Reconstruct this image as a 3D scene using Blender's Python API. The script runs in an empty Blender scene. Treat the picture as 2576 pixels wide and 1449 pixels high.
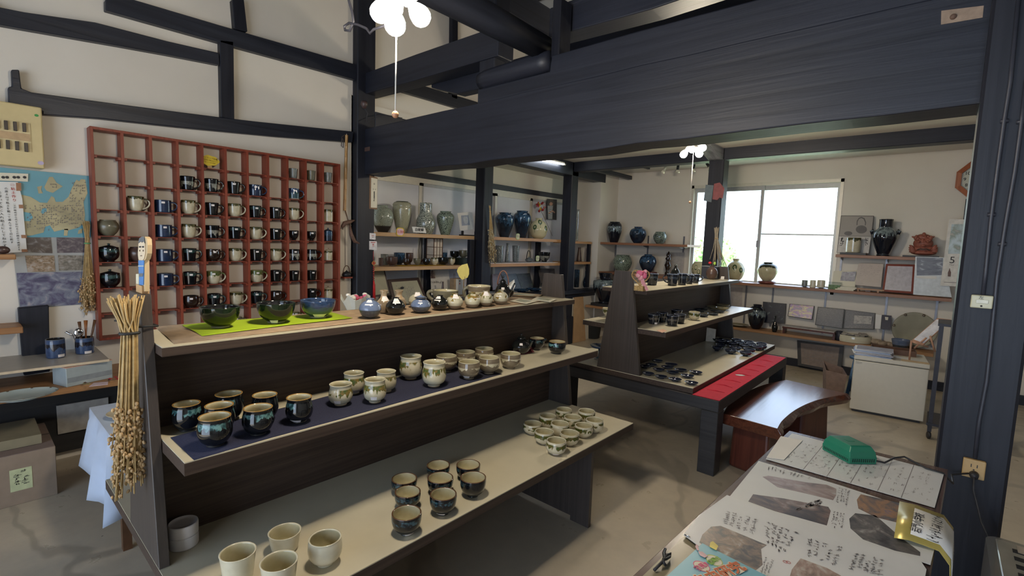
import bpy, math, random
import numpy as np
from mathutils import Vector, Matrix
random.seed(7)
D = bpy.data; S = bpy.context.scene; COL = S.collection
PI = math.pi
# ------------------------------------------------------------------ camera
# world axes: +Y runs along the left wall into the room, +X to the right, Z up (metres); the lens stands at (0, 0, 1.3)
IW, IH = 2576, 1449
V1 = np.array([2371., 645.]); V2 = np.array([-119., 557.]); CC = np.array([IW/2, IH/2])
FPX = math.sqrt(-float((V1-CC) @ (V2-CC)))
def _cd(px, py): return np.array([px-IW/2, -(py-IH/2), -FPX])
_Y = _cd(*V1); _Y /= np.linalg.norm(_Y)
_X = -_cd(*V2); _X /= np.linalg.norm(_X)
_Z = np.cross(_X, _Y)
RW = np.array([_X, _Y, _Z]); CAM = np.array([0., 0., 1.3])
def ray(px, py):
    d = RW @ _cd(px, py); return d/np.linalg.norm(d)
def onz(px, py, z): d = ray(px, py); return Vector(CAM+d*(z-1.3)/d[2])
def onx(px, py, x): d = ray(px, py); return Vector(CAM+d*x/d[0])
def ony(px, py, y): d = ray(px, py); return Vector(CAM+d*y/d[1])
cam = D.cameras.new('camera'); cam.sensor_width = 36; cam.lens = FPX/IW*36; cam.clip_start = .02; cam.clip_end = 300
co = D.objects.new('camera', cam); COL.objects.link(co)
M4 = Matrix([list(RW[0])+[0], list(RW[1])+[0], list(RW[2])+[1.3], [0, 0, 0, 1]])
co.matrix_world = M4; S.camera = co
# ------------------------------------------------------------------ light and exposure
S.view_settings.view_transform = 'Standard'; S.view_settings.look = 'None'
S.view_settings.gamma = 1; S.view_settings.use_curve_mapping = False
S.view_settings.exposure = 0.62
S.cycles.use_denoising = True; S.cycles.max_bounces = 7; S.cycles.diffuse_bounces = 4; S.cycles.glossy_bounces = 3
S.cycles.transparent_max_bounces = 8; S.cycles.caustics_reflective = False; S.cycles.caustics_refractive = False
S.cycles.sample_clamp_indirect = 6
W = D.worlds.new('sky'); S.world = W; W.use_nodes = True
wn = W.node_tree.nodes; wl = W.node_tree.links; wn.clear()
wo = wn.new('ShaderNodeOutputWorld'); wb = wn.new('ShaderNodeBackground'); wt = wn.new('ShaderNodeTexSky')
wt.sky_type = 'HOSEK_WILKIE'; wt.turbidity = 4; wt.ground_albedo = .4; wt.sun_direction = Vector((.5, .6, .75)).normalized()
wm = wn.new('ShaderNodeMixRGB'); wm.inputs[0].default_value = .72; wm.inputs[2].default_value = (.66, .80, 1, 1)
wl.new(wt.outputs[0], wm.inputs[1]); wl.new(wm.outputs[0], wb.inputs[0]); wl.new(wb.outputs[0], wo.inputs[0])
wb.inputs[1].default_value = 4.5
sun = D.lights.new('sun', 'SUN'); sun.energy = 12; sun.angle = .01; sun.color = (1, .95, .88)
so = D.objects.new('sun', sun); COL.objects.link(so); so.rotation_euler = (math.radians(38), 0, math.radians(35))
def portal(name, loc, rot, sx, sy):
    l = D.lights.new(name, 'AREA'); l.shape = 'RECTANGLE'; l.size = sx; l.size_y = sy; l.cycles.is_portal = True
    o = D.objects.new(name, l); COL.objects.link(o); o.location = loc; o.rotation_euler = rot; return o
portal('window_portal', (-1.75, 6.42, 1.45), (math.radians(-90), 0, 0), 1.75, 1.3)
portal('doorway_portal', (-.6, -2.45, 1.1), (math.radians(90), 0, 0), 3.2, 2.1)
# ------------------------------------------------------------------ mesh helpers
class MB:
    def __init__(s): s.v = []; s.f = []; s.m = []; s.s = []
    def add(s, vs, fs, m=0, sm=False):
        o = len(s.v); s.v += [tuple(v) for v in vs]
        for i, f in enumerate(fs):
            s.f.append(tuple(o+k for k in f)); s.m.append(m[i] if isinstance(m, list) else m); s.s.append(sm)
        return s
    def hexa(s, p, m=0):   # 8 points: bottom 4 ccw, top 4 ccw
        return s.add(p, [(3, 2, 1, 0), (4, 5, 6, 7), (0, 1, 5, 4), (1, 2, 6, 5), (2, 3, 7, 6), (3, 0, 4, 7)], m)
    def box(s, x0, x1, y0, y1, z0, z1, m=0):
        return s.hexa([(x0, y0, z0), (x1, y0, z0), (x1, y1, z0), (x0, y1, z0), (x0, y0, z1), (x1, y0, z1), (x1, y1, z1), (x0, y1, z1)], m)
    def cbox(s, c, d, rot=None, m=0):
        hx, hy, hz = d[0]/2, d[1]/2, d[2]/2; c = Vector(c)
        R = rot if rot is not None else Matrix.Identity(3)
        return s.hexa([c+R @ Vector(p) for p in [(-hx, -hy, -hz), (hx, -hy, -hz), (hx, hy, -hz), (-hx, hy, -hz), (-hx, -hy, hz), (hx, -hy, hz), (hx, hy, hz), (-hx, hy, hz)]], m)
    def prism(s, pts, off, m=0, ms=None):   # pts: 3d loop, off: extrusion vector
        n = len(pts); off = Vector(off); a = [Vector(p) for p in pts]; b = [p+off for p in a]
        nrm = Vector((0, 0, 0))
        for i in range(n):
            p, q = a[i], a[(i+1) % n]; nrm += p.cross(q)
        f1, f2 = tuple(range(n)), tuple(range(2*n-1, n-1, -1))
        side = [(i, n+i, n+(i+1) % n, (i+1) % n) for i in range(n)]
        if nrm.dot(off) > 0: f1 = f1[::-1]; f2 = f2[::-1]; side = [q[::-1] for q in side]
        return s.add(a+b, [f1, f2]+side, [m, m]+[ms if ms is not None else m]*n)
    def lathe(s, prof, seg=32, c=(0, 0, 0), sm=True, wob=0, sq=None):   # prof: (r, z[, m])
        c = Vector(c); vs = []; n = len(prof)
        for i, p in enumerate(prof):
            for k in range(seg):
                a = 2*PI*k/seg; r = p[0]
                if wob: r *= 1+wob*math.sin(3*a+p[1]*40)
                x, y = r*math.cos(a), r*math.sin(a)
                if sq: x *= sq[0]; y *= sq[1]
                vs.append((c.x+x, c.y+y, c.z+p[1]))
        fs = []; ms = []
        for i in range(n-1):
            mm = prof[i][2] if len(prof[i]) > 2 else 0
            for k in range(seg):
                k2 = (k+1) % seg
                fs.append((i*seg+k, i*seg+k2, (i+1)*seg+k2, (i+1)*seg+k)); ms.append(mm)
        fs.append(tuple(range(seg-1, -1, -1))); ms.append(prof[0][2] if len(prof[0]) > 2 else 0)
        fs.append(tuple(range((n-1)*seg, n*seg))); ms.append(prof[-2][2] if len(prof[-2]) > 2 else 0)
        return s.add(vs, fs, ms, sm)
    def tube(s, pts, r, seg=8, m=0, cap=True, closed=False):
        pts = [Vector(p) for p in pts]; n = len(pts); vs = []; up = Vector((0, 0, 1))
        rs = r if isinstance(r, (list, tuple)) else [r]*n
        prev = None
        for i, p in enumerate(pts):
            a = pts[i-1] if (i > 0 or closed) else p; b = pts[(i+1) % n] if (i < n-1 or closed) else p
            t = (b-a)
            t = t.normalized() if t.length > 1e-9 else Vector((0, 0, 1))
            if prev is None:
                u = t.cross(up)
                if u.length < .1: u = t.cross(Vector((1, 0, 0)))
            else: u = prev-t*prev.dot(t)
            u.normalize(); prev = u; w = t.cross(u)
            for k in range(seg):
                an = 2*PI*k/seg; vs.append(p+u*math.cos(an)*rs[i]+w*math.sin(an)*rs[i])
        fs = []
        for i in range(n if closed else n-1):
            j = (i+1) % n
            for k in range(seg):
                k2 = (k+1) % seg; fs.append((i*seg+k, i*seg+k2, j*seg+k2, j*seg+k))
        if cap and not closed: fs.append(tuple(range(seg-1, -1, -1))); fs.append(tuple(range((n-1)*seg, n*seg)))
        return s.add(vs, fs, m, True)
    def ball(s, c, r, m=0, seg=12, rings=8, sc=(1, 1, 1), rot=None):
        c = Vector(c); vs = []; R = rot if rot is not None else Matrix.Identity(3)
        for i in range(1, rings):
            th = PI*i/rings
            for k in range(seg):
                a = 2*PI*k/seg; vs.append(c+R @ Vector((r*sc[0]*math.sin(th)*math.cos(a), r*sc[1]*math.sin(th)*math.sin(a), r*sc[2]*math.cos(th))))
        t = len(vs); vs += [c+R @ Vector((0, 0, r*sc[2])), c-R @ Vector((0, 0, r*sc[2]))]; fs = []
        for i in range(rings-2):
            for k in range(seg):
                k2 = (k+1) % seg; fs.append((i*seg+k, (i+1)*seg+k, (i+1)*seg+k2, i*seg+k2))
        for k in range(seg):
            k2 = (k+1) % seg; fs.append((t, k, k2)); fs.append((t+1, (rings-2)*seg+k2, (rings-2)*seg+k))
        return s.add(vs, fs, m, True)
    def mesh(s, name, mats):
        me = D.meshes.new(name); me.from_pydata(s.v, [], s.f)
        me.polygons.foreach_set('material_index', s.m); me.polygons.foreach_set('use_smooth', s.s)
        for mt in (mats if isinstance(mats, (list, tuple)) else [mats]): me.materials.append(mt)
        me.update(); return me
    def obj(s, name, mats, parent=None, loc=(0, 0, 0), rz=0, bev=0, seg=1):
        o = D.objects.new(name, s.mesh(name, mats)); COL.objects.link(o); o.location = loc; o.rotation_euler = (0, 0, rz)
        if parent is not None: o.parent = parent
        if bev:
            b = o.modifiers.new('b', 'BEVEL'); b.width = bev; b.segments = seg; b.limit_method = 'ANGLE'; b.angle_limit = .6
        return o
def tag(o, label, cat, group=None, kind=None):
    o['label'] = label; o['category'] = cat
    if group: o['group'] = group
    if kind: o['kind'] = kind
    return o
def thing(name, label, cat, loc=(0, 0, 0), rz=0, group=None):
    o = D.objects.new(name, None); COL.objects.link(o); o.empty_display_size = .05; o.location = loc; o.rotation_euler = (0, 0, rz)
    return tag(o, label, cat, group)
def struct(o, label=None):
    o['kind'] = 'structure'
    if label: o['label'] = label
    return o
def copy_tree(o, parent=None):
    c = o.copy(); COL.objects.link(c)
    if parent is not None: c.parent = parent
    for ch in list(o.children): copy_tree(ch, c)
    return c
def RZ(a): return Matrix.Rotation(a, 3, 'Z')
def RX(a): return Matrix.Rotation(a, 3, 'X')
def RY(a): return Matrix.Rotation(a, 3, 'Y')
# ------------------------------------------------------------------ materials
def sock(nd, k, v):
    nd.inputs[k].default_value = v
def c4(c): return tuple(c)+(1,) if len(c) == 3 else tuple(c)
class NT:
    def __init__(s, name):
        s.m = D.materials.new(name); s.m.use_nodes = True; s.t = s.m.node_tree; s.t.nodes.clear()
        s.o = s.t.nodes.new('ShaderNodeOutputMaterial'); s.b = s.t.nodes.new('ShaderNodeBsdfPrincipled'); s.t.links.new(s.b.outputs[0], s.o.inputs[0])
    def n(s, typ, ins={}, **kw):
        x = s.t.nodes.new(typ)
        for k, v in kw.items(): setattr(x, k, v)
        for k, v in ins.items():
            if isinstance(v, bpy.types.NodeSocket): s.t.links.new(v, x.inputs[k])
            else: x.inputs[k].default_value = v
        return x
    def set(s, k, v):
        if isinstance(v, bpy.types.NodeSocket): s.t.links.new(v, s.b.inputs[k])
        else: s.b.inputs[k].default_value = v
    def math(s, op, a, b=0., c=None):
        ins = {0: a, 1: b}
        if c is not None: ins[2] = c
        return s.n('ShaderNodeMath', ins, operation=op).outputs[0]
    def mix(s, f, a, b):
        return s.n('ShaderNodeMixRGB', {0: f, 1: a if isinstance(a, bpy.types.NodeSocket) else c4(a), 2: b if isinstance(b, bpy.types.NodeSocket) else c4(b)}).outputs[0]
    def ramp(s, f, lo, hi):
        return s.n('ShaderNodeMapRange', {0: f, 1: lo, 2: hi}).outputs[0]
    def co(s, kind='Object'): return s.n('ShaderNodeTexCoord').outputs[kind]
    def map(s, v, scale=(1, 1, 1), loc=(0, 0, 0)): return s.n('ShaderNodeMapping', {0: v, 1: loc, 3: scale}).outputs[0]
    def noise(s, v, sc=5, det=3, rough=.5, dim='3D', w=None, dist=0):
        x = s.n('ShaderNodeTexNoise', {}, noise_dimensions=dim)
        if v is not None: s.t.links.new(v, x.inputs['Vector'])
        x.inputs['Scale'].default_value = sc; x.inputs['Detail'].default_value = det; x.inputs['Roughness'].default_value = rough; x.inputs['Distortion'].default_value = dist
        if w is not None: s.t.links.new(w, x.inputs['W'])
        return x.outputs[0]
    def bump(s, h, st=.3, d=.01):
        x = s.n('ShaderNodeBump', {'Height': h, 'Strength': st, 'Distance': d}); s.t.links.new(x.outputs[0], s.b.inputs['Normal'])
MC = {}
def plain(name, c, rough=.5, metal=0, var=.12, sc=30, spec=.5, bump=0):
    if name in MC: return MC[name]
    t = NT(name); n = t.noise(t.co(), sc, 3)
    t.set('Base Color', t.mix(t.ramp(n, .3, .7), [k*(1-var) for k in c], [min(1, k*(1+var)) for k in c]))
    t.set('Roughness', rough); t.set('Metallic', metal); t.set('Specular IOR Level', spec)
    if bump: t.bump(n, bump, .005)
    MC[name] = t.m; return t.m
def wood(name, c1, c2, rough=.5, ax='y', sc=6, st=22, bump=.15, spec=.5):
    if name in MC: return MC[name]
    t = NT(name); s3 = {'x': (sc*.12, st, st), 'y': (st, sc*.12, st), 'z': (st, st, sc*.12)}[ax]
    v = t.map(t.co(), s3); n = t.noise(v, 1.6, 6, .6, dist=.6); n2 = t.noise(t.co(), 2.5, 3)
    f = t.math('ADD', t.math('MULTIPLY', n, .8), t.math('MULTIPLY', n2, .25))
    t.set('Base Color', t.mix(t.ramp(f, .36, .68), c1, c2)); t.set('Roughness', rough); t.set('Specular IOR Level', spec)
    if bump: t.bump(n, bump, .004)
    MC[name] = t.m; return t.m
def emit(name, c, st):
    t = NT(name); t.set('Base Color', c4(c)); t.set('Emission Color', c4(c)); t.set('Emission Strength', st); return t.m
# ------------------------------------------------------------------ the room
def plaster():
    t = NT('plaster'); v = t.co(); n = t.noise(v, 1.3, 5, .55); n2 = t.noise(v, 60, 4, .6)
    t.set('Base Color', t.mix(t.ramp(n, .3, .75), (.66, .615, .54), (.75, .705, .635))); t.set('Roughness', .85); t.bump(n2, .12, .002); return t.m
M_PLA = plaster()
M_TIM = wood('black_timber', (.009, .011, .019), (.020, .023, .036), .48, 'x', 5, 16, .4, .4)
M_TIMY = wood('black_timber_y', (.009, .011, .019), (.022, .026, .040), .45, 'y', 5, 16, .35)
M_TIMZ = wood('black_timber_z', (.007, .008, .014), (.018, .020, .030), .5, 'z', 5, 16, .35, .35)
def concrete():
    t = NT('concrete_floor'); v = t.co(); n = t.noise(v, .9, 6, .6); n2 = t.noise(v, 9, 5, .65); n3 = t.noise(v, .45, 4, .5, dist=1.5)
    base = t.mix(t.ramp(n, .3, .7), (.42, .36, .27), (.56, .49, .38)); base = t.mix(t.math('MULTIPLY', t.ramp(n2, .35, .7), .35), base, (.33, .29, .24))
    crack = t.math('ABSOLUTE', t.math('SUBTRACT', n3, .5)); wet = t.math('MULTIPLY', t.ramp(crack, .016, .006), .45)
    base = t.mix(wet, base, (.22, .19, .15))
    sp = t.noise(v, 55, 1, .5); base = t.mix(t.ramp(sp, .80, .82), base, (.05, .05, .05))
    t.set('Base Color', base); t.set('Roughness', t.math('ADD', t.math('MULTIPLY', n2, .3), .17)); t.set('Specular IOR Level', .45)
    t.bump(t.noise(v, 25, 5, .6), .12, .003); return t.m
M_FLO = concrete()
WX = -3.60            # plaster face of the left wall
BX = -4.02            # window plane of the shelf bay
YW = 6.27             # window wall
struct(MB().box(-4.6, 3.2, -2.6, 6.5, -.12, 0).obj('floor', M_FLO))
def wall(name, pts, off): return struct(MB().prism(pts, off).obj(name, M_PLA))
wall('wall_left', [(WX, -2.6, 0), (WX, 2.28, 0), (WX, 2.28, 1.95), (WX, 4.3, 1.95+.35), (WX, 4.3, 4.2), (WX, -2.6, 4.2)], (-.12, 0, 0))
# wall_right with the far room closed behind the post
wall('wall_right', [(2.6, -2.6, 0), (2.6, 6.4, 0), (2.6, 6.4, 4.2), (2.6, -2.6, 4.2)], (.12, 0, 0))
m = MB(); m.box(-4.7, -2.3, -2.6, -2.48, 0, 4.2); m.box(-2.3, 1.1, -2.6, -2.48, 2.15, 4.2); m.box(1.1, 2.7, -2.6, -2.48, 0, 4.2); struct(m.obj('wall_rear', M_PLA))
# window wall with its opening
wx0, wx1 = ony(1741, 480, YW).x, ony(2122, 480, YW).x; wz0, wz1 = .845, ony(1900, 462, YW).z+.01
m = MB(); m.box(-4.2, wx0, YW, YW+.14, 0, 2.5); m.box(wx1, 2.7, YW, YW+.14, 0, 2.5); m.box(wx0, wx1, YW, YW+.14, 0, wz0); m.box(wx0, wx1, YW, YW+.14, wz1, 2.5)
struct(m.obj('wall_window', M_PLA))
# bay: low wall, back wall above the sliding windows, side wall, corner
YC = 5.80
wall('wall_bay_low', [(-3.56, 2.3, 0), (-3.56, YC, 0), (-3.56, YC, .66), (-3.56, 2.3, .66)], (-.06, 0, 0))
wall('wall_bay_top', [(BX, 2.3, 1.93), (BX, YC, 1.93), (BX, YC, 2.4), (BX, 2.3, 2.4)], (-.1, 0, 0))
wall('wall_bay_side', [(-4.14, YC, 0), (-3.54, YC, 0), (-3.54, YC, 2.4), (-4.14, YC, 2.4)], (0, .48, 0))
wall('wall_bay_end', [(-4.14, 2.22, 0), (-3.6, 2.22, 0), (-3.6, 2.22, 2.4), (-4.14, 2.22, 2.4)], (0, -.1, 0))
# ceilings
struct(MB().box(-3.55, 2.7, 4.2, 6.4, 2.30, 2.42).obj('ceiling', M_PLA))
m = MB(); m.prism([(-3.55, 2.2, 2.30), (-3.55, 6.0, 2.30), (-4.15, 6.0, 2.115), (-4.15, 2.2, 2.115)], (0, 0, .05)); struct(m.obj('ceiling_bay', M_PLA))
wall('wall_loft', [(-3.7, 4.2, 2.3), (2.7, 4.2, 2.3), (2.7, 4.2, 4.2), (-3.7, 4.2, 4.2)], (0, .1, 0))
struct(MB().box(-4.7, 2.7, -2.6, 4.3, 4.1, 4.2).obj('ceiling_loft', wood('roof_boards', (.02, .018, .017), (.05, .042, .035), .7, 'x')))
# ---- timbers of the left wall: outlines on the wall, 5 cm thick
def timx(name, px, x=-3.555, d=-.06, mat=None, label=None, **k):
    o = MB().prism([onx(a, b, x) for a, b in px], (d, 0, 0)).obj(name, mat or M_TIMY, bev=.004); struct(o)
    if label: o['label'] = label
    return o
timx('trim_1', [(265, -2), (334, -2), (600, 77), (905, 165), (900, 202), (590, 117), (265, 25)])
timx('trim_2', [(-140, -60), (-140, 30), (0, 62), (175, 93), (300, 115), (420, 137), (553, 163), (551, 133), (420, 103), (240, 56), (60, 30), (0, 18)])
timx('trim_3', [(20, 219), (30, 217), (28, 175), (48, 175), (54, 222), (78, 232), (300, 262), (555, 295), (640, 305), (890, 331), (887, 358), (700, 344), (450, 320), (250, 298), (107, 288), (107, 280), (22, 262)])
timx('trim_4', [(553, 100), (588, 104), (590, 301), (557, 295)], mat=M_TIMZ)
timx('trim_5', [(584, -2), (614, -2), (623, 80), (590, 72)], mat=M_TIMZ)
timx('trim_6', [(45, 775), (123, 768), (126, 935), (60, 945)], mat=M_TIMZ)
# left wall above and beyond the big beam
timx('trim_7', [(905, 160), (1028, 204), (1200, 256), (1400, 318), (1400, 350), (1150, 271), (975, 219), (905, 200)])
timx('trim_8', [(1139, -30), (1153, -30), (1151, 250), (1136, 245)], mat=M_TIMZ)
# posts
def post(name, x0, x1, y0, y1, z0, z1, label):
    return struct(MB().box(x0, x1, y0, y1, z0, z1).obj(name, M_TIMZ, bev=.006), label)
post('post_1', -3.66, -3.53, 2.13, 2.29, 0, 3.4, 'black corner post where the big beam meets the left wall')
post('post_2', -3.66, -3.53, 3.56, 3.69, 0, 2.2, 'black post between the two halves of the vase shelves')
pb = MB(); pb.box(-3.67, -3.53, 5.10, 5.24, 0, 2.3); pb.box(-3.685, -3.515, 5.085, 5.255, 0, .36); struct(pb.obj('post_3', M_TIMZ, bev=.008), 'black post with thicker weathered foot by the corner')
p4a = ony(1796, 404, 5.12); post('post_4', -1.87, -1.72, 5.12, 5.27, 0, 2.3, 'black post standing in front of the window')
pr = MB(); pr.box(.045, .215, 2.12, 2.34, 0, 3.4); struct(pr.obj('post_5', M_TIMZ, bev=.008), 'thick black post at the right with cables and outlet')
# big beam: lower timber with slightly wavy edges, upper timber, groove between
def wavy(name, pts_top, pts_bot, y0, y1, label):
    m = MB(); m.prism([(x, y0, z) for x, z in pts_bot]+[(x, y0, z) for x, z in reversed(pts_top)], (0, y1-y0, 0)); return struct(m.obj(name, M_TIM, bev=.006, seg=2), label)
rb = random.Random(3)
bt = [(-3.56+i*.24, 2.148+.010*i/15+rb.uniform(-.003, .003)) for i in range(16)]
bb = [(-3.56+i*.24, 1.788+rb.uniform(-.007, .007)) for i in range(16)]
bt.append((.06, 2.165)); bb.append((.06, 1.79))
wavy('beam_1', bt, bb, 2.2, 2.38, 'broad lower timber of the big black beam')
wavy('beam_2', [(-2.27, 2.235), (-1.71, 2.235), (-1.70, 2.316), (-1.2, 2.32), (-.6, 2.314), (.06, 2.32)], [(-2.27, 2.14), (.06, 2.15)], 2.205, 2.37, 'upper timber stacked on the big black beam')
# rounded log end lying in front of the upper timber
m = MB(); m.tube([(-2.26+i*.06, 2.225, 2.283+.002*i) for i in range(10)], [.05]+[.06]*8+[.052], 14); struct(m.obj('beam_3', M_TIM), 'short rounded log on top of the big beam')
wavy('beam_4', [(-3.6, 2.575), (-2.9, 2.58), (-2.2, 2.575), (-2.1, 2.575)], [(-3.6, 2.42), (-2.9, 2.405), (-2.1, 2.40)], 2.2, 2.34, 'black cross beam above the lamp cord')
post('post_6', -2.27, -2.14, 2.21, 2.34, 2.24, 3.2, 'short black strut between beams')
struct(MB().tube([(-1.83, -2.5, 2.56), (-1.83, -1, 2.50), (-1.815, .2, 2.44), (-1.80, 1.1, 2.405), (-1.79, 1.8, 2.392), (-1.79, 2.24, 2.388)], [.10, .098, .09, .082, .074, .068], 10).obj('beam_5', M_TIMY), 'black log running over the lamp towards the big beam')
post('post_7', -1.72, -1.665, 2.22, 2.33, 2.31, 2.62, 'thin black strut above the log end')
wavy('beam_6', [(-1.84, 2.655), (-1.2, 2.66), (-.4, 2.70), (.4, 2.70)], [(-1.84, 2.492), (-1.2, 2.475), (-.4, 2.50), (.4, 2.50)], 2.35, 2.5, 'grey black cross beam above the big beam')
wavy('beam_7', [(-3.6, 2.83), (2.6, 2.84)], [(-3.6, 2.68), (2.6, 2.69)], 3.2, 3.34, 'black beam behind the big beam')
wavy('beam_8', [(-2.9, 2.432), (-2.2, 2.42)], [(-2.9, 2.39), (-2.62, 2.30), (-2.2, 2.296)], 2.345, 2.43, 'stub of a black beam')
wavy('beam_9', [(-3.5, 4.1), (2.6, 4.1)], [(-3.5, 3.80), (2.6, 3.80)], 3.9, 4.15, 'dark wall plate under the roof')
m = MB()
for (xa, xb) in ((-2.5, -2.34), (-1.35, -1.2), (.2, .35)):
    m2 = MB().box(xa, xb, 2.4, 4.2, 2.84, 3.02); struct(m2.obj('beam_10', M_TIMY), 'dark loft beam running towards the window side')
struct(MB().box(-3.67, -3.53, 2.29, 5.9, 2.135, 2.30).obj('beam_11', M_TIMY, bev=.005), 'black beam over the bay posts')
struct(MB().box(-3.53, 2.6, 5.12, 5.26, 2.185, 2.335).obj('beam_12', M_TIM, bev=.005), 'black beam under the back ceiling')
# lintel board and sill of the bay
struct(MB().box(-4.03, -3.97, 2.3, YC, 1.895, 1.955).obj('trim_9', M_TIMY), 'black rail above the sliding windows')
struct(MB().box(-3.62, -3.49, 2.3, 5.83, .655, .70).obj('trim_10', M_TIMY, bev=.003), 'black sill rail along the bay')
struct(MB().box(-3.54, 2.6, 6.235, 6.27, 0, .085).obj('baseboard_window', M_TIM))
# ------------------------------------------------------------------ windows
M_ALU = plain('champagne_aluminium', (.62, .58, .50), .4, .15, .04)
M_ALUG = plain('grey_aluminium', (.42, .42, .42), .4, .15, .05)
def glassmat():
    t = NT('window_glass'); g = t.n('ShaderNodeBsdfGlossy', {'Roughness': .02}); tr = t.n('ShaderNodeBsdfTransparent', {0: (.96, .98, 1, 1)})
    mx = t.n('ShaderNodeMixShader', {0: .06, 1: tr.outputs[0], 2: g.outputs[0]}); t.t.links.new(mx.outputs[0], t.o.inputs[0]); return t.m
M_GLS = glassmat()
def window_frame():
    r = thing('window_1', 'wide aluminium sliding window onto the bright garden', 'window'); del r['category']; r['kind'] = 'structure'
    y0 = YW-.01; f = MB()
    for a in ((wx0, wx1, wz1-.035, wz1), (wx0, wx1, wz0, wz0+.03)): f.box(a[0], a[1], y0, YW+.1, a[2], a[3])
    f.box(wx0, wx0+.03, y0, YW+.1, wz0, wz1); f.box(wx1-.03, wx1, y0, YW+.1, wz0, wz1); f.obj('window_frame', M_ALU, r)
    xm = ony(1912, 560, YW+.05).x
    for (xa, xb, y, dz) in ((wx0+.03, xm+.025, YW+.03, 0), (xm-.02, wx1-.03, YW+.065, 1)):
        s = MB(); a, b = wz0+.03, wz1-.035; w = .032
        s.box(xa, xa+w, y, y+.025, a, b); s.box(xb-w, xb, y, y+.025, a, b); s.box(xa+w, xb-w, y, y+.025, a, a+.05); s.box(xa+w, xb-w, y, y+.025, b-.05, b)
        if dz: zc = ony(2005, 590, YW+.06).z; s.box(xa+w, xb-w, y, y+.025, zc-.008, zc+.008)
        so_ = s.obj('sash', M_ALUG, r)
        MB().box(xa+w, xb-w, y+.01, y+.014, a+.05, b-.05).obj('pane', M_GLS, so_)
    MB().box(xm-.015, xm+.012, YW+.012, YW+.032, 1.33, 1.41).obj('window_latch', plain('latch_grey', (.25, .25, .27), .4, .5), r)
    return r
window_frame()
def papered():
    t = NT('white_papered_glass'); v = t.co(); n = t.noise(v, 2.2, 4); n2 = t.noise(t.map(v, (1, 1, .25)), 7, 3)
    t.set('Base Color', t.mix(t.ramp(n, .3, .7), (.60, .61, .67), (.72, .73, .78))); t.set('Roughness', .5); t.bump(n2, .25, .01)
    t.set('Emission Color', (.72, .76, .9, 1)); t.set('Emission Strength', .0); return t.m
M_PAP = papered()
r = thing('window_2', 'row of sliding windows covered with white paper behind the vase shelves', 'window'); del r['category']; r['kind'] = 'structure'
m = MB(); m.box(BX-.02, -3.985, 2.3, YC, 1.85, 1.895); m.box(BX-.02, -3.985, 2.3, YC, .66, .70); m.obj('window_frame', M_ALU, r)
ys = [2.3, onx(1058, 500, -4).y, 4.2, onx(1335, 520, -4).y, YC]
for i in range(4):
    a, b = ys[i], ys[i+1]; x = -4.0-.02*(i % 2)
    s = MB(); s.box(x, x+.022, a, a+.035, .7, 1.85); s.box(x, x+.022, b-.035, b, .7, 1.85); s.box(x, x+.022, a, b, 1.82, 1.85); s.box(x, x+.022, a, b, .7, .75)
    q = s.obj('sash', M_ALUG if i % 2 else M_ALU, r); MB().box(x+.004, x+.010, a+.035, b-.035, .75, 1.82).obj('pane', M_PAP, q)
# ------------------------------------------------------------------ outside
M_GRASS = plain('field_grass', (.55, .62, .42), .9, 0, .3, 1.5)
M_LEAF = plain('garden_leaves', (.20, .34, .10), .7, 0, .35, 6)
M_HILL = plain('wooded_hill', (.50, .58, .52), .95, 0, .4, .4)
o = MB().box(-60, 60, 6.6, 120, -.5, -.3).obj('field', M_GRASS); tag(o, 'bright grass field beyond the window', 'field'); o['kind'] = 'structure'
def hill(name, x0, x1, y, h, seed, label):
    rr = random.Random(seed); n = 60; m = MB(); vs = []; 
    for i in range(n+1):
        x = x0+(x1-x0)*i/n; z = h*(.55+.45*math.sin(PI*i/n))+rr.uniform(-.6, .6)
        for j in range(6): vs.append((x, y-14+j*4+rr.uniform(-1, 1), -.4+z*math.sin(PI/2*j/5)+rr.uniform(-.25, .25)*(j > 0)))
    fs = [(i*6+j, (i+1)*6+j, (i+1)*6+j+1, i*6+j+1) for i in range(n) for j in range(5)]
    m.add(vs, fs, 0, True); o = m.obj(name, M_HILL); tag(o, label, 'hill'); o['kind'] = 'structure'; return o
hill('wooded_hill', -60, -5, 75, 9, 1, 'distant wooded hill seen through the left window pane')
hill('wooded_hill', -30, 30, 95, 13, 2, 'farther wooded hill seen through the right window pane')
def bush(x, y, w, h, seed, label, name='bush', z0=-.3):
    rr = random.Random(seed); m = MB()
    for i in range(420):
        a = rr.uniform(0, 2*PI); th = math.acos(rr.uniform(-.3, 1)); rad = rr.uniform(.75, 1.05)
        c = Vector((x+w*rad*math.sin(th)*math.cos(a), y+w*.6*rad*math.sin(th)*math.sin(a), z0+h*.35+h*.65*rad*math.cos(th)))
        u = Vector((rr.uniform(-1, 1), rr.uniform(-1, 1), rr.uniform(-1, 1))).normalized(); v = u.orthogonal().normalized(); l = .05*rr.uniform(.7, 1.5)
        m.add([c-u*l, c+v*l*.5, c+u*l, c-v*l*.5], [(0, 1, 2, 3)])
    m.ball((x, y, z0+h*.45), 1, 0, 14, 9, (w*.8, w*.5, h*.5))
    return tag(m.obj(name, M_LEAF), label, 'shrub' if name == 'bush' else 'tree', 'plants outside the window')
bush(-3.45, 8.6, .62, 1.35, 3, 'green shrub outside the window, beside its left edge')
bush(-2.55, 9.4, .55, .95, 4, 'green shrub outside, between the drip vase and the black post')
bush(-1.45, 8.2, .44, 1.02, 5, 'low green shrub outside, right of the window bar')
bush(-.30, 8.0, .42, 1.0, 6, 'low green shrub outside, at the right edge of the window')
bush(-5.6, 14.5, .5, 2.0, 7, 'small conifer outside, just right of the black window post', 'small_tree')
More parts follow.
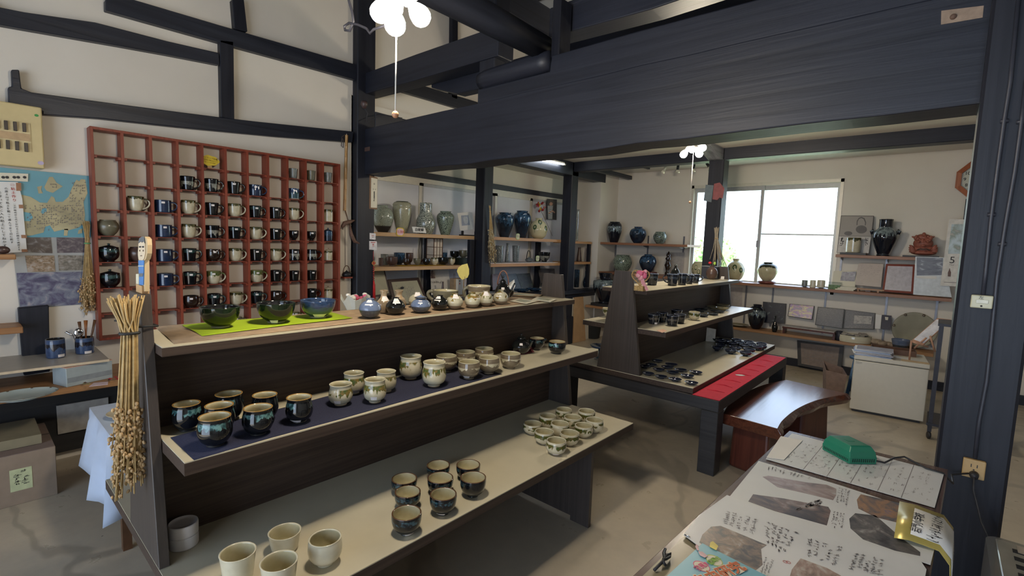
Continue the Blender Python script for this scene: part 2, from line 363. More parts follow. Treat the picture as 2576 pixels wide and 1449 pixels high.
bush(-4.9, 15.0, .5, 1.9, 8, 'small conifer outside, left of the window bar', 'small_tree')
# ------------------------------------------------------------------ tiered display stands
M_LAM = wood('dark_laminate', (.038, .026, .021), (.075, .052, .040), .5, 'y', 7, 60, .05, .3)
M_LAMZ = wood('dark_laminate_upright', (.040, .032, .029), (.068, .055, .048), .45, 'z', 7, 60, .05)
M_CRM = plain('cream_laminate', (.56, .51, .38), .30, 0, .03, 12)
def stand(label, cx, y0, y1, zb, zm, zt, zp, hb, hm, ht, legs, rz=0, group='tiered display stands'):
    r = thing('display_stand', label, 'display stand', (cx, y0, 0), rz, group); L = y1-y0
    def shelf(h, z, th=.034, name='shelf', ya=0., yb=L, nx=None):
        hn = nx or h
        m = MB(); m.box(-hn, h, ya, yb, z-th, z-.003); o = m.obj(name, M_LAM, r)
        MB().box(-hn+.001, h-.001, ya+.001, yb-.001, z-.003, z).obj('shelf_surface', M_CRM, o)
        return o
    shelf(hb, zb, name='lower_shelf'); shelf(hm, zm, name='middle_shelf', ya=.026, yb=L); shelf(ht, zt, .026, 'upper_shelf', ya=.026, yb=L)
    MB().box(-.012, .012, .026, L-.026, zb, zt-.026).obj('centre_board', M_LAM, r)
    for ya in (0, L-.025):
        m = MB(); m.prism([(-.155-.002, ya, zb+.0005), (.157, ya, zb+.0005), (.06, ya, zp), (-.06, ya, zp)], (0, .025, 0)); m.obj('end_panel', M_LAMZ, r, bev=.0015)
    if legs:
        for ya in (.335, L-.355):
            m = MB(); w = hb-.018
            m.prism([(-w, ya, 0), (-w+.1, ya, 0), (-w+.1, ya, .022), (w-.1, ya, .022), (w-.1, ya, 0), (w, ya, 0), (w, ya, zb-.034), (-w, ya, zb-.034)], (0, .02, 0)); m.obj('leg_panel', M_LAMZ, r)
    return r
ZB, ZM, ZT = .411, .744, .998
stand('long dark tiered display stand in front, carrying the big bowls and rows of cups', -1.62, .312, 2.214, ZB, ZM, ZT, 1.127, .528, .302, .14, True)
ZB2, ZM2, ZT2 = .46+.024, .777, 1.02
# ------------------------------------------------------------------ low table below the second stand
M_BLK = wood('black_stain', (.012, .012, .014), (.030, .028, .030), .5, 'x', 6, 40, .1)
r = thing('low_table', 'low black table carrying the second display stand, red cloth along its edge', 'table', (-1.42, 2.8, 0))
MB().box(-.55, .55, 0, 1.6, .375, .4425).obj('tabletop', M_BLK, r, bev=.003)
for x in (-.55, .453):
    for y in (0, 1.5): MB().box(x, x+.097, y, y+.10, 0, .3745).obj('leg', M_BLK, r, bev=.003)
o = stand('second dark tiered display stand on the low black table near the window', -1.53, 2.826, 4.70, .4775, ZM2, ZT2, 1.135, .50, .30, .16, False)
for ch in o.children:
    if ch.name.startswith('lower_shelf'): ch.scale = (1, 1, 1)
ZB2 = .4775
# ------------------------------------------------------------------ lamps
M_BULB = emit('lit_bulb', (1, .87, .68), 300)
M_LGREY = plain('lamp_grey_metal', (.35, .34, .33), .4, .3)
M_CORD = plain('grey_cord', (.10, .10, .12), .5)
M_LWH = plain('lamp_white', (.8, .78, .74), .4)
def lamp(label, loc, targets, strlen, zc, group='hanging bulb clusters'):
    r = thing('ceiling_lamp', label, 'lamp', loc, 0, group); L = Vector(loc)
    MB().lathe([(.02, .065), (.050, .060), (.058, .045), (.058, .018), (.044, .006), (.0005, .004)], 24).obj('lamp_body', M_LWH, r)
    MB().tube([(0, 0, .06), (0, 0, zc-loc[2])], .006).obj('lamp_stem', M_CORD, r)
    for q in targets:
        q = Vector(q)-L; ax = (q-Vector((0, 0, .03))).normalized(); p0 = q-ax*.062
        so_ = MB().tube([p0-ax*.02, p0+ax*.018], .0165, 14).obj('socket', M_LGREY, r)
        prof = [(-.045, .012), (-.034, .016), (-.024, .022), (-.012, .0268), (0, .0285), (.010, .0272), (.019, .0215), (.025, .013), (.0278, .003)]
        MB().tube([q+ax*t_*.88 for t_, _ in prof], [w_*.88 for _, w_ in prof], 18).obj('bulb', M_BULB, so_)
    MB().tube([(.012, -.012, .01), (.012, -.012, -strlen)], .0020, 6).obj('pull_cord', plain('cord_white', (.75, .72, .65), .6), r)
    MB().ball((.012, -.012, -strlen), .009, 0, 10, 6).obj('cord_bead', plain('bead_wood', (.45, .22, .12), .4), r)
    return r
L1 = CAM+ray(1001, -2)*1.45
lamp('hanging cluster of lit bulbs with pull cord, near the camera', tuple(L1), [CAM+ray(957, 31)*1.42, CAM+ray(994, 63)*1.38, CAM+ray(1058, 41)*1.42, CAM+ray(1010, -12)*1.56], .285, 2.5)
L2 = ony(1743, 368, 3.55)
lamp('smaller looking bulb cluster hanging in the back room', tuple(L2), [ony(1719.6, 388.6, 3.52), ony(1759, 387, 3.50), ony(1741, 376, 3.62), ony(1768, 372, 3.62)], .40, 2.55)
# LED tube under the bay beam
r = thing('tube_light', 'thin lit LED tube under the black beam', 'lamp', (-3.5, 4.3, 2.09))
a_, b_ = onx(1338, 397, -3.49), onx(1418, 413, -3.49)
r.location = a_; MB().tube([(0, 0, 0), b_-a_], .012, 10).obj('light_tube', emit('led_white', (.9, .95, 1), 14), r)
MB().tube([Vector((.0, -.02, .006)), Vector((0, 0, 0))], .014, 8).obj('end_cap', M_LWH, r); MB().tube([b_-a_, b_-a_+Vector((0, .03, 0))], .013, 8).obj('end_cap', M_LWH, r)
MB().cbox((b_-a_)/2+Vector((0, 0, .018)), (.03, (b_-a_).length, .016)).obj('fitting', M_LWH, r)
MB().tube([(0, -.01, 0), (.0, -.06, -.03), (.01, -.1, -.025), (0, -.13, -.05)], .003, 6).obj('cable', M_LWH, r)
# ------------------------------------------------------------------ glazes
GL = {}
def glaze(name, base, band=None, lo=.55, hi=.9, amp=.2, fs=5, base2=None, foot=None, fz=.06, rim=None, rz_=.965, rough=.07, edge=None, swirl=False, bandvar=None, fill=1.0):
    if name in GL: return GL[name]
    t = NT(name); g = t.co('Generated'); sx = t.n('ShaderNodeSeparateXYZ', {0: g}); gz = sx.outputs[2]
    rnd = t.math('MULTIPLY', t.n('ShaderNodeObjectInfo').outputs['Random'], 30.)
    b = t.mix(t.ramp(t.noise(g, 3.5, 4, dim='4D', w=rnd), .35, .65), base, base2 or [k*.8 for k in base])
    if band:
        v = t.map(g, (1, 1, .18) if not swirl else (1, 1, .5)); n = t.noise(v, fs, 3, .55, dim='4D', w=rnd)
        low = t.math('SUBTRACT', t.math('SUBTRACT', gz, lo), t.math('MULTIPLY', t.math('SUBTRACT', n, .5), amp*5))
        msk = t.ramp(low, -.012, .012)
        up = t.ramp(t.math('SUBTRACT', gz, hi), .02, -.02) if hi < 1 else None
        bc = t.mix(t.ramp(t.noise(g, 9, 3, dim='4D', w=rnd), .4, .62), band, bandvar or [k*.6 for k in band])
        if up is not None: msk = t.math('MULTIPLY', msk, up)
        if edge: 
            e = t.ramp(t.math('ABSOLUTE', low), .035, .0); b = t.mix(t.math('MULTIPLY', e, .9), b, edge)
        if fill < 1: msk = t.math('MULTIPLY', msk, t.ramp(t.noise(g, 2.2, 1, dim='4D', w=rnd), fill*.5, fill*.5+.05))
        b = t.mix(msk, b, bc)
    if rim: b = t.mix(t.ramp(gz, rz_-.01, rz_+.01), b, rim)
    r = rough
    if foot:
        fm = t.ramp(gz, fz+.01, fz-.01); b = t.mix(fm, b, foot); r = t.math('ADD', t.math('MULTIPLY', fm, .6), rough)
    t.set('Base Color', b); t.set('Roughness', r); t.set('Specular IOR Level', .5); t.set('Coat Weight', .25); t.set('Coat Roughness', .04)
    GL[name] = t.m; return t.m
def crackle(name, light, dark, sc=9, w=.06, thr=0, foot=None, fz=.2, top=None, tz=.9, rough=.15):
    if name in GL: return GL[name]
    t = NT(name); g = t.co('Generated'); sx = t.n('ShaderNodeSeparateXYZ', {0: g})
    v = t.n('ShaderNodeTexVoronoi', {'Vector': g, 'Scale': sc}, feature='DISTANCE_TO_EDGE').outputs[0]
    n = t.noise(g, 4, 3); b = t.mix(t.ramp(t.math('SUBTRACT', v, t.math('MULTIPLY', n, w*1.6)), -.02, .04), dark, light)
    b = t.mix(t.math('MULTIPLY', t.ramp(t.noise(g, 2.5, 4), .45, .65), .35), b, [k*.55 for k in light])
    if foot: b = t.mix(t.ramp(sx.outputs[2], fz+.02, fz-.02), b, foot)
    if top: b = t.mix(t.ramp(sx.outputs[2], tz-.01, tz+.01), b, top)
    t.set('Base Color', b); t.set('Roughness', rough); t.set('Coat Weight', .6); t.set('Coat Roughness', .06); t.bump(v, .4, .004); GL[name] = t.m; return t.m
CRE = (.56, .51, .37); CREI = (.50, .45, .30); BLK = (.006, .007, .009); GRN = (.07, .11, .025)
G_tenm = glaze('black_glaze_teal_drips', BLK, (.02, .06, .07), .66, .84, .10, 9, fill=.92, bandvar=(.13, .27, .27), rim=(.30, .17, .05), rz_=.972, foot=(.012, .011, .010), fz=.05)
G_teno = glaze('black_glaze_blue_streaks', BLK, (.008, .014, .02), .66, .88, .10, 9, fill=.85, bandvar=(.05, .11, .13), rim=(.10, .05, .025), rz_=.972)
G_crgr = glaze('cream_glaze_green_drips', CRE, (.045, .075, .015), .58, .86, .16, 8, bandvar=(.11, .08, .02), foot=(.22, .15, .09), fz=.05, fill=.86)
G_crgl = glaze('cream_glaze_green_brown_runs', CRE, (.06, .095, .025), .56, .80, .20, 7, bandvar=(.20, .13, .035), foot=(.25, .18, .11), fz=.05, fill=.8)
G_brsw = glaze('brown_glaze_cream_swirl', (.13, .10, .065), (.50, .46, .33), .60, .70, .14, 3, bandvar=(.42, .38, .26), swirl=True, rim=(.42, .38, .26), foot=(.24, .18, .12), fz=.06, base2=(.19, .15, .10))
G_in = glaze('cream_inner_glaze', CREI, base2=(.44, .40, .25), rough=.12)
G_ind = glaze('dark_inner_glaze', (.012, .012, .014), rough=.1)
G_blk = glaze('shiny_black_glaze', (.007, .007, .009), base2=(.010, .012, .010))
G_blkg = glaze('black_green_glaze', (.006, .010, .006), base2=(.010, .022, .008), foot=(.20, .18, .15), fz=.10)
G_blug = glaze('blue_green_glaze', (.035, .075, .13), (.03, .06, .14), .6, 1.1, .1, 3, base2=(.03, .075, .06), foot=(.25, .23, .2), fz=.09)
G_blue = glaze('deep_blue_glaze', (.018, .035, .085), base2=(.012, .022, .05), rim=(.06, .07, .09))
G_slate = glaze('slate_blue_glaze', (.10, .14, .24), (.035, .04, .05), -.2, .42, .05, 2, base2=(.14, .18, .28), bandvar=(.05, .055, .065))
G_crm = glaze('plain_cream_glaze', (.60, .56, .43), base2=(.54, .50, .37), rough=.12)
G_crdk = glaze('cream_glaze_dark_drips', CRE, (.03, .035, .015), .82, 1.1, .10, 9, bandvar=(.10, .09, .03), edge=(.12, .08, .03))
G_crgd = glaze('cream_glaze_green_curtain', CRE, (.07, .10, .03), .62, 1.1, .12, 5, bandvar=(.13, .15, .05))
G_ball = glaze('cream_green_brown_ball', (.50, .47, .35), (.08, .10, .03), .58, 1.1, .24, 3.4, bandvar=(.30, .17, .05), foot=(.17, .13, .09), fz=.24, fill=.9)
G_tanv = glaze('tan_running_glaze', (.24, .18, .11), (.32, .22, .12), .5, 1.1, .15, 3, base2=(.16, .13, .10), bandvar=(.40, .33, .24))
G_brn = glaze('plain_brown_glaze', (.09, .05, .04), base2=(.06, .035, .03), rough=.3)
G_oli = glaze('olive_glaze', (.12, .11, .075), base2=(.16, .15, .10), rough=.3)
G_gry = glaze('grey_speckled_glaze', (.13, .14, .13), base2=(.20, .21, .2), rough=.25)
G_bluj = glaze('blue_black_streaked_glaze', (.008, .013, .025), (.04, .10, .19), .55, 1.1, .25, 9, bandvar=(.01, .02, .04), base2=(.02, .035, .06))
G_dkjar = glaze('black_glaze_grey_runs', (.008, .010, .018), (.22, .27, .28), .56, .78, .14, 11, bandvar=(.04, .055, .07))
G_cb1 = crackle('pale_grey_crackle', (.34, .38, .32), (.03, .04, .045), 15, .03, foot=(.02, .02, .022), fz=.24)
G_cb2 = crackle('beige_crackle', (.36, .35, .24), (.13, .13, .10), 15, .01, top=(.06, .07, .06), tz=.97)
G_cb3 = crackle('white_pebble_crackle', (.42, .45, .38), (.012, .018, .018), 14, .09)
G_cb4 = crackle('green_grey_crackle', (.28, .35, .27), (.02, .028, .03), 17, .09)
G_cb5 = crackle('dark_speckled_crackle', (.24, .28, .30), (.015, .02, .03), 15, .10)
G_mossg = crackle('mossy_grey_glaze', (.20, .25, .21), (.03, .045, .045), 9, .10, rough=.12)
M_TAG = plain('white_paper_tag', (.78, .74, .72), .6, 0, .03)
def tagmat():
    t = NT('printed_price_tag'); g = t.co('Generated'); s = t.n('ShaderNodeSeparateXYZ', {0: g}); n = t.noise(t.map(g, (14, 14, 3)), 3, 3)
    line = t.math('GREATER_THAN', t.math('FRACT', t.math('MULTIPLY', s.outputs[2], 2.2)), .55)
    t.set('Base Color', t.mix(t.math('MULTIPLY', t.math('MULTIPLY', line, t.ramp(n, .5, .56)), .6), (.78, .74, .72), (.22, .10, .14))); t.set('Roughness', .6); return t.m
M_PRICE = tagmat()
# ------------------------------------------------------------------ vessels
FW = RW @ np.array([0, 0, -1.])
def spl(p, n=4):
    out = []
    for i in range(len(p)-1):
        p0 = p[max(0, i-1)]; p1 = p[i]; p2 = p[i+1]; p3 = p[min(len(p)-1, i+2)]
        for k in range(n):
            u = k/n; out.append(tuple(.5*((2*p1[j])+(-p0[j]+p2[j])*u+(2*p0[j]-5*p1[j]+4*p2[j]-p3[j])*u*u+(-p0[j]+3*p1[j]-3*p2[j]+p3[j])*u**3) for j in (0, 1)))
    out.append(tuple(p[-1])); return out
# outer profiles as (radius/half width, height fraction), widest = 1
PF = {
 'bulb': [(.50, 0), (.53, .03), (.52, .06), (.80, .18), (1.0, .42), (1.0, .62), (.93, .80), (.90, .9), (.94, 1)],
 'guinomi': [(.42, 0), (.45, .04), (.46, .08), (.78, .25), (.95, .5), (1.0, .75), (1.0, .9), (.985, 1)],
 'round': [(.48, 0), (.50, .05), (.52, .08), (.86, .26), (1.0, .52), (.99, .8), (.955, .93), (.96, 1)],
 'yunomi': [(.48, 0), (.52, .03), (.50, .08), (.86, .2), (1.0, .42), (.97, .64), (.89, .8), (.88, .9), (.94, 1)],
 'tumbler': [(.62, 0), (.72, .03), (.80, .15), (.86, .4), (.92, .7), (.97, .92), (1, 1)],
 'straight': [(.86, 0), (.96, .03), (.98, .12), (1, .5), (.98, .9), (1, 1)],
 'taper': [(.72, 0), (.78, .03), (.84, .3), (.92, .7), (1, 1)],
 'bowl': [(.44, 0), (.46, .08), (.48, .10), (.78, .32), (.94, .62), (.99, .88), (1, 1)],
 'matcha': [(.45, 0), (.47, .10), (.72, .16), (.92, .38), (.98, .7), (1, 1)],
 'ball': [(.42, 0), (.52, .02), (.80, .14), (.98, .36), (1.0, .48), (.90, .66), (.66, .81), (.38, .89), (.33, .92), (.37, .96), (.40, 1)],
 'ballw': [(.42, 0), (.52, .02), (.82, .16), (1.0, .40), (.98, .55), (.80, .74), (.5, .88), (.36, .92), (.35, .95), (.40, 1)],
 'bottle': [(.62, 0), (.72, .03), (.98, .25), (1.0, .38), (.85, .52), (.50, .66), (.40, .78), (.48, .9), (.58, 1)],
 'jar': [(.46, 0), (.50, .02), (.68, .22), (.90, .5), (1.0, .70), (.97, .82), (.76, .92), (.62, .945), (.60, .965), (.66, 1)],
 'jarr': [(.42, 0), (.48, .02), (.78, .22), (.98, .48), (1.0, .62), (.86, .82), (.58, .92), (.46, .935), (.46, .965), (.52, 1)],
 'tall': [(.46, 0), (.52, .02), (.70, .25), (.88, .5), (.98, .74), (.94, .85), (.98, .90), (.84, .965), (.68, .985), (.66, 1)],
 'tallj': [(.50, 0), (.56, .02), (.78, .25), (.96, .5), (1.0, .70), (.93, .86), (.80, .94), (.68, .965), (.74, 1)],
 'shino': [(.62, 0), (.70, .03), (.90, .15), (1.0, .30), (.96, .46), (.78, .58), (.66, .68), (.64, .85), (.66, 1)],
 'squat': [(.42, 0), (.50, .02), (.82, .24), (1.0, .52), (.96, .74), (.78, .92), (.70, .96), (.74, 1)],
 'urn': [(.48, 0), (.50, .03), (.44, .06), (.62, .2), (.92, .45), (1.0, .60), (.92, .72), (.62, .80), (.48, .83), (.50, .92), (.56, 1)],
 'flask': [(.6, 0), (.75, .03), (1, .2), (1, .35), (.6, .55), (.3, .7), (.26, .9), (.34, 1)],
 'dish': [(.40, 0), (.42, .25), (.62, .38), (.88, .75), (1, 1)],
 'plate': [(.50, 0), (.52, .3), (.80, .5), (1, 1)],
 'goblet': [(.45, 0), (.40, .08), (.36, .14), (.72, .28), (.95, .55), (1, 1)],
 'mugr': [(.56, 0), (.62, .03), (.80, .16), (.92, .42), (.97, .75), (1, 1)],
 'cone': [(.9, 0), (1, .04), (.86, .3), (.66, .65), (.5, .9), (.58, 1)],
}
VC = {}
def vessel_mesh(kind, r, h, th, mats, seg=36, wob=0, sq=None, inner=1, closed=False):
    key = (kind, round(r, 4), round(h, 4), th, tuple(m.name for m in mats), wob, sq)
    if key in VC: return VC[key]
    o = [(a*r, b*h) for a, b in spl(PF[kind], 3)]; prof = [(a, b, 0) for a, b in o[:-1]]
    if closed: prof += [(o[-1][0], o[-1][1], 0), (.0005, o[-1][1], 0)]
    else:
        prof.append((o[-1][0], o[-1][1], 0)); prof.append((o[-1][0]-th*.5, o[-1][1]+th*.15, 0)); 
        inn = [(max(.0008, a-th), b) for a, b in o if b > th*1.6 and b > .10*h][::-1][::2]
        prof += [(a, b-(.0 if i else th*.2), 1) for i, (a, b) in enumerate(inn)]
        prof.append((.0006, max(th*1.3, inn[-1][1]-th*.6), 1))
    me = MB().lathe(prof, seg, wob=wob, sq=sq).mesh(kind, mats); VC[key] = (me, o); return VC[key]
def radat(o, z):
    for (a, b), (c, d) in zip(o, o[1:]):
        if b <= z <= d and d > b: return a+(c-a)*(z-b)/(d-b)
    return o[-1][0]
def sticker(par, o, ang, z, w=.018, hh=.011, mat=None, tilt=0):
    m = MB(); n = 5; vs = []
    for j in (0, 1):
        zz = z+hh*j; 
        for i in range(n):
            a = ang+(i/(n-1)-.5)*w/max(.01, radat(o, z)); zj = zz+tilt*(i/(n-1)-.5); r = radat(o, zj)+.0012; vs.append((r*math.cos(a), r*math.sin(a), zj))
    m.add(vs, [(i, i+1, n+i+1, n+i) for i in range(n-1)]); return m.obj('price_tag', mat or M_PRICE, par)
def handle(par, o, ang, z0, z1, out, r=.005, mat=None, name='handle', flat=1):
    ra, rb_ = radat(o, z0), radat(o, z1); pts = []
    for i in range(13):
        u = i/12; a = PI*u; rr = ra+(rb_-ra)*u-.003+math.sin(a)**.8*out*(1+.15*math.sin(PI*u)); z = z0+(z1-z0)*(.5-.5*math.cos(a)*1.0)
        pts.append((rr*math.cos(ang), rr*math.sin(ang), z+math.sin(a)*.004))
    return MB().tube(pts, [r*1.15]+[r]*11+[r*1.25], 8).obj(name, mat, par)
def place(px, by, z, w, ty=None, foot=.5, h=None):
    """real position, radius and height of a round thing standing at height z"""
    p = onz(px, by, z); d = p-Vector(CAM); dep = float(np.dot(np.array(d), FW)); ct = FPX/math.hypot(FPX, px-IW/2)
    r = w*dep*ct/(2*FPX); hv = Vector((d.x, d.y, 0)); hd = hv.length; hv.normalize(); c = p+hv*r*foot
    dep2 = dep*(1+r*foot/hd); r *= dep2/dep; c = p+hv*r*foot
    if ty is not None:
        ry = ray(px, ty); hor = math.hypot(ry[0], ry[1]); zt = 1.3+ry[2]/hor*math.hypot(c.x, c.y); h = zt-z
    return Vector((c.x, c.y, z)), r, h, math.atan2(-c.y, -c.x)
def pot(name, kind, mats, label, cat, loc, r, h, rz=0, group=None, th=.004, seg=36, wob=0, sq=None, closed=False):
    me, o = vessel_mesh(kind, r, h, th, mats, seg, wob, sq, closed=closed)
    ob = D.objects.new(name, me); COL.objects.link(ob); ob.location = loc; ob.rotation_euler = (0, 0, rz); tag(ob, label, cat, group); return ob, o
E0 = .0006
def putpot(name, kind, mats, label, cat, spec, z, group=None, foot=None, st=None, **k):
    px, by, ty, w = spec; ft = foot if foot is not None else PF[kind][0][0]
    c, r, h, fa = place(px, by, z+E0, w, ty, ft)
    ob, o = pot(name, kind, mats, label, cat, c, r, h, 0, group, **k)
    if st: sticker(ob, o, fa+st[0], h*st[1], st[2] if len(st) > 2 else .018, st[3] if len(st) > 3 else .011)
    return ob, o, r, h, fa
# ---- front stand, lower shelf
g = 'small cups with green drips on the lower shelf'
rows = [((1417, 1066, 1029, 42), 'in the back corner, nearest the right end panel', None), ((1474, 1072, 1033, 44), 'farthest right at the back of the cluster', None),
 ((1377, 1082, 1045, 44), 'second from the back on the cluster left side', None), ((1439, 1085, 1048, 46), 'inner one with smooth pale front', None),
 ((1494, 1090.5, 1055, 46.5), 'rightmost one, at the shelf front edge', None), ((1339, 1095.5, 1064, 47.7), 'leftmost one, standing in shade', None),
 ((1407, 1103, 1064, 47.7), 'right in the middle of the cluster', None), ((1467, 1103, 1069, 47), 'zigzag band, second along the front edge', None),
 ((1368, 1120, 1084, 49.7), 'left one just behind the frontmost cup', None), ((1431, 1123.5, 1087.5, 50), 'right one just behind the frontmost cup', None),
 ((1398, 1147, 1107, 51.7), 'frontmost of the eleven, green runs and a tag', (.0, .08))]
for sp, tx, st in rows:
    ob, o, r_, h_, fa = putpot('tea_cup', 'round', (G_crgr, G_in), 'small cream cup with green drips, '+tx, 'cup', sp, ZB, g, st=st, seg=32); ob.rotation_euler.z = random.uniform(0, 6) if not st else 0
g = 'black cups with cream insides on the lower shelf'
rows = [((1102, 1208, 1169, 59), 'back left of the eight', None), ((1177, 1210, 1168, 60.6), 'back right of the eight', None), ((1016.5, 1247, 1203, 65), 'leftmost in the second row', None),
 ((1107, 1247, 1201, 65.4), 'centre of the eight', None), ((1189, 1253, 1200, 65.4), 'rightmost, teal drips under the rim', None), ((1025, 1283, 1236, 66), 'just behind the frontmost black cup', None),
 ((1114, 1298, 1242, 68), 'near the shelf edge with a white tag', (-.25, .05)), ((1022, 1349, 1289, 76), 'frontmost of the eight with a pink tag', (.3, .03))]
for sp, tx, st in rows:
    ob, o, r_, h_, fa = putpot('tea_cup', 'guinomi', (G_teno, G_in), 'black cup with cream inside, '+tx, 'cup', sp, ZB, g, st=st)
    if not st: ob.rotation_euler.z = random.uniform(0, 6)
g = 'plain cream cups on the lower shelf'
for sp, tx, st in [((717, 1396, 1336, 85), 'back left one with a rippled side', None), ((818, 1429, 1352, 87), 'right one near the shelf edge', None), ((600, 1478, 1387, 96), 'left one cut by the photo edge', (.15, .25)), ((703, 1503, 1410, 98), 'front middle one cut by the photo edge', None)]:
    putpot('cream_cup', 'tumbler' if 'rippled' in tx else 'round' if 'right' in tx else 'tumbler', (G_crm, G_in), 'plain cream cup, '+tx, 'cup', sp, ZB, g, st=st, wob=.012 if 'rippled' in tx else 0)
# white round tape rolls / tins in the corner
c, r_, h_, fa = place(463, 1387, ZB+E0, 78, 1310, 1.0)
M_TIN = plain('white_round_box', (.70, .68, .70), .5, 0, .03)
ob = MB().lathe([(r_*.97, 0), (r_, .003), (r_, .030), (r_*.985, .033)], 40).obj('round_box', M_TIN, None, c); tag(ob, 'flat white round box, lower of two in the corner of the lower shelf', 'box', 'stacked white round boxes')
ob = MB().lathe([(r_*.97, 0), (r_, .003), (r_, .030), (r_*.97, .034), (r_*.93, .034), (r_*.92, .032), (r_*.5, .032)], 40).obj('round_box', M_TIN, None, c+Vector((0, 0, .0335))); tag(ob, 'flat white round box lying on top of its twin', 'box', 'stacked white round boxes')
# ---- front stand, middle shelf
M_NAVY = plain('navy_cloth', (.016, .018, .045), .95, 0, .25, 260, bump=.3)
def cloth(name, mat, pts, z, label, th=.0022, nx=24, ny=6, amp=.0012, seed=1, cat='cloth'):
    """thin cloth over a quad given by four (x, y) corners, gently rumpled"""
    rr = random.Random(seed); A = [Vector((p[0], p[1], 0)) for p in pts]; vs = []
    ph = [rr.uniform(0, 6) for _ in range(6)]
    for j in range(ny+1):
        for i in range(nx+1):
            u, v = i/nx, j/ny; p = (A[0]*(1-u)+A[1]*u)*(1-v)+(A[3]*(1-u)+A[2]*u)*v
            dz = amp*(1+math.sin(p.x*23+ph[0])*math.sin(p.y*17+ph[1])+.6*math.sin(p.y*41+p.x*31+ph[2]))
            e = .0025*math.sin(i*1.3+ph[3])*(1 if j in (0, ny) else 0); e2 = .0025*math.sin(j*2.1+ph[4])*(1 if i in (0, nx) else 0)
            vs.append((p.x+e+e2, p.y+e2*.5, z+th*.4+max(0, dz)))
    n1 = nx+1; fs = [(j*n1+i, j*n1+i+1, (j+1)*n1+i+1, (j+1)*n1+i) for j in range(ny) for i in range(nx)]
    m = MB().add(vs, fs, 0, True); o = m.obj(name, mat); s = o.modifiers.new('s', 'SOLIDIFY'); s.thickness = th*.4; s.offset = -1
    return tag(o, label, cat)
def xy(px, py, z): p = onz(px, py, z); return (p.x, p.y)
cloth('table_cloth', M_NAVY, [xy(428, 1101, ZM), xy(487, 1157, ZM), xy(1262, 941, ZM), (onz(1262, 941, ZM).x-.27, onz(1262, 941, ZM).y)], ZM, 'long navy cloth under the cups on the middle shelf', amp=.0006)
ZC = ZM+.0025
g = 'black round cups with teal drips on the middle shelf'
for sp, tx, st in [((471, 1086, 1014, 78), 'leftmost, beside the end panel', None), ((577, 1060, 989, 76), 'at the very back', None), ((553, 1093, 1018, 80), 'middle one half hidden', None), ((542, 1126, 1046, 91), 'frontmost and largest looking', None),
 ((650, 1097, 1024, 81), 'right one of the front pair', None), ((667, 1060, 992, 69), 'back right one half hidden', None)]:
    ob, o, r_, h_, fa = putpot('tea_cup', 'bulb', (G_tenm, G_in), 'black rounded cup with teal drips, '+tx, 'cup', sp, ZC, g, st=st); ob.rotation_euler.z = random.uniform(0, 6)
putpot('tea_cup', 'yunomi', (G_tenm, G_in), 'taller black cup with teal drips and white tag, beside cream cups', 'cup', (753, 1066, 998, 70), ZC, st=(-.35, .06))
g = 'tall cream cups with green runs on the middle shelf'
for sp, tx, st in [((857, 1022, 965, 62), 'leftmost with a pink tag', (-.3, .18)), ((890, 993, 937, 56), 'back left, darker green', (.3, .14)), ((943, 1015.5, 953.5, 58), 'front one with a square pink tag', (-.1, .22)), ((971, 988, 933, 53), 'back right of the left four', None),
 ((1033, 956.5, 895, 58), 'largest pair, back left one', None), ((1091.5, 975, 910, 61), 'largest pair, front right one', None)]:
    ob, o, r_, h_, fa = putpot('tea_cup', 'yunomi', (G_crgl, G_in), 'tall cream cup with green runs, '+tx, 'cup', sp, ZC, g, st=st)
    if not st: ob.rotation_euler.z = random.uniform(0, 6)
g = 'brown cups with a cream swirl on the middle shelf'
for sp, tx, st in [((1122, 937, 894, 54), 'leftmost, behind the tall cream cup', None), ((1170, 922, 884, 50.5), 'back row middle', None), ((1217, 910, 876, 48.6), 'farthest back', None), ((1179, 955, 908.6, 55), 'front left with a tag at the foot', (-.3, .1)), ((1229, 941.5, 898, 53), 'front right at the end of the navy cloth', None)]:
    ob, o, r_, h_, fa = putpot('tea_cup', 'round', (G_brsw, G_in), 'brown cup with cream swirl, '+tx, 'cup', sp, ZC, g, st=st)
    if not st: ob.rotation_euler.z = random.uniform(0, 6)
putpot('tea_cup', 'round', (G_brsw, G_in), 'brown cup with cream swirl, alone on the bare shelf right of the navy cloth', 'cup', (1283.6, 928.7, 888, 51), ZM, g)
M_REDC = plain('dull_red_cloth', (.22, .04, .05), .9, 0, .2, 90)
cloth('small_cloth', M_REDC, [xy(1292, 897, ZM), xy(1345, 886, ZM), xy(1335, 872, ZM), xy(1285, 882, ZM)], ZM, 'small red cloth under the black teapot', nx=8, ny=4, amp=.0005)
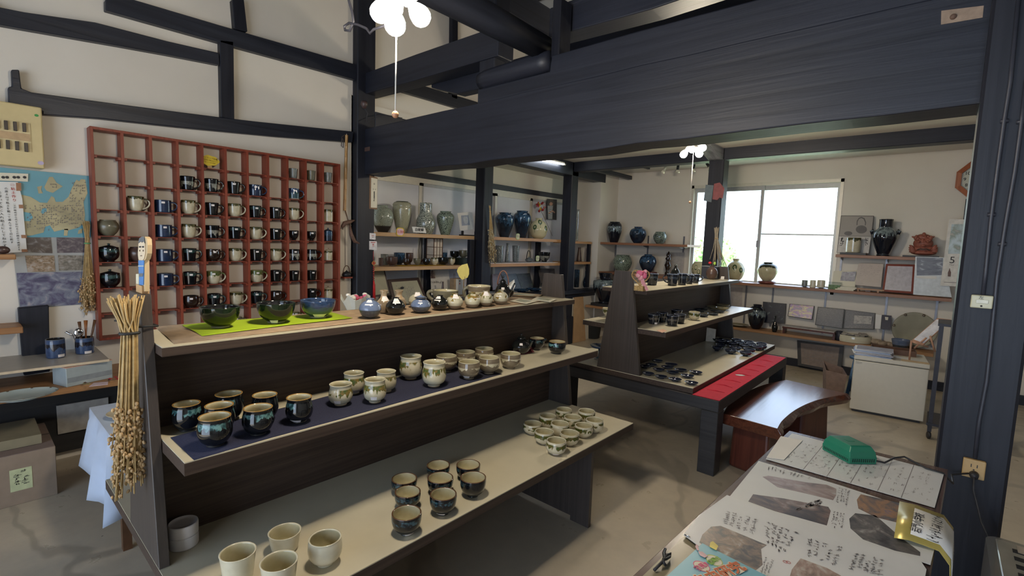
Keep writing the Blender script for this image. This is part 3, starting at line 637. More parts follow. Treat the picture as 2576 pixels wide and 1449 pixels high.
def teapot(spec, z, label, mats, arch=False, spout_ang=.9, bodyk='ballw', hm=None, cat='teapot', archh=1.0):
    px, by, ty, w = spec; c, r, h, fa = place(px, by, z+E0, w, ty, .5)
    ob, o = pot('teapot', bodyk, mats, label, cat, c, r, h)
    MB().lathe([(r*.45, h*.95), (r*.47, h*.985), (r*.30, h*1.08), (r*.1, h*1.12), (r*.07, h*1.16), (r*.13, h*1.22), (r*.12, h*1.28), (.0006, h*1.3)], 20).obj('lid', mats[0], ob)
    a = fa+spout_ang; d = Vector((math.cos(a), math.sin(a), 0))
    MB().tube([d*r*.8+Vector((0, 0, h*.45)), d*r*1.15+Vector((0, 0, h*.6)), d*r*1.4+Vector((0, 0, h*.85)), d*r*1.55+Vector((0, 0, h*.95))], [r*.2, r*.16, r*.11, r*.1], 10).obj('spout', mats[0], ob)
    if arch:
        pts = [Vector((math.cos(a)*r*.72*math.cos(PI*i/16), math.sin(a)*r*.72*math.cos(PI*i/16), h*.82+archh*r*1.6*math.sin(PI*i/16))) for i in range(17)]
        MB().tube(pts, [r*.07+r*.02*(i % 2) for i in range(17)], 8).obj('handle', hm or mats[0], ob)
    else: handle(ob, o, a+PI*.5, h*.3, h*.75, r*.45, r*.12, mats[0])
    sticker(ob, o, fa, h*.62, .016, .01); return ob
teapot((1310, 891, 850, 47), ZM+.002, 'shiny black lidded teapot with a tag, on the small red cloth', (G_blk, G_blk))
ob, o, r_, h_, fa = putpot('pouring_bowl', 'bowl', (G_teno, G_in), 'black pouring bowl with a spout, behind the black teapot', 'bowl', (1350, 882, 850, 40), ZM)
MB().tube([(r_*.85*math.cos(fa+1.2), r_*.85*math.sin(fa+1.2), h_*.85), (r_*1.25*math.cos(fa+1.2), r_*1.25*math.sin(fa+1.2), h_*.98)], [r_*.2, r_*.12], 10).obj('spout', G_teno, ob)
putpot('tea_cup', 'round', (G_tenm, G_in), 'black cup with pale teal drips, alone at the right end of the middle shelf', 'cup', (1400.6, 891.4, 858.5, 44), ZM)
# ---- front stand, top shelf
M_BRP = plain('brown_paper_cloth', (.34, .24, .15), .9, 0, .22, 22, bump=.25)
ob = cloth('table_runner', M_BRP, [xy(390, 822, ZT+.001), xy(438, 865, ZT+.001), xy(1372, 758, ZT+.001), xy(1335, 742, ZT+.001)], ZT, 'long brown cloth runner along the top shelf', nx=40, ny=6, amp=.0009, seed=5)
M_LIME = plain('lime_paper', (.36, .50, .012), .8, 0, .06, 10)
cloth('lime_cloth', M_LIME, [xy(457, 820, ZT), xy(507, 848, ZT), xy(885, 802, ZT), xy(835, 789, ZT)], ZT+.003, 'bright lime green mat under the three big bowls', nx=20, ny=4, amp=.0009, seed=4)
ZL = ZT+.0065
for sp, ms, tx, st in [((555, 826, 771, 105), (G_blkg, G_ind), 'large black bowl with green sheen, leftmost on the lime mat', None), ((695, 814, 761, 99), (G_blkg, G_ind), 'large black bowl with green sheen, middle of the lime mat', (-.2, .02)), ((800, 801, 754, 90), (G_blug, G_blug), 'blue bowl with green patches, right end of the lime mat', (.15, .08, .03, .012))]:
    putpot('serving_bowl', 'bowl', ms, tx, 'bowl', sp, ZL, 'large serving bowls on the lime mat', st=st, seg=48)
ZR = ZT+.0045
g = 'little ball vases along the top shelf'
for sp, kd, m_, tx, st in [
 ((931, 800.5, 750.5, 56), 'ball', G_slate, 'round slate blue vase, leftmost of the row of ball vases', (-.15, .70)),
 ((965, 787.5, 730, 37), 'bottle', G_tanv, 'tan bottle vase with flared neck, behind the slate blue vase', (.3, .55)),
 ((994.5, 791, 748.5, 49), 'ballw', G_blk, 'round shiny black vase with a tag', (.15, .70)),
 ((1003, 779, 730, 39), 'bottle', G_tanv, 'tan bottle vase with olive runs, behind the black vase', None),
 ((1050, 774, 736, 46), 'ball', G_ball, 'cream and green ball vase hidden behind the blue lidded jar', (.0, .78)),
 ((1106, 780, 743, 43.5), 'ballw', G_blk, 'round black vase with a knotted front, right of the blue jar', (-.35, .68)),
 ((1143, 777.5, 738.5, 43), 'ball', G_ball, 'cream ball vase with olive shoulder, right of the black vase', (.2, .72)),
 ((1188, 774, 735, 40), 'ball', G_ball, 'cream ball vase with amber neck and green spot', (.7, .62)),
 ((1221, 770, 731.5, 38), 'ball', G_ball, 'cream ball vase with little ears at its neck', (.1, .72)),
 ((1259, 765.5, 729.5, 38), 'ball', G_ball, 'cream ball vase with brown lower half, rightmost of the ball vases', (-.3, .56))]:
    putpot('ball_vase', kd, (m_, G_ind), tx, 'vase', sp, ZR, g, st=(st[0], st[1], .030, .017) if st else None, seg=32)
ob, o, r_, h_, fa = putpot('lidded_jar', 'ballw', (G_slate, G_ind), 'round blue jar with a flat lid, fourth along the top shelf', 'jar', (1058, 787, 748, 51), ZR, st=(-.05, .66))
MB().lathe([(r_*.55, h_*.93), (r_*.62, h_*.95), (r_*.60, h_*1.0), (r_*.3, h_*1.09), (r_*.10, h_*1.12), (r_*.1, h_*1.17), (.0006, h_*1.19)], 24).obj('lid', G_slate, ob)
ob, o, r_, h_, fa = putpot('handled_bowl', 'bowl', (G_oli, G_in), 'wide olive bowl with cream inside and a loop handle, behind the ball vases', 'bowl', (1120, 768, 730, 65), ZR)
handle(ob, o, fa-1.75, h_*.25, h_*.9, r_*.5, .008, G_oli)
ob, o, r_, h_, fa = putpot('handled_pot', 'taper', (G_brsw, G_in), 'tall olive pot with cream swirl band and handle, behind the ball vases', 'pot', (1204, 768, 718, 59), ZR)
handle(ob, o, fa-1.7, h_*.25, h_*.85, r_*.4, .008, G_oli)
M_CANE = wood('cane_handle', (.10, .035, .02), (.24, .10, .05), .4, 'z', 20, 90, .3)
teapot((1264, 758, 708, 39), ZR, 'black teapot with a tall woven cane handle at the back of the top shelf', (G_blk, G_blk), True, 1.4, 'ballw', M_CANE, archh=1.15)
ob, o, r_, h_, fa = putpot('small_bowl', 'bowl', (G_blk, G_ind), 'small black bowl holding a folded white paper', 'bowl', (1281, 747, 730, 24), ZR)
pc = ob.location+Vector((0, 0, h_)); M_WP = plain('white_tissue', (.72, .72, .70), .5, 0, .05)
m = MB(); m.add([(-.012, 0, -.012), (.012, 0, -.012), (.03, .006, .022), (.024, .0, .058), (.0, -.004, .040), (-.022, .0, .018), (0, .01, .02)], [(0, 1, 6), (1, 2, 6), (2, 3, 6), (3, 4, 6), (4, 5, 6), (5, 0, 6)], 0, False)
ob = m.obj('folded_paper', M_WP, None, pc, fa+PI/2); ob.modifiers.new('s', 'SOLIDIFY').thickness = .001; tag(ob, 'folded white paper standing in the small black bowl', 'paper')
# ------------------------------------------------------------------ lettering
_fc = D.curves.new('lettering', 'FONT'); _fo = D.objects.new('lettering_source', _fc); COL.objects.link(_fo); TXC = {}
def textmesh(s, size, bold=0, al='CENTER'):
    key = (s, size, bold, al)
    if key in TXC: return TXC[key]
    _fc.body = s; _fc.size = size; _fc.align_x = al; _fc.align_y = 'CENTER'; _fc.extrude = 0.0002; _fc.offset = bold; _fc.resolution_u = 3
    bpy.context.view_layer.update()
    me = D.meshes.new_from_object(_fo.evaluated_get(bpy.context.evaluated_depsgraph_get())); TXC[key] = me; return me
def letters(par, s, size, mat, origin, right, up, name='lettering', vertical=False, bold=0, al='CENTER', pitch=1.08):
    """text laid on a surface: origin in the parent's space, right / up unit vectors"""
    R = Vector(right).normalized(); U = Vector(up).normalized(); N = R.cross(U)
    B = Matrix((R, U, N)).transposed(); vs = []; fs = []
    items = [(s, 0)] if not vertical else [(ch, -i*size*pitch) for i, ch in enumerate(s)]
    for tx, dy in items:
        if not tx.strip(): continue
        me = textmesh(tx, size, bold, al); o = len(vs)
        vs += [Vector(origin)+B @ Vector((v.co.x, v.co.y+dy, v.co.z+.0004)) for v in me.vertices]; fs += [tuple(o+k for k in p.vertices) for p in me.polygons]
    m = D.meshes.new('lettering'); m.from_pydata([tuple(v) for v in vs], [], fs); m.materials.append(mat)
    ob = D.objects.new(name, m); COL.objects.link(ob)
    if par is not None: ob.parent = par
    return ob
def strokes(par, quad, cols, rows, mat, seed=0, size=.7, name='handwriting', fill=.95, lw=.09):
    """rows and columns of small brush marks inside a quad (TL, TR, BR, BL)"""
    rr = random.Random(seed); TL, TR, BR, BL = [Vector(q) for q in quad]; N = (TR-TL).cross(BL-TL).normalized()*-1; m = MB()
    def P(u, v): return (TL*(1-u)+TR*u)*(1-v)+(BL*(1-u)+BR*u)*v
    du, dv = 1/cols, 1/rows
    for c in range(cols):
        ln = rr.uniform(.75, 1)
        for r_ in range(rows):
            if r_/rows > ln or rr.random() > fill: continue
            for k in range(rr.randint(3, 5)):
                u = (c+.5+rr.uniform(-.3, .3)*size)*du; v = (r_+.5+rr.uniform(-.35, .35)*size)*dv; a = rr.choice([0, PI/2, rr.uniform(0, PI)]); l = rr.uniform(.15, .42)*size
                u2, v2 = math.cos(a)*l*du, math.sin(a)*l*dv; w = lw*size*min(du*(TR-TL).length, dv*(BL-TL).length)
                A, Bq = P(u-u2, v-v2), P(u+u2, v+v2); s_ = (Bq-A).cross(N)
                if s_.length < 1e-7: continue
                s_ = s_.normalized()*w; m.add([A-s_+N*.0006, Bq-s_*.6+N*.0006, Bq+s_*.6+N*.0006, A+s_+N*.0006], [(0, 1, 2, 3)])
    return m.obj(name, mat, par)
INK = plain('black_ink', (.02, .02, .022), .6, 0, 0); INKR = plain('red_ink', (.45, .03, .03), .6, 0, 0); INKG = plain('faded_ink', (.22, .20, .20), .7, 0, 0)
M_PAPER = plain('white_paper', (.70, .69, .66), .75, 0, .03, 8); M_CARDW = plain('ivory_card', (.66, .62, .50), .6, 0, .04, 8)
def sheet(name, corners, mat, label, cat, th=.0015, off=None, group=None, parent=None):
    """flat thin sheet through 3d corners (TL, TR, BR, BL), thickness away from the viewer"""
    c = [Vector(p) for p in corners]; n = (c[1]-c[0]).cross(c[-1]-c[0]).normalized()
    ctr = sum(c, Vector((0, 0, 0)))/len(c)
    if n.dot(Vector(CAM)-ctr) > 0: n = -n
    m = MB().prism([p-ctr for p in c], n*th); o = m.obj(name, mat, parent, ctr if parent is None else ctr-parent.location)
    if label: tag(o, label, cat, group)
    return o, ctr
def photomat(name, cols, sc=6, seed=0, streak=(1, 1, 1)):
    """a printed photograph: soft patches of a few colours"""
    if name in MC: return MC[name]
    t = NT(name); v = t.map(t.co('Generated'), streak, (seed*3.1, seed*1.7, seed)); n = t.noise(v, sc, 5, .6, dist=.8); n2 = t.noise(v, sc*2.3, 3, .5)
    cr = t.n('ShaderNodeValToRGB', {0: t.math('ADD', t.math('MULTIPLY', n, .8), t.math('MULTIPLY', n2, .2))}); e = cr.color_ramp.elements
    k = len(cols); lo, hi = .30, .70
    e[0].position = lo; e[0].color = c4(cols[0]); e[1].position = hi; e[1].color = c4(cols[-1])
    for i in range(1, k-1): x = e.new(lo+(hi-lo)*i/(k-1)); x.color = c4(cols[i])
    t.set('Base Color', cr.outputs[0]); t.set('Roughness', .35); MC[name] = t.m; return t.m
# ------------------------------------------------------------------ red mug rack
M_RED = wood('red_stained_wood', (.15, .022, .010), (.27, .052, .025), .5, 'z', 8, 50, .15)
RX0, RXF = -3.595, -3.505; ry0, ry1 = onx(229, 319, RXF).y, onx(852, 411, RXF).y+.008; rz0, rz1 = .662, 1.838
NC, NR = 11, 8; cw = (ry1-ry0)/NC; ch = (rz1-rz0)/NR
rack = thing('mug_rack', 'big red wooden wall rack with eighty-eight square cells for mugs', 'rack', (RX0, ry0, rz0))
dpt = RXF-RX0; Ly, Lz = ry1-ry0, rz1-rz0
m = MB(); m.box(0, dpt, -.006, .008, 0, Lz); m.box(0, dpt, Ly-.008, Ly+.006, 0, Lz); m.box(0, dpt, .008, Ly-.008, 0, .014); m.box(0, dpt, .008, Ly-.008, Lz-.014, Lz); m.obj('frame', M_RED, rack, bev=.001)
for c in range(1, NC): MB().box(0, dpt, c*cw-.007, c*cw+.007, .014, Lz-.014).obj('divider', M_RED, rack)
for q in range(1, NR):
    z = Lz-q*ch; m = MB()
    for c in range(NC):
        a, b = c*cw+.008, (c+1)*cw-.008; m.box(0, dpt-.012, a, b, z-.004, z)
        m.box(.01, dpt-.004, a, a+.012, z-.016, z-.004); m.box(.01, dpt-.004, b-.012, b, z-.016, z-.004)
    m.obj('shelf', M_RED, rack)
def cell(c, r_): return Vector((-3.547, ry0+(c+.5)*cw-.006, rz1-(r_+1)*ch+E0))
ORD = ['first', 'second', 'third', 'fourth', 'fifth', 'sixth', 'seventh', 'eighth', 'ninth', 'tenth', 'eleventh']; ROW = ['top', 'second', 'third', 'fourth', 'fifth', 'sixth', 'seventh', 'bottom']
protos = {}
def rackpot(key, c, r_, look, cat='mug', name='mug'):
    kind, ms, rr_, hh, hnd, lid, st = KEYS[key]; lab = '%s, red rack %s row, %s column' % (look, ROW[r_], ORD[c]); loc = cell(c, r_); rz = random.uniform(-.12, .12)
    if kind == 'x': return
    if key in protos:
        ob = copy_tree(protos[key]); ob.location = loc; ob.rotation_euler = (0, 0, rz); tag(ob, lab, cat, 'pots in the red rack'); ob.name = name; return
    ob, o = pot(name, kind, ms, lab, cat, loc, rr_, hh, rz, 'pots in the red rack', seg=28); protos[key] = ob
    if hnd: handle(ob, o, 1.22, hh*.16, hh*.84, .029, .0044, ms[0])
    if lid: MB().lathe([(rr_*.75, hh*.97), (rr_*.98, hh*1.0), (rr_*.95, hh*1.03), (rr_*.4, hh*1.14), (rr_*.12, hh*1.17), (rr_*.12, hh*1.22), (rr_*.2, hh*1.27), (.0006, hh*1.31)], 24).obj('lid', ms[0], ob)
    if st: sticker(ob, o, -.15, hh*.72, .017, .011)
G_blkteal = glaze('black_glaze_dark_teal_band', BLK, (.03, .07, .07), .68, .9, .06, 4)
G_brblk = glaze('brown_black_glaze', (.018, .010, .008), base2=(.03, .018, .012))
G_blkspk = glaze('black_glaze_white_specks', BLK, (.30, .30, .26), .30, .62, .35, 7, fill=.75)
KEYS = {
 'blk': ('taper', (G_blk, G_ind), .038, .080, 1, 0, 1), 'blkt': ('taper', (G_blkteal, G_ind), .038, .081, 1, 0, 1), 'spk': ('taper', (G_blkspk, G_ind), .040, .083, 1, 0, 0),
 'blu': ('straight', (G_blue, G_blue), .042, .074, 1, 0, 1), 'crm': ('mugr', (G_crdk, G_in), .039, .084, 1, 0, 0), 'crg': ('mugr', (G_crgd, G_in), .041, .083, 1, 0, 1),
 'teal': ('straight', (G_blug, G_blug), .040, .076, 1, 0, 1), 'tmb': ('tumbler', (G_gry, G_ind), .030, .070, 0, 0, 0), 'tmo': ('tumbler', (G_oli, G_ind), .031, .072, 0, 0, 0), 'tmp': ('tumbler', (G_gry, G_in), .030, .074, 0, 0, 0),
 'tmc': ('straight', (G_crdk, G_in), .036, .092, 0, 0, 0), 'brn': ('squat', (G_oli, G_ind), .050, .088, 0, 0, 0), 'brn2': ('squat', (G_brn, G_ind), .050, .085, 0, 0, 0), 'lidp': ('round', (G_blkteal, G_ind), .046, .080, 0, 1, 0),
 'gob': ('goblet', (G_blk, G_ind), .033, .070, 0, 0, 1), 'ljb': ('straight', (G_bluj, G_ind), .034, .078, 0, 1, 0), 'ptm': ('straight', (G_blkspk, G_ind), .040, .082, 1, 0, 0), 'pcu': ('straight', (G_blkspk, G_ind), .040, .082, 0, 0, 1),
 'ljc': ('straight', (G_crdk, G_in), .033, .072, 0, 1, 0), 'bbr': ('round', (G_brblk, G_ind), .043, .076, 1, 0, 1), 'cup': ('taper', (G_blk, G_ind), .036, .072, 0, 0, 1), 'sml': ('round', (G_crdk, G_in), .034, .062, 1, 0, 1)}
B_ = 'black mug'; C_ = 'cream mug with dark drips'; U_ = 'blue mug'
for c, r_, k, lk in [(8, 0, 'tmb', 'dark grey tumbler'), (9, 0, 'tmo', 'olive tumbler'), (10, 0, 'tmp', 'pale grey tumbler'),
 (3, 1, 'spk', 'black mug with pale splashes'), (4, 1, 'spk', 'black mug with pale splashes'), (5, 1, 'blk', B_), (6, 1, 'blu', U_), (8, 1, 'teal', 'teal blue mug'),
 (1, 2, 'crm', C_), (2, 2, 'blu', U_), (3, 2, 'crm', C_), (4, 2, 'blk', B_), (5, 2, 'crm', C_), (6, 2, 'blkt', B_), (7, 2, 'blk', B_), (8, 2, 'crm', C_), (10, 2, 'tmc', 'tall cream cup with dark band'),
 (0, 3, 'brn', 'wide olive brown pot'), (2, 3, 'blu', U_), (3, 3, 'crm', C_), (4, 3, 'spk', 'black mug with pale splashes'), (5, 3, 'blkt', B_), (6, 3, 'crm', C_), (7, 3, 'blk', B_), (8, 3, 'gob', 'black footed cup'), (9, 3, 'gob', 'black footed cup'), (10, 3, 'ljb', 'dark lidded jar'),
 (0, 4, 'lidp', 'black lidded pot'), (1, 4, 'brn2', 'brown pot behind the wooden doll'), (2, 4, 'blu', U_), (3, 4, 'blkt', B_), (4, 4, 'bbr', 'brown black mug'), (5, 4, 'crm', C_), (6, 4, 'blk', B_), (7, 4, 'crm', C_), (8, 4, 'pcu', 'black speckled cup'), (9, 4, 'ptm', 'black speckled mug'), (10, 4, 'ljc', 'cream lidded jar'),
 (0, 5, 'lidp', 'black lidded pot'), (2, 5, 'blu', U_), (3, 5, 'blkt', B_), (4, 5, 'crg', 'cream mug with green curtain'), (6, 5, 'crg', 'cream mug with green curtain'), (7, 5, 'blk', B_), (8, 5, 'cup', 'small black cup'), (9, 5, 'cup', 'small black cup'),
 (3, 6, 'bbr', 'brown black mug'), (4, 6, 'blkt', B_), (5, 6, 'crm', C_), (6, 6, 'blkt', B_), (7, 6, 'bbr', 'brown black mug'), (9, 6, 'blk', B_), (10, 6, 'ljc', 'cream lidded jar'), (5, 7, 'sml', 'small cream mug'), (8, 7, 'sml', 'small cream mug')]:
    rackpot(k, c, r_, lk, 'mug' if KEYS[k][4] else 'jar' if KEYS[k][5] else 'cup', 'mug' if KEYS[k][4] else 'lidded_jar' if KEYS[k][5] else 'cup')
# yellow cloud card in the top row
cc = onx(528, 404, -3.52); pts = []
for i in range(40):
    a = 2*PI*i/40; rr_ = 1+.055*math.cos(a*7)+.03*math.cos(a*3); pts.append((0, .052*rr_*math.cos(a), .032*rr_*math.sin(a)))
M_YEL = plain('yellow_card', (.62, .45, .03), .6, 0, .05)
ob = MB().prism([Vector(p) for p in pts], (-.003, 0, 0)).obj('sign_card', M_YEL, None, cc); tag(ob, 'yellow cloud shaped handwritten card in the top row of the red rack', 'sign')
dn = Vector((0, .12, -1)).normalized(); rt = Vector((0, 1, .0))
for i, (tx, sz) in enumerate([('マイカップ各種', .0125), ('陶の町歩きで選んだカップで', .0068), ('コーヒーはいかが', .0075)]):
    letters(ob, tx, sz, plain('brown_ink', (.14, .07, .0), .6), (.0008, .0, .014-i*.0135), (0, 1, -.10), (0, .10, 1))
MB().box(-.02, -.004, -.012, .012, -(cc.z-(rz1-ch))+.0005, -.02).obj('cork_stand', plain('cork', (.40, .26, .12), .8), ob)
# ------------------------------------------------------------------ left wall: panel, map, posters
M_BEI = plain('beige_metal', (.58, .47, .24), .45, 0, .03)
p1 = onx(104, 278, -3.53); p2 = onx(118, 425, -3.53)
r = thing('breaker_panel', 'cream yellow electrical panel with two rows of dark breaker switches', 'panel', (-3.6, -.25, p2.z))
w_ = p1.y+.25; MB().box(0, .07, 0, w_+.002, 0, p1.z-p2.z+.015).obj('panel_box', M_BEI, r, bev=.006, seg=2)
MB().box(.07, .073, .1, w_-.045, .075, p1.z-p2.z-.075).obj('inner_cover', plain('beige_cover', (.62, .51, .28), .5), r)
M_SW = plain('dark_switch', (.018, .011, .010), .4)
for q in [(15, 315), (38, 318), (61, 321), (20, 364), (43, 367), (66, 371), (-8, 312), (-4, 361)]:
    p = onx(q[0], q[1], -3.525)-Vector(r.location); MB().box(.073, .084, p.y-.0065, p.y+.0065, p.z-.022, p.z+.022).obj('switch', M_SW, r, bev=.001)
a_, b_ = onx(75, 338, -3.525)-Vector(r.location), onx(75, 356, -3.525)-Vector(r.location)
MB().box(.0735, .075, -.02, a_.y, b_.z, a_.z).obj('label_strip', plain('tan_strip', (.48, .33, .18), .6), r)
for q, cl, sz, tx in [((92, 290), (.03, .30, .06), .008, None), ((103, 410), (.45, .38, .55), .012, None)]:
    p = onx(q[0], q[1], -3.525)-Vector(r.location); MB().prism([(.0715, p.y+sz*math.cos(k*PI/8), p.z+sz*.8*math.sin(k*PI/8)) for k in range(16)], (-.001, 0, 0)).obj('sticker', plain('st%d' % q[0], cl, .5), r)
def onwall(name, px, mat, label, cat, x=-3.592, th=.0015, parent=None): return sheet(name, [onx(a, b, x) for a, b in px], mat, label, cat, th, parent=parent)
M_SEA = plain('map_sea_blue', (.10, .30, .38), .45, 0, .12, 3); M_LAND = plain('map_land', (.38, .34, .20), .5, 0, .22, 9)
mp, mc = onwall('wall_map', [(-60, 415), (102, 431), (224, 443), (229, 500), (228, 597), (60, 597), (-60, 600)], M_SEA, 'pale blue illustrated map of islands pinned left of the red rack', 'map')
CR = lambda L: [(a/5.573, 400+b/5.573) for a, b in L]
def land(px, nm='land_shape', x=-3.5905, mt=None):
    pts = [onx(a, b, x)-mc for a, b in px]; MB().prism(pts, (-.0008, 0, 0)).obj(nm, mt or M_LAND, mp)
land(CR([(620, 395), (690, 250), (740, 250), (790, 330), (880, 385), (820, 420), (740, 475), (650, 445)])); land(CR([(520, 390), (590, 375), (575, 430), (600, 480), (540, 485)]))
land(CR([(300, 500), (430, 530), (560, 610), (660, 615), (720, 520), (760, 540), (780, 600), (880, 600), (960, 530), (1010, 400), (1070, 290), (1110, 310), (1140, 280), (1195, 290), (1225, 480), (1170, 600), (1190, 780), (1180, 900), (1090, 965), (960, 1000), (880, 990), (760, 1020), (700, 930), (630, 950), (610, 1030), (450, 1070), (300, 1080)]))
land(CR([(330, 740), (430, 760), (460, 820), (420, 870), (340, 870)]), 'bay_shape', -3.5895, M_SEA); land(CR([(570, 750), (600, 690), (650, 690), (655, 730), (600, 770)]), 'lake_shape', -3.5895, M_SEA)
land(CR([(900, 980), (955, 980), (945, 1075), (895, 1075)])); land(CR([(1100, 1000), (1160, 970), (1150, 1040), (1090, 1050)]))
P5 = lambda a, b: onx(a/5.573, 400+b/5.573, -3.589)-mc
strokes(mp, [P5(340, 640), P5(1180, 640), P5(1160, 960), P5(340, 1040)], 26, 12, INKG, 3, .9, 'place_names', .55)
strokes(mp, [P5(1000, 320), P5(1210, 320), P5(1180, 640), P5(960, 640)], 7, 9, INKG, 4, .9, 'place_names', .6)
strokes(mp, [P5(690, 340), P5(800, 340), P5(800, 410), P5(690, 410)], 3, 2, INKG, 5, .9, 'place_names')
ob, oc = onwall('picture_strip', [(-60, 432), (71, 437), (70, 457), (-60, 452)], M_CARDW, 'ivory strip with small drawings of pots above the white sheet', 'strip', -3.585)
for i, a in enumerate([8, 18, 36, 46, 62]): 
    c_ = onx(a, 446, -3.5835)-oc; MB().prism([c_+Vector((0, .006*math.cos(k*PI/5)*(1+.3*(k % 2)), .007*math.sin(k*PI/5))) for k in range(10)], (-.0005, 0, 0)).obj('pot_drawing', INK, ob)
ob, oc = onwall('handwritten_sheet', [(-60, 455), (45, 458), (56, 500), (68, 634), (-60, 640)], M_PAPER, 'white sheet of vertical handwriting taped over the map', 'sheet', -3.583)
def col(px0, py0, px1, py1, tx, mat, n=None):
    a, b = onx(px0, py0, -3.5815)-oc, onx(px1, py1, -3.5815)-oc; n = len(tx); d = (b-a)/max(1, n-1); sz = d.length*.86
    for i, chh in enumerate(tx): pass
    vs = []
    for i, chh in enumerate(tx):
        if chh == ' ': continue
        vs.append((chh, a+d*i))
    m = D.meshes.new('lettering'); V_, F_ = [], []
    for chh, o_ in vs:
        me = textmesh(chh, sz); k = len(V_); V_ += [(o_.x+v.co.z+.0003, o_.y+v.co.x, o_.z+v.co.y) for v in me.vertices]; F_ += [tuple(k+q for q in p.vertices) for p in me.polygons]
    m.from_pydata(V_, [], F_); m.materials.append(mat); o2 = D.objects.new('lettering', m); COL.objects.link(o2); o2.parent = ob
col(31, 466, 36, 504, '㊀粘土作り', INKR); col(36, 512, 48, 628, '…江戸時代から代々伝わる土の調合で焼成する', INK)
col(15, 475, 30, 610, '①原土山で粘土を掘って運んできて日に乾す', INK); col(-2, 485, 12, 618, '②砕いて水に入れ粘土にしてねかす', INK)
for q in [(40, 460, 53, 480), (47, 515, 58, 524), (53, 591, 67, 599), (54, 627, 69, 634)]: onwall('tape_piece', [(q[0], q[1]), (q[2], q[1]), (q[2]+1, q[3]), (q[0]+1, q[3])], plain('brown_tape', (.30, .14, .07), .5), None, None, -3.5805, .0006, ob)
po, pc = onwall('photo_poster', [(34, 640), (62, 596), (224, 597), (205, 766), (49, 777)], plain('poster_grey', (.33, .34, .34), .5, 0, .15, 6), 'poster of workshop photographs below the map', 'poster', -3.594)
X6 = lambda L: [(a/6.038, 560+b/6.038) for a, b in L]
def pic(px, mat, nm='photograph'): 
    pts = [onx(a, b, -3.5915)-pc for a, b in px]; MB().prism(pts, (-.0008, 0, 0)).obj(nm, mat, po)
pic(X6([(400, 225), (770, 225), (795, 465), (420, 450)]), photomat('hill_photo', [(.05, .035, .035), (.10, .08, .07), (.35, .34, .36)], 2, 1)); pic(X6([(860, 225), (1290, 235), (1295, 455), (870, 460)]), photomat('trees_photo', [(.04, .03, .04), (.10, .08, .10), (.25, .22, .22)], 4, 2))
pic(X6([(380, 500), (820, 500), (840, 745), (420, 750)]), photomat('firewood_photo', [(.05, .04, .03), (.28, .20, .13), (.45, .42, .40)], 5, 3)); pic(X6([(880, 495), (1290, 500), (1280, 720), (895, 730)]), photomat('boat_photo', [(.06, .06, .06), (.20, .18, .15), (.38, .36, .34)], 4, 4))
pic(X6([(250, 765), (1270, 745), (1230, 1240), (310, 1300)]), photomat('pottery_field_photo', [(.03, .04, .08), (.10, .09, .16), (.20, .22, .28), (.42, .36, .38)], 4, 5))
# dark board and shelf stubs
def ywood(name, px0, z0, z1, x1, label, ylen=.8, mat=None, x0=-3.6):
    ob = MB().box(0, x1-x0, -ylen, 0, 0, z1-z0).obj(name, mat, None, (x0, px0, z0), bev=.003); return tag(ob, label, 'shelf')
M_PINE = wood('oiled_pine', (.24, .11, .042), (.42, .22, .095), .45, 'y', 5, 26, .15); M_PINX = wood('oiled_pine_x', (.26, .12, .05), (.45, .25, .12), .45, 'x', 5, 26, .15)
M_PINL = wood('pale_pine', (.42, .25, .12), (.56, .37, .20), .5, 'y', 5, 26, .1); M_PIND = wood('reddish_pine', (.20, .085, .045), (.32, .15, .08), .45, 'x', 5, 26, .12)
a_, b_ = onx(40, 640, -3.44), onx(40, 653, -3.44); ywood('wall_shelf', a_.y, b_.z, a_.z, -3.44, 'short pine shelf end below the handwritten sheet', .8, M_PINE)
a_, b_ = onx(58, 822, -3.42), onx(58, 838, -3.42); ywood('wall_shelf', a_.y, b_.z, a_.z, -3.42, 'lower short pine shelf end at the left edge of the photo', .8, M_PINE)
a_ = onx(8, 628, -3.46); ob = MB().ball((0, 0, .02), .02, 0, 12, 8, (.8, 1.3, 1)).obj('clay_figure', G_brn, None, (a_.x-.02, a_.y, onx(40, 640, -3.44).z)); tag(ob, 'small dark clay figure on the upper pine shelf end', 'figurine')
# shelf with blue pots, long pine shelf, things on them
zw = .613; wy = onx(275, 905, -3.22).y
ob = MB().box(0, .38, -1.1, 0, -.012, 0).obj('wall_shelf', plain('pale_grey_board', (.40, .38, .34), .35, 0, .05), None, (-3.6, wy, zw)); tag(ob, 'thin pale grey shelf carrying the two blue pots', 'shelf')
MB().box(.38, .383, -1.1, 0, -.012, 0).obj('edge_strip', plain('cream_edge', (.55, .44, .30), .6), ob)
G_blp = glaze('blue_grey_pot_glaze', (.05, .085, .17), (.02, .02, .03), .5, .75, .2, 3, base2=(.03, .05, .12), rim=(.09, .10, .11), rough=.12)
putpot('blue_pot', 'straight', (G_blp, G_ind), 'dark blue round pot standing empty on the grey shelf', 'pot', (141, 902, 852, 52), zw, st=(.6, .06, .03, .014), seg=36)
ob, o, r_, h_, fa = putpot('utensil_pot', 'straight', (G_blp, G_ind), 'blue pot holding spoons and forks on the grey shelf', 'pot', (214, 891, 848, 50), zw, st=(.35, .03, .03, .014))
M_WDK = plain('dark_wood_cutlery', (.10, .045, .02), .4, 0, .2); M_STL = plain('polished_steel', (.62, .62, .64), .15, 1, .05)
base = ob.location; 
def stick(pts, rad, mat, nm, lab, cat='spoon'):
    m = MB().tube(pts, rad, 8); o_ = m.obj(nm, mat, None, base+Vector((0, 0, .012))); return tag(o_, lab, cat, 'cutlery in the blue pot')
stick([(0, -.01, 0), (-.01, -.012, .10), (-.012, -.016, .16)], [.003, .004, .008], M_WDK, 'wooden_fork', 'dark wooden fork at the back left of the blue pot', 'fork')
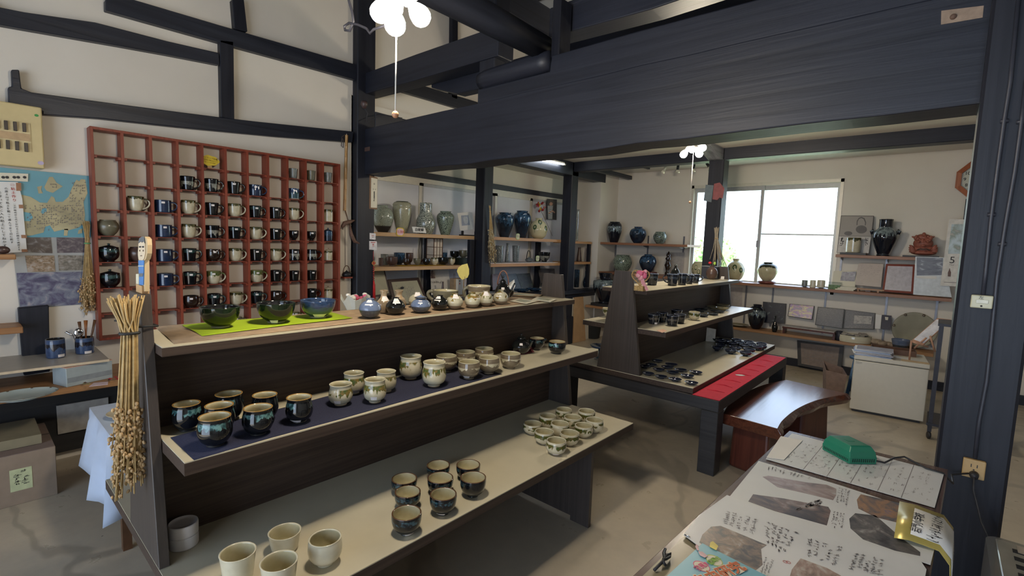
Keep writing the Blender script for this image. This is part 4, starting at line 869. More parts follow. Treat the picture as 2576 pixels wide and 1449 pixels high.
stick([(.0, .005, 0), (-.004, .008, .10), (-.006, .010, .165)], [.003, .004, .009], plain('orange_wood', (.28, .10, .03), .4), 'wooden_fork', 'reddish wooden fork upright in the blue pot', 'fork')
stick([(.01, .01, 0), (.0, .035, .1), (-.003, .048, .165)], [.003, .005, .007], M_WDK, 'wooden_spoon', 'dark wooden spoon handle leaning right in the blue pot')
s_ = stick([(.02, -.01, 0), (.022, -.02, .08)], [.0025, .003], M_STL, 'metal_spoon', 'shiny metal spoon bowl leaning over the blue pot rim'); MB().ball((.025, -.025, .105), .022, 0, 12, 8, (.35, .9, 1.15)).obj('spoon_bowl', M_STL, s_)
stick([(.01, -.02, 0), (.01, -.045, .09), (.01, -.075, .115)], [.0025, .003, .006], M_STL, 'metal_spoon', 'thin metal spoon leaning far left in the blue pot')
zp = .50; ob = MB().box(0, .40, -1.4, .5, -.032, 0).obj('pine_shelf', M_PINE, None, (-3.6, .6, zp), bev=.003); tag(ob, 'long thick pine shelf with the oval plate and tissue box', 'shelf')
# oval plate
c = onz(62, 992, zp+.02); G_cel = glaze('pale_celadon_plate', (.46, .52, .50), base2=(.40, .47, .46), rim=(.20, .17, .12), rz_=.97, rough=.1)
me, o = vessel_mesh('plate', .12, .022, .004, (G_cel, G_cel), 40, 0, (.85, 1.05), 1); ob = D.objects.new('oval_plate', me); COL.objects.link(ob); c = onz(55, 1003, zp+E0); ob.location = c; tag(ob, 'pale green oval plate with brown spots on the rim, on the pine shelf', 'plate')
for k in range(9):
    a = 2*PI*k/9; MB().ball((.112*.85*math.cos(a), .112*1.05*math.sin(a), .0215), .005, 0, 8, 5, (1.2, 1, .3)).obj('rim_spot', plain('rim_brown', (.10, .07, .04), .3), ob)
# tissue box
a_, b_ = onz(168, 975, zp), onz(284, 950, zp); dr = (b_-a_); ang = math.atan2(dr.y, dr.x); L_ = dr.length; hz_ = .095
ob = MB().box(0, L_, 0, .12, 0, hz_).obj('tissue_box', plain('pale_blue_box', (.36, .41, .42), .5, 0, .08, 20), None, a_, ang, bev=.002); tag(ob, 'pale blue grey tissue box on the pine shelf', 'box')
MB().box(-.001, L_+.001, 0, .121, hz_, hz_+.004).obj('floral_top', photomat('floral_print', [(.62, .55, .42), (.60, .35, .30), (.40, .30, .12)], 6, 9), ob); MB().box(.004, L_-.004, -.0015, 0, .02, .045).obj('printed_band', plain('band_grey', (.25, .28, .30), .5), ob)
def blossoms(name, loc, cols, n, rad, label, cat='flowers', seed=1):
    rr = random.Random(seed); r = thing(name, label, cat, loc)
    for k in range(n):
        c_ = Vector((rr.uniform(-rad, rad), rr.uniform(-rad, rad), rr.uniform(.004, rad*.8))); m = MB()
        for j in range(6):
            a = j*PI/3+rr.random(); t_ = rr.uniform(.3, .9); d = Vector((math.cos(a), math.sin(a), t_)).normalized(); s_ = d.cross(Vector((0, 0, 1))).normalized(); l = rad*.55
            m.add([c_, c_+d*l*.6+s_*l*.35, c_+d*l, c_+d*l*.6-s_*l*.35], [(0, 1, 2, 3)])
        o_ = m.obj('blossom', cols[k % len(cols)], r); o_.modifiers.new('s', 'SOLIDIFY').thickness = .0008
    return r
M_FRED = plain('red_petal', (.35, .02, .03), .6); M_FPNK = plain('pink_petal', (.62, .12, .22), .6); M_FWHT = plain('white_petal', (.72, .70, .64), .6); M_FGRN = plain('leaf_green', (.10, .16, .04), .6); M_STR = plain('straw', (.46, .32, .14), .7, 0, .2, 60); M_STRD = plain('dry_straw', (.40, .26, .10), .75, 0, .3, 90); M_SEED = plain('dry_seed_heads', (.44, .29, .14), .7, 0, .35, 120)
blossoms('flower_ornament', tuple(onz(284, 960, zp+.001)), [M_FRED, M_FRED, M_WDK], 4, .022, 'small red flower ornament on the pine shelf, right of the tissue box')
blossoms('flower_ornament', tuple(onz(212, 972, zp+.001)), [plain('olive_petal', (.25, .24, .12), .7), M_WDK], 3, .018, 'small olive dried flower in front of the tissue box', seed=3)
sheet('paper_slip', [onz(224, 972, zp+.001), onz(236, 963, zp+.002), onz(272, 960, zp+.002), onz(271, 967, zp+.001)], plain('pinkish_paper', (.66, .52, .56), .7), 'crumpled pinkish paper slip beside the red flower ornament', 'paper')
# wainscot, cardboard box, cloth table
struct(MB().box(-3.598, -3.56, -2.4, 2.1, .05, .43).obj('trim_11', wood('black_board', (.010, .010, .011), (.024, .022, .022), .6, 'y', 5, 18, .3)))
ob = MB().box(0, .012, 0, .22, 0, .16).obj('grey_board', plain('grey_board', (.36, .34, .31), .8), None, (-3.556, onx(146, 1100, -3.55).y, .16)); tag(ob, 'grey board leaning on the black wall base behind the blue cloth', 'board')
M_CBD = plain('cardboard', (.25, .19, .14), .85, 0, .10, 14)
c1 = onz(146, 1243, 0); r = thing('cardboard_box', 'closed cardboard box with a pale green label on the floor at left', 'box', (c1.x-.001, c1.y, 0))
MB().box(-.42, 0, -.55, 0, 0, .24).obj('carton', M_CBD, r, bev=.002); MB().box(-.418, -.002, -.548, -.002, .2405, .2425).obj('flap', plain('cardboard_top', (.20, .15, .13), .85, 0, .1, 14), r)
MB().box(-.22, -.205, -.55, 0, .2427, .2436).obj('flap_seam', plain('seam_dark', (.09, .07, .06), .9), r)
a_ = onx(23, 1185, c1.x); b_ = onx(83, 1225, c1.x); MB().box(.0006, .0016, a_.y-c1.y, b_.y-c1.y, b_.z, a_.z).obj('label_paper', plain('pale_green_paper', (.46, .50, .30), .7), r)
strokes(r, [(.002, a_.y-c1.y+.012, a_.z-.008), (.002, b_.y-c1.y-.012, a_.z-.008), (.002, b_.y-c1.y-.012, b_.z+.008), (.002, a_.y-c1.y+.012, b_.z+.008)], 2, 6, INK, 8, 1, 'handwriting')
ob = MB().box(-.3, 0, -.4, -.06, 0, .045).obj('folded_carton', plain('olive_carton', (.22, .19, .12), .85, 0, .1, 14), None, (-3.2, c1.y+.02, .245)); tag(ob, 'flat olive brown carton lying behind on the cardboard box', 'box')
def draped(name, x0, x1, y0, y1, zt, drops, mat, label, seed=1, n=14):
    rr = random.Random(seed); ring = []
    def side(p, q, k): return [(p[0]+(q[0]-p[0])*i/k, p[1]+(q[1]-p[1])*i/k) for i in range(k)]
    base_ = side((x0, y0), (x1, y0), n)+side((x1, y0), (x1, y1), n)+side((x1, y1), (x0, y1), n)+side((x0, y1), (x0, y0), n)
    cx_, cy_ = (x0+x1)/2, (y0+y1)/2; N_ = len(base_); vs = []; lv = 7
    for l in range(lv+1):
        for i, (a, b) in enumerate(base_):
            s_ = i//n; u = (i % n)/n; dz = drops[s_]*(1-u)+drops[(s_+1) % 4]*u
            out = (.006+.024*(l/lv))*(1+.9*math.sin(i*1.15+seed)+.3*math.sin(i*2.9)) if l else 0
            d = Vector((a-cx_, b-cy_)); d = Vector((d.x/(x1-x0), d.y/(y1-y0))).normalized(); vs.append((a+d.x*out, b+d.y*out, zt-dz*(l/lv) if l else zt))
    fs = [(l*N_+i, l*N_+(i+1) % N_, (l+1)*N_+(i+1) % N_, (l+1)*N_+i) for l in range(lv) for i in range(N_)]
    fs = [f[::-1] for f in fs]; m = MB().add(vs, fs, 0, True); m.add([vs[i] for i in range(N_)], [tuple(range(N_))], 0)
    o_ = m.obj(name, mat); o_.modifiers.new('s', 'SOLIDIFY').thickness = .0015; return tag(o_, label, 'cloth')
M_LBL = plain('pale_blue_cotton', (.46, .53, .66), .9, 0, .06, 10)
tx0, tx1, ty0, ty1, tz = -2.78, -2.34, .36, .95, .50
r = thing('small_table', 'small low table hidden under the pale blue cloth', 'table', (tx0, ty0, 0)); MB().box(.01, tx1-tx0-.01, .01, ty1-ty0-.01, tz-.03, tz-.003).obj('tabletop', M_WDK, r)
for a in (.03, tx1-tx0-.06):
    for b in (.03, ty1-ty0-.06): MB().box(a, a+.03, b, b+.03, 0, tz-.03).obj('leg', M_WDK, r)
draped('table_cloth', tx0, tx1, ty0, ty1, tz, [.20, .34, .2, .2], M_LBL, 'pale blue cloth hanging over a small table behind the display stand', 4)
c = onz(297, 1052, tz); ob, o = pot('small_plate', 'plate', (G_crm, G_crm), 'cream patterned plate on the pale blue cloth, half behind the straw', 'plate', (c.x, c.y+.03, tz+.003), .07, .018)
# ------------------------------------------------------------------ dried bundles
def bundle(name, pts, label, n, rt_, rm, rb_, grain, seed=0, cat='dried plants', stem=.0013, gr=.005, gfrac=.45, flat=.55, tie=None, gm=None, sm=None):
    """pts: top, tie, bottom (3d); radii of the bunch at the three"""
    rr = random.Random(seed); T, K, Bt = [Vector(p) for p in pts]; m = MB(); gmsh = MB()
    ax = (Bt-K).normalized(); s1 = Vector((0, 0, 1)).cross(Vector(CAM)-K); s1.z = 0; s1.normalize(); s2 = Vector((-s1.y, s1.x, 0))
    for k in range(n):
        a = rr.uniform(0, 2*PI); q = math.sqrt(rr.random()); e = s1*math.cos(a)*q+s2*math.sin(a)*q*flat; e2 = s1*math.cos(a+rr.uniform(-.8, .8))*q+s2*math.sin(a)*q*flat
        lt, lb = rr.uniform(.8, 1.05), rr.uniform(.7, 1.03)
        p0 = K+(T-K)*lt+e2*rt_; p2 = K+(Bt-K)*lb+e*rb_; pm = K+(Bt-K)*lb*.5+e*(rm+rb_)*.42
        m.tube([p0, K+(T-K)*.4+e2*(rm+rt_)*.4, K+e*rm, pm, p2], stem, 5)
        for g_ in range(grain):
            u = 1-gfrac*rr.random(); c_ = K+(Bt-K)*lb*u+e*(rm+(rb_-rm)*u)+s1*rr.uniform(-.4, .4)*rb_*.5+s2*rr.uniform(-.4, .4)*rb_*.4
            gmsh.ball(c_, gr*rr.uniform(.6, 1.1), 0, 6, 4, (1, 1, 1.35), RX(rr.uniform(-.6, .6)))
    r = thing(name, label, cat, K)
    o1 = m.obj('stalks', sm or M_STR, r); o2 = gmsh.obj('seed_heads', gm or M_SEED, r); o1.location = o2.location = -K
    if tie:
        o3 = MB().tube([s1*math.cos(t_*PI/6)*rm*1.15+s2*math.sin(t_*PI/6)*rm*flat*1.3 for t_ in range(12)], .004, 6, closed=True).obj('tie', tie, r)
    for q in (o1, o2): q['kind'] = 'stuff'
    return r, s1, s2
W3 = lambda a, b, x=-3.56: onx(a, b, x)
bundle('wheat_bundle', [W3(217, 557), W3(220, 612), W3(225, 796)], 'bundle of dried wheat hanging upside down left of the red rack', 46, .018, .010, .045, 7, 4, gr=.0055, gfrac=.42, tie=plain('green_tie', (.10, .30, .12), .6))
bundle('straw_bundle', [ony(316, 745, .28), ony(326, 838, .285), ony(320, 1245, .27)], 'tall sheaf of pale dried straw with seed pods tied to the display stand end', 64, .040, .017, .036, 9, 5, stem=.0018, gr=.0050, gfrac=.45, tie=plain('black_cord', (.015, .015, .015), .6), flat=.45)
# black cord round the end panel
zc_ = ony(326, 838, .285).z
MB_ = MB().tube([(-1.80, .300, zc_-.004), (-1.72, .300, zc_+.006), (-1.555, .302, zc_+.012), (-1.54, .32, zc_+.014), (-1.545, .345, zc_+.012), (-1.62, .345, zc_+.008), (-1.72, .345, zc_), (-1.735, .32, zc_), (-1.74, .302, zc_)], .0032, 6); tag(MB_.obj('cord', MC['black_cord']), 'black cord holding the straw sheaf against the end panel', 'cord')
# flat wooden doll on the end panel
zd = 1.127+.0006; c = Vector((ony(356, 733, .325).x, .324, zd)); r = thing('wooden_doll', 'flat painted wooden doll with long face and blue clothes on the end panel', 'doll', c)
rd = lambda a, b: ony(a, b, .318)-c
X9 = lambda a, b: rd(260+a/4.264, 560+b/4.264)
def dpoly(px, mat, nm, y0=0, th=.010): return MB().prism([Vector((X9(a, b).x, y0, X9(a, b).z)) for a, b in px], (0, th, 0)).obj(nm, mat, r)
M_DW = plain('pale_doll_wood', (.62, .46, .26), .6, 0, .05); M_DF = plain('doll_face', (.72, .58, .40), .6, 0, .03); M_DB = plain('doll_blue', (.08, .22, .50), .6); M_DG = plain('doll_grey', (.14, .15, .16), .6); M_DC = plain('doll_cream', (.70, .64, .46), .6)
dpoly([(345, 400), (348, 230), (362, 170), (385, 150), (410, 150), (435, 175), (440, 240), (438, 330), (425, 385), (410, 405), (415, 740), (395, 740), (350, 740), (350, 410)], M_DW, 'body', .0005)
dpoly([(350, 405), (410, 405), (405, 670), (360, 672)], M_DB, 'robe', -.0012, .0012); dpoly([(352, 395), (346, 340), (352, 225), (375, 205), (395, 215), (405, 200), (420, 225), (422, 330), (412, 385), (395, 405)], M_DF, 'face', -.0012, .0012)
dpoly([(352, 222), (362, 170), (388, 150), (410, 152), (422, 222), (402, 198), (388, 212), (374, 200)], M_DG, 'hair', -.0016, .0016)
for e in ((362, 252, 380, 268), (394, 252, 412, 268)): dpoly([(e[0], e[1]), (e[2], e[1]), (e[2], e[3]), (e[0], e[3])], INK, 'eye', -.0022, .001)
for e in ((366, 292, 372, 310), (402, 292, 408, 310), (376, 352, 392, 360)): dpoly([(e[0], e[1]), (e[2], e[1]), (e[2], e[3]), (e[0], e[3])], M_WDK, 'nose' if e[1] < 300 else 'mouth', -.0022, .001)
dpoly([(330, 552), (360, 550), (358, 672), (330, 672)], M_DC, 'sleeve', -.002, .004); dpoly([(352, 462), (410, 462), (410, 470), (352, 470)], M_DC, 'stripe', -.002, .0008); dpoly([(360, 545), (405, 545), (400, 580), (362, 580)], M_DG, 'sash', -.002, .0008)
MB().box(-.034, .030, -.004, .012, 0, .021).obj('foot_board', plain('doll_base', (.55, .33, .15), .6), r)
# ------------------------------------------------------------------ bamboo, hanging kettle, post decorations
xb = -3.545; tp, bt_ = onx(872, 340, xb), onx(867, 530, xb)
r = thing('bamboo_hook', 'long hanging bamboo tube hook with a rope loop beside the rack', 'hanger', tp); m = MB(); n = 7
for i in range(n):
    a, b = tp+(bt_-tp)*(i/n), tp+(bt_-tp)*((i+1)/n); m.tube([a-tp, a-tp+(b-a)*.05, a-tp+(b-a)*.5, a-tp+(b-a)*.95, b-tp], [.0125, .0115, .0112, .0115, .0125], 14)
m.obj('bamboo_tube', wood('bamboo', (.32, .17, .06), (.50, .30, .12), .3, 'z', 8, 40, .1), r)
MB().tube([(0, -.005, .008), (0, -.04, -.02), (.003, -.045, -.09), (.003, -.03, -.10), (.003, -.028, -.05), (0, -.035, -.03)], .003, 6).obj('rope_loop', plain('rope_dark', (.08, .06, .05), .8), r)
MB().tube([(0, 0, .012), (0, .0, .0)], .004, 6).obj('steel_pin', M_STL, r)
ca = onx(868, 530, xb); rr2 = thing('carved_hook', 'dark brown woven straw hook hanging below the bamboo tube', 'hook', ca)
pp = [onx(*q, xb)-ca for q in [(868, 528), (876, 555), (884, 575)]]; MB().tube(pp, .004, 6).obj('rod', M_WDK, rr2)
pp = [onx(*q, xb+.01)-ca for q in [(860, 572), (867, 562), (880, 558), (892, 554)]]; MB().tube(pp, [.011, .018, .016, .004], 10).obj('fish_head', wood('woven_straw', (.07, .035, .025), (.17, .09, .06), .6, 'y', 40, 90, .5), rr2)
pp = [onx(*q, xb+.01)-ca for q in [(880, 568), (884, 590), (892, 607), (904, 613)]]; MB().tube(pp, [.008, .014, .014, .006], 10).obj('fish_tail', MC['woven_straw'], rr2)
kz = onx(873, 696, -3.54).z; kc = onx(872, 690, -3.545); kc.z = kz
rr3 = thing('hanging_kettle', 'small black kettle with arched handle hanging from a cord', 'kettle', kc)
MB().lathe([(.020, 0), (.032, .004), (.036, .016), (.031, .030), (.018, .038), (.012, .040), (.010, .044), (.004, .046), (.004, .052), (.0005, .054)], 24).obj('kettle_body', plain('iron_black', (.018, .018, .020), .45, .3), rr3)
MB().tube([(.0, -.030*math.cos(PI*i/10), .026+.062*math.sin(PI*i/10)) for i in range(11)], .0035, 6).obj('kettle_handle', M_WDK, rr3)
MB().tube([(0, .03, .02), (0, .044, .034)], [.007, .004], 8).obj('spout', MC['iron_black'], rr3)
MB().tube([Vector((0, -.012, .086)), onx(868, 560, -3.545)-kc], .002, 6).obj('cord', MC['rope_dark'], rr3)
MB().box(-.03, .03, -.035, .035, -.012, -.0006).obj('small_shelf', M_RED, rr3)
# on the corner post (+x face x=-3.53)
xp = -3.5275
ob, oc = sheet('wooden_plaque', [onx(*q, xp) for q in [(930, 441), (950, 447), (949, 527), (929, 525)]], plain('plaque_wood', (.20, .11, .06), .6), 'upright wooden plaque with a white paper of brush writing on the corner post', 'plaque', .006)
sheet('paper_face', [onx(*q, xp+.002)-Vector((0, 0, 0)) for q in [(934, 447), (949.5, 450), (948.5, 523), (933, 522)]], M_CARDW, None, None, .0012, parent=ob)
a_ = onx(941.5, 463, xp+.003)-oc; letters(ob, '◎', .017, INK, a_, (0, 1, 0), (0, 0, 1)); a_ = onx(941.5, 484, xp+.003)-oc; letters(ob, '開運招福御札', .0125, INK, a_, (0, 1, 0), (0, 0, 1), vertical=True, bold=.0004)
a_ = onx(939, 475, xp+.003)-oc; letters(ob, '慈眼', .006, INK, a_, (0, 1, 0), (0, 0, 1), vertical=True); a_ = onx(944.5, 475, xp+.003)-oc; letters(ob, '心願', .006, INK, a_, (0, 1, 0), (0, 0, 1), vertical=True)
ob, oc = sheet('sticker_sign', [onx(*q, xp) for q in [(930, 586), (945, 587), (945, 603), (930, 602)]], plain('sticker_white', (.66, .64, .66), .4), 'small white sticker with faint red print, upper one on the corner post', 'sticker', .0012)
letters(ob, 'EMS', .012, INKR, (.001, 0, .004), (0, 1, 0), (0, 0, 1)); letters(ob, '取扱店', .006, INKG, (.001, 0, -.008), (0, 1, 0), (0, 0, 1))
ob, oc = sheet('sticker_sign', [onx(*q, xp) for q in [(929, 606), (948, 607), (948, 629), (929, 628)]], MC['sticker_white'], 'white sticker with red top edge and red mark, lower one on the corner post', 'sticker', .0012)
MB().box(.0005, .0012, -.021, .021, .022, .027).obj('red_band', INKR, ob); letters(ob, '日', .016, INKR, (.0015, 0, .006), (0, 1, 0), (0, 0, 1), bold=.0006); letters(ob, 'PayPay', .007, INKR, (.0015, 0, -.009), (0, 1, 0), (0, 0, 1)); letters(ob, 'PAY', .006, plain('blue_ink', (.1, .3, .6), .6), (.0015, -.004, -.021), (0, 1, 0), (0, 0, 1))
c = onx(939, 632, xp+.006); r = thing('knot_tassel', 'red and gold knotted tassel hanging on the corner post', 'ornament', c)
yv = lambda a, b: onx(a, b, xp+.006)-c
MB().tube([(0, 0, 0), yv(939, 655)], .002, 6).obj('cord', M_FRED, r)
k = yv(940, 662); m = MB()
for dy_, dz_ in ((0, .012), (0, -.012), (.011, 0), (-.011, 0), (0, 0)): m.ball(k+Vector((0, dy_, dz_)), .008, 0, 10, 6, (.5, 1, 1))
m.obj('knot', plain('gold_red', (.42, .05, .02), .5), r); MB().tube([k+Vector((.004, .016*math.cos(t_*PI/8), .018*math.sin(t_*PI/8))) for t_ in range(16)], .0018, 6, closed=True).obj('gold_rim', plain('gold_thread', (.6, .40, .08), .4), r)
m = MB(); a, b = yv(940, 672), yv(940, 706)
for i in range(7): m.ball(a+(b-a)*(i/6), .0085, 0, 10, 6, (.7, 1, .9))
m.obj('braid', wood('dark_red_braid', (.18, .01, .01), (.36, .03, .02), .6, 'z', 40, 60, .4), r); MB().tube([b, yv(941, 716), yv(941, 752)], [.005, .010, .012], 12).obj('tassel', plain('tassel_red', (.50, .015, .015), .6, 0, .2, 60), r)
# little red kanji-free hardware on the beam: cup shaped insulator and cable
c = onx(916, 263, -3.47); r = thing('ceiling_rosette', 'round brown ceiling rosette with a grey cable by the corner post', 'rosette', c); MB().lathe([(.022, .025), (.026, .012), (.026, -.004), (.016, -.018), (.012, -.03)], 18).obj('rosette_body', plain('brown_bakelite', (.06, .035, .035), .4), r)
MB().tube([(0, 0, -.02), onx(925, 285, -3.47)-c, onx(918, 310, -3.47)-c, onx(945, 296, -3.47)-c, onx(975, 290, -3.47)-c, onx(1012, 297, -3.44)-c], .003, 6).obj('cable', plain('dark_cable', (.03, .03, .04), .5), r)
ob = MB().box(-.06, .06, -.003, 0, -.016, .016).obj('metal_strap', plain('rusty_strap', (.10, .06, .05), .6, .2, .2), None, ony(920, 376, 2.198), bev=.001); tag(ob, 'rusty metal strap on the left end of the big beam', 'strap')
# loose cable loop by the near lamp
pts = [ony(*q, .95) for q in [(872, -25), (878, 3), (886, 30), (890, 55), (880, 78), (868, 76), (866, 66), (878, 58), (900, 62), (922, 72), (931, 84), (940, 74), (975, 62)]]
tag(MB().tube(pts, .0042, 8).obj('lamp_cable', MC['dark_cable']), 'looping dark cable feeding the near bulb cluster', 'cable')
# bouquet on the rack side of the stand
c = onz(900, 775, .95); c = Vector((-1.95, c.y, 0)); c = Vector(onx(895, 778, -2.05)); 
r = thing('bouquet', 'bouquet of pink and white flowers in white wrapping behind the ball vases', 'bouquet', c)
m = MB(); n = 14; vs = [(0, 0, -.08)]
for i in range(n): a = 2*PI*i/n; vs.append((.05*math.cos(a), .072*math.sin(a), .055+.02*math.sin(i*2.2)))
m.add(vs, [(0, 1+i, 1+(i+1) % n) for i in range(n)], 0, False); o_ = m.obj('wrapping', plain('white_wrap', (.58, .60, .56), .4, 0, .06), r); o_.modifiers.new('s', 'SOLIDIFY').thickness = .001
rr = random.Random(2)
for k in range(14):
    q = Vector((rr.uniform(-.02, .03), rr.uniform(-.045, .045), rr.uniform(.03, .07))); cl = M_FPNK if k < 5 else M_FRED if k < 7 else M_FWHT; m = MB()
    for j in range(3): m.ball(q+Vector((rr.uniform(-.006, .006), rr.uniform(-.006, .006), rr.uniform(0, .006))), .012-.003*j, 0, 8, 5, (1, 1, .7))
    m.obj('blossom', cl, r)
MB().box(-.03, .03, -.012, .012, -.14, -.06).obj('stem_wrap', MC['white_wrap'], r)
ob = MB().box(-.10, .10, -.12, .12, -.02, 0).obj('wall_shelf', M_PINE, None, (c.x, c.y, c.z-.14)); tag(ob, 'small shelf holding the bouquet behind the display stand', 'shelf')
# leaf card and things at the end of the top shelf
c = onz(1172, 752, ZR); c.x -= .03; r = thing('leaf_sign', 'yellow heart shaped leaf on a thin stick among the ball vases', 'ornament', (c.x, c.y, ZR))
X8 = lambda a, b: ony(1140+a/8.05, 640+b/8.05, c.y)-Vector(r.location)
o_ = MB().prism([X8(*q) for q in [(75, 340), (100, 270), (180, 210), (285, 185), (320, 300), (320, 400), (290, 470), (180, 515), (120, 450)]], (0, .0012, 0)).obj('leaf', plain('yellow_leaf', (.56, .46, .13), .6, 0, .08), r)
MB().tube([X8(235, 450), X8(250, 560), X8(275, 700), (0, 0, 0)], .0013, 6).obj('stick', M_WDK, r)
for i, (q, tx) in enumerate([([(1283, 757), (1305, 750), (1352, 757), (1325, 764)], 'flat printed card with a green picture, nearer on the runner end'), ([(1337, 754), (1352, 746), (1402, 752), (1385, 759)], 'flat printed card with a grey picture, farther on the runner end'), ([(1262, 742), (1290, 735), (1365, 741), (1355, 746)], 'brown printed paper behind the two flat cards')]):
    cs = [onz(a, b, ZR+.0012+.0006*i) for a, b in q]; ob, oc = sheet('picture_card', cs, M_CARDW if i < 2 else plain('tan_print', (.40, .28, .16), .6, 0, .2, 40), tx, 'card', .0012)
    inn = [(p-oc)*.62+Vector((0, 0, .0004)) for p in cs]; MB().prism(inn, (0, 0, -.0004)).obj('printed_picture', photomat('card_print%d' % i, [(.20, .24, .16), (.35, .36, .26), (.42, .40, .30)], 5, i+11), ob)
# ------------------------------------------------------------------ bay shelves
SX0, SX1 = -3.965, -3.66
def yshelf(y0, y1, z, label, mat=M_PINL, th=.034, x0=SX0, x1=SX1):
    return tag(MB().box(0, x1-x0, 0, y1-y0, -th, 0).obj('wall_shelf', mat, None, (x0, y0, z), bev=.002), label, 'shelf', 'pine shelves in the bay')
ya_, yb_ = 2.31, onx(1196, 595, SX1).y
ZU, ZLo = 1.338, 1.036
yshelf(ya_, yb_, ZU, 'upper pine shelf with crackled vases, left half of the bay'); yshelf(ya_, yb_, ZLo, 'lower pine shelf with small bowls, left half of the bay')
yc_ = onx(1400, 602, SX1).y
M_PINO = wood('orange_pine', (.42, .20, .08), (.56, .32, .15), .5, 'y', 5, 26, .1)
yshelf(3.70, 5.12, ZU+.003, 'upper pine shelf with two blue black jars, right half of the bay', M_PINO); yshelf(3.70, 5.12, ZLo+.01, 'lower pine shelf covered by a white cloth strip, right half of the bay', M_PINO)
tag(MB().box(0, .27, 0, 1.36, 0, .006).obj('white_runner', plain('white_runner_cloth', (.66, .62, .62), .8), None, (SX0+.02, 3.72, ZLo+.0105)), 'white cloth strip lying on the lower right bay shelf', 'cloth')
yshelf(5.26, 5.74, ZU-.01, 'upper orange shelf piece in the corner niche', M_PINO, .03, -3.9, -3.60); yshelf(5.26, 5.74, ZLo+.02, 'lower orange shelf piece in the corner niche', M_PINO, .03, -3.9, -3.60)
def upright(x, y, w, label, z0=.705, z1=1.30): return tag(MB().box(-.02, .02, -w/2, w/2, 0, z1-z0).obj('upright_board', M_TIMZ, None, (x, y, z0)), label, 'board')
y1_ = onx(1072, 700, SX0-.0).y; upright(-3.945, y1_, .07, 'dark upright behind the paper lantern', .66, 1.30)
y2_ = onx(1349, 660, SX0-.0).y; upright(-3.945, y2_, .07, 'dark upright behind the footed black bowl', .66, 1.30)
upright(-3.64, 5.73, .04, 'dark upright at the corner niche', .705, 1.33)
upright(-3.63, 3.49, .06, 'black board edge just left of the middle bay post', .705, 1.30)
struct(MB().box(-4.1, -3.55, 2.3, YC, .60, .66).obj('trim_12', M_TIMY), 'deep window ledge of the bay')
g = 'large crackled vases on the upper bay shelf'
for sp, kd, m_, tx in [((963, 581.5, 517, 54), 'jarr', G_cb1, 'round pale crackled vase with dark foot, beside the corner post'), ((1011, 586, 507, 48.6), 'tall', G_cb2, 'tall beige crackled vase'),
 ((1070.7, 587, 511, 48), 'shino', G_cb3, 'necked vase with bold black and white crackle'), ((1120.5, 588, 532, 44.6), 'jar', G_cb4, 'green grey pebbled jar left of the open book')]:
    p = onz(sp[0], sp[1], ZU-.001) if False else None
    cx_ = onx(sp[0], 560, -3.80); dep = float(np.dot(np.array(cx_-Vector(CAM)), FW)); ct = FPX/math.hypot(FPX, sp[0]-IW/2); r0 = sp[3]*dep*ct/(2*FPX)
    h0 = onx(sp[0], sp[2], -3.80).z-ZU; pot('vase', kd, (m_, G_ind), tx, 'vase', (-3.80, cx_.y, ZU+E0), r0, h0, random.uniform(0, 6), g, seg=48)
def bayp(nm, kd, ms, tx, cat, px, ty, w, z, x=-3.80, g=None, **k):
    c_ = onx(px, ty, x); dep = float(np.dot(np.array(c_-Vector(CAM)), FW)); ct = FPX/math.hypot(FPX, px-IW/2); r0 = w*dep*ct/(2*FPX)
    return pot(nm, kd, ms, tx, cat, (x, c_.y, z+E0), r0, c_.z-z, random.uniform(0, 6), g, **k)
bayp('vase', 'jar', (G_bluj, G_ind), 'blue black streaked jar, left one of the pair', 'vase', 1270.5, 535.5, 47, ZU+.003, g='pair of blue black jars', seg=48)
bayp('vase', 'jar', (G_bluj, G_ind), 'taller blue black streaked jar, right one of the pair', 'vase', 1314, 531, 45.5, ZU+.003, g='pair of blue black jars', seg=48)
G_cpl = glaze('smooth_cream_vase', (.56, .52, .34), base2=(.50, .47, .30), rough=.1)
M_TRD = plain('painted_green_black', (.035, .075, .03), .25); M_TRL = plain('painted_pale', (.50, .48, .30), .3)
def painttree(ob, o, ang, z, s):
    """tree motif: dark ring, pale heart, trunk, following the vase skin"""
    def P(u, v, e=.001): r_ = radat(o, max(.001, min(o[-1][1]*.9, z+v)))+e; a = ang+u/max(.02, r_); return (r_*math.cos(a), r_*math.sin(a), z+v)
    m = MB(); n = 16; inn = [P(.36*s*math.cos(2*PI*i/n), .5*s*math.sin(2*PI*i/n)) for i in range(n)]; out = [P(.85*s*math.cos(2*PI*i/n), 1.05*s*math.sin(2*PI*i/n)) for i in range(n)]
    m.add(inn+out, [(i, n+i, n+(i+1) % n, (i+1) % n) for i in range(n)], 0, True)
    m.add([P(-.09*s, .3*s), P(-.09*s, -.4*s), P(-.09*s, -1.1*s), P(-.06*s, -2.3*s), P(.06*s, -2.3*s), P(.09*s, -1.1*s), P(.09*s, -.4*s), P(.09*s, .3*s)], [(0, 1, 6, 7), (1, 2, 5, 6), (2, 3, 4, 5)]); 
    return m.obj('painted_tree', M_TRD, ob)
ob, o = bayp('vase', 'ball', (G_cpl, G_ind), 'round cream vase painted with green trees, right of the blue black jars', 'vase', 1356, 549, 45.5, ZU+.003, seg=48)
fa = math.atan2(-ob.location.y, -ob.location.x); ob.rotation_euler.z = 0; h_ = o[-1][1]
for a_, z_ in ((fa-.45, .55), (fa+.95, .52), (fa+.2, .80)): painttree(ob, o, a_, h_*z_, h_*.115)
def sgn(name, x, pts, mat, label, cat='card', th=.002, group=None): return sheet(name, [onx(a, b, x) for a, b in pts], mat, label, cat, th, group=group)
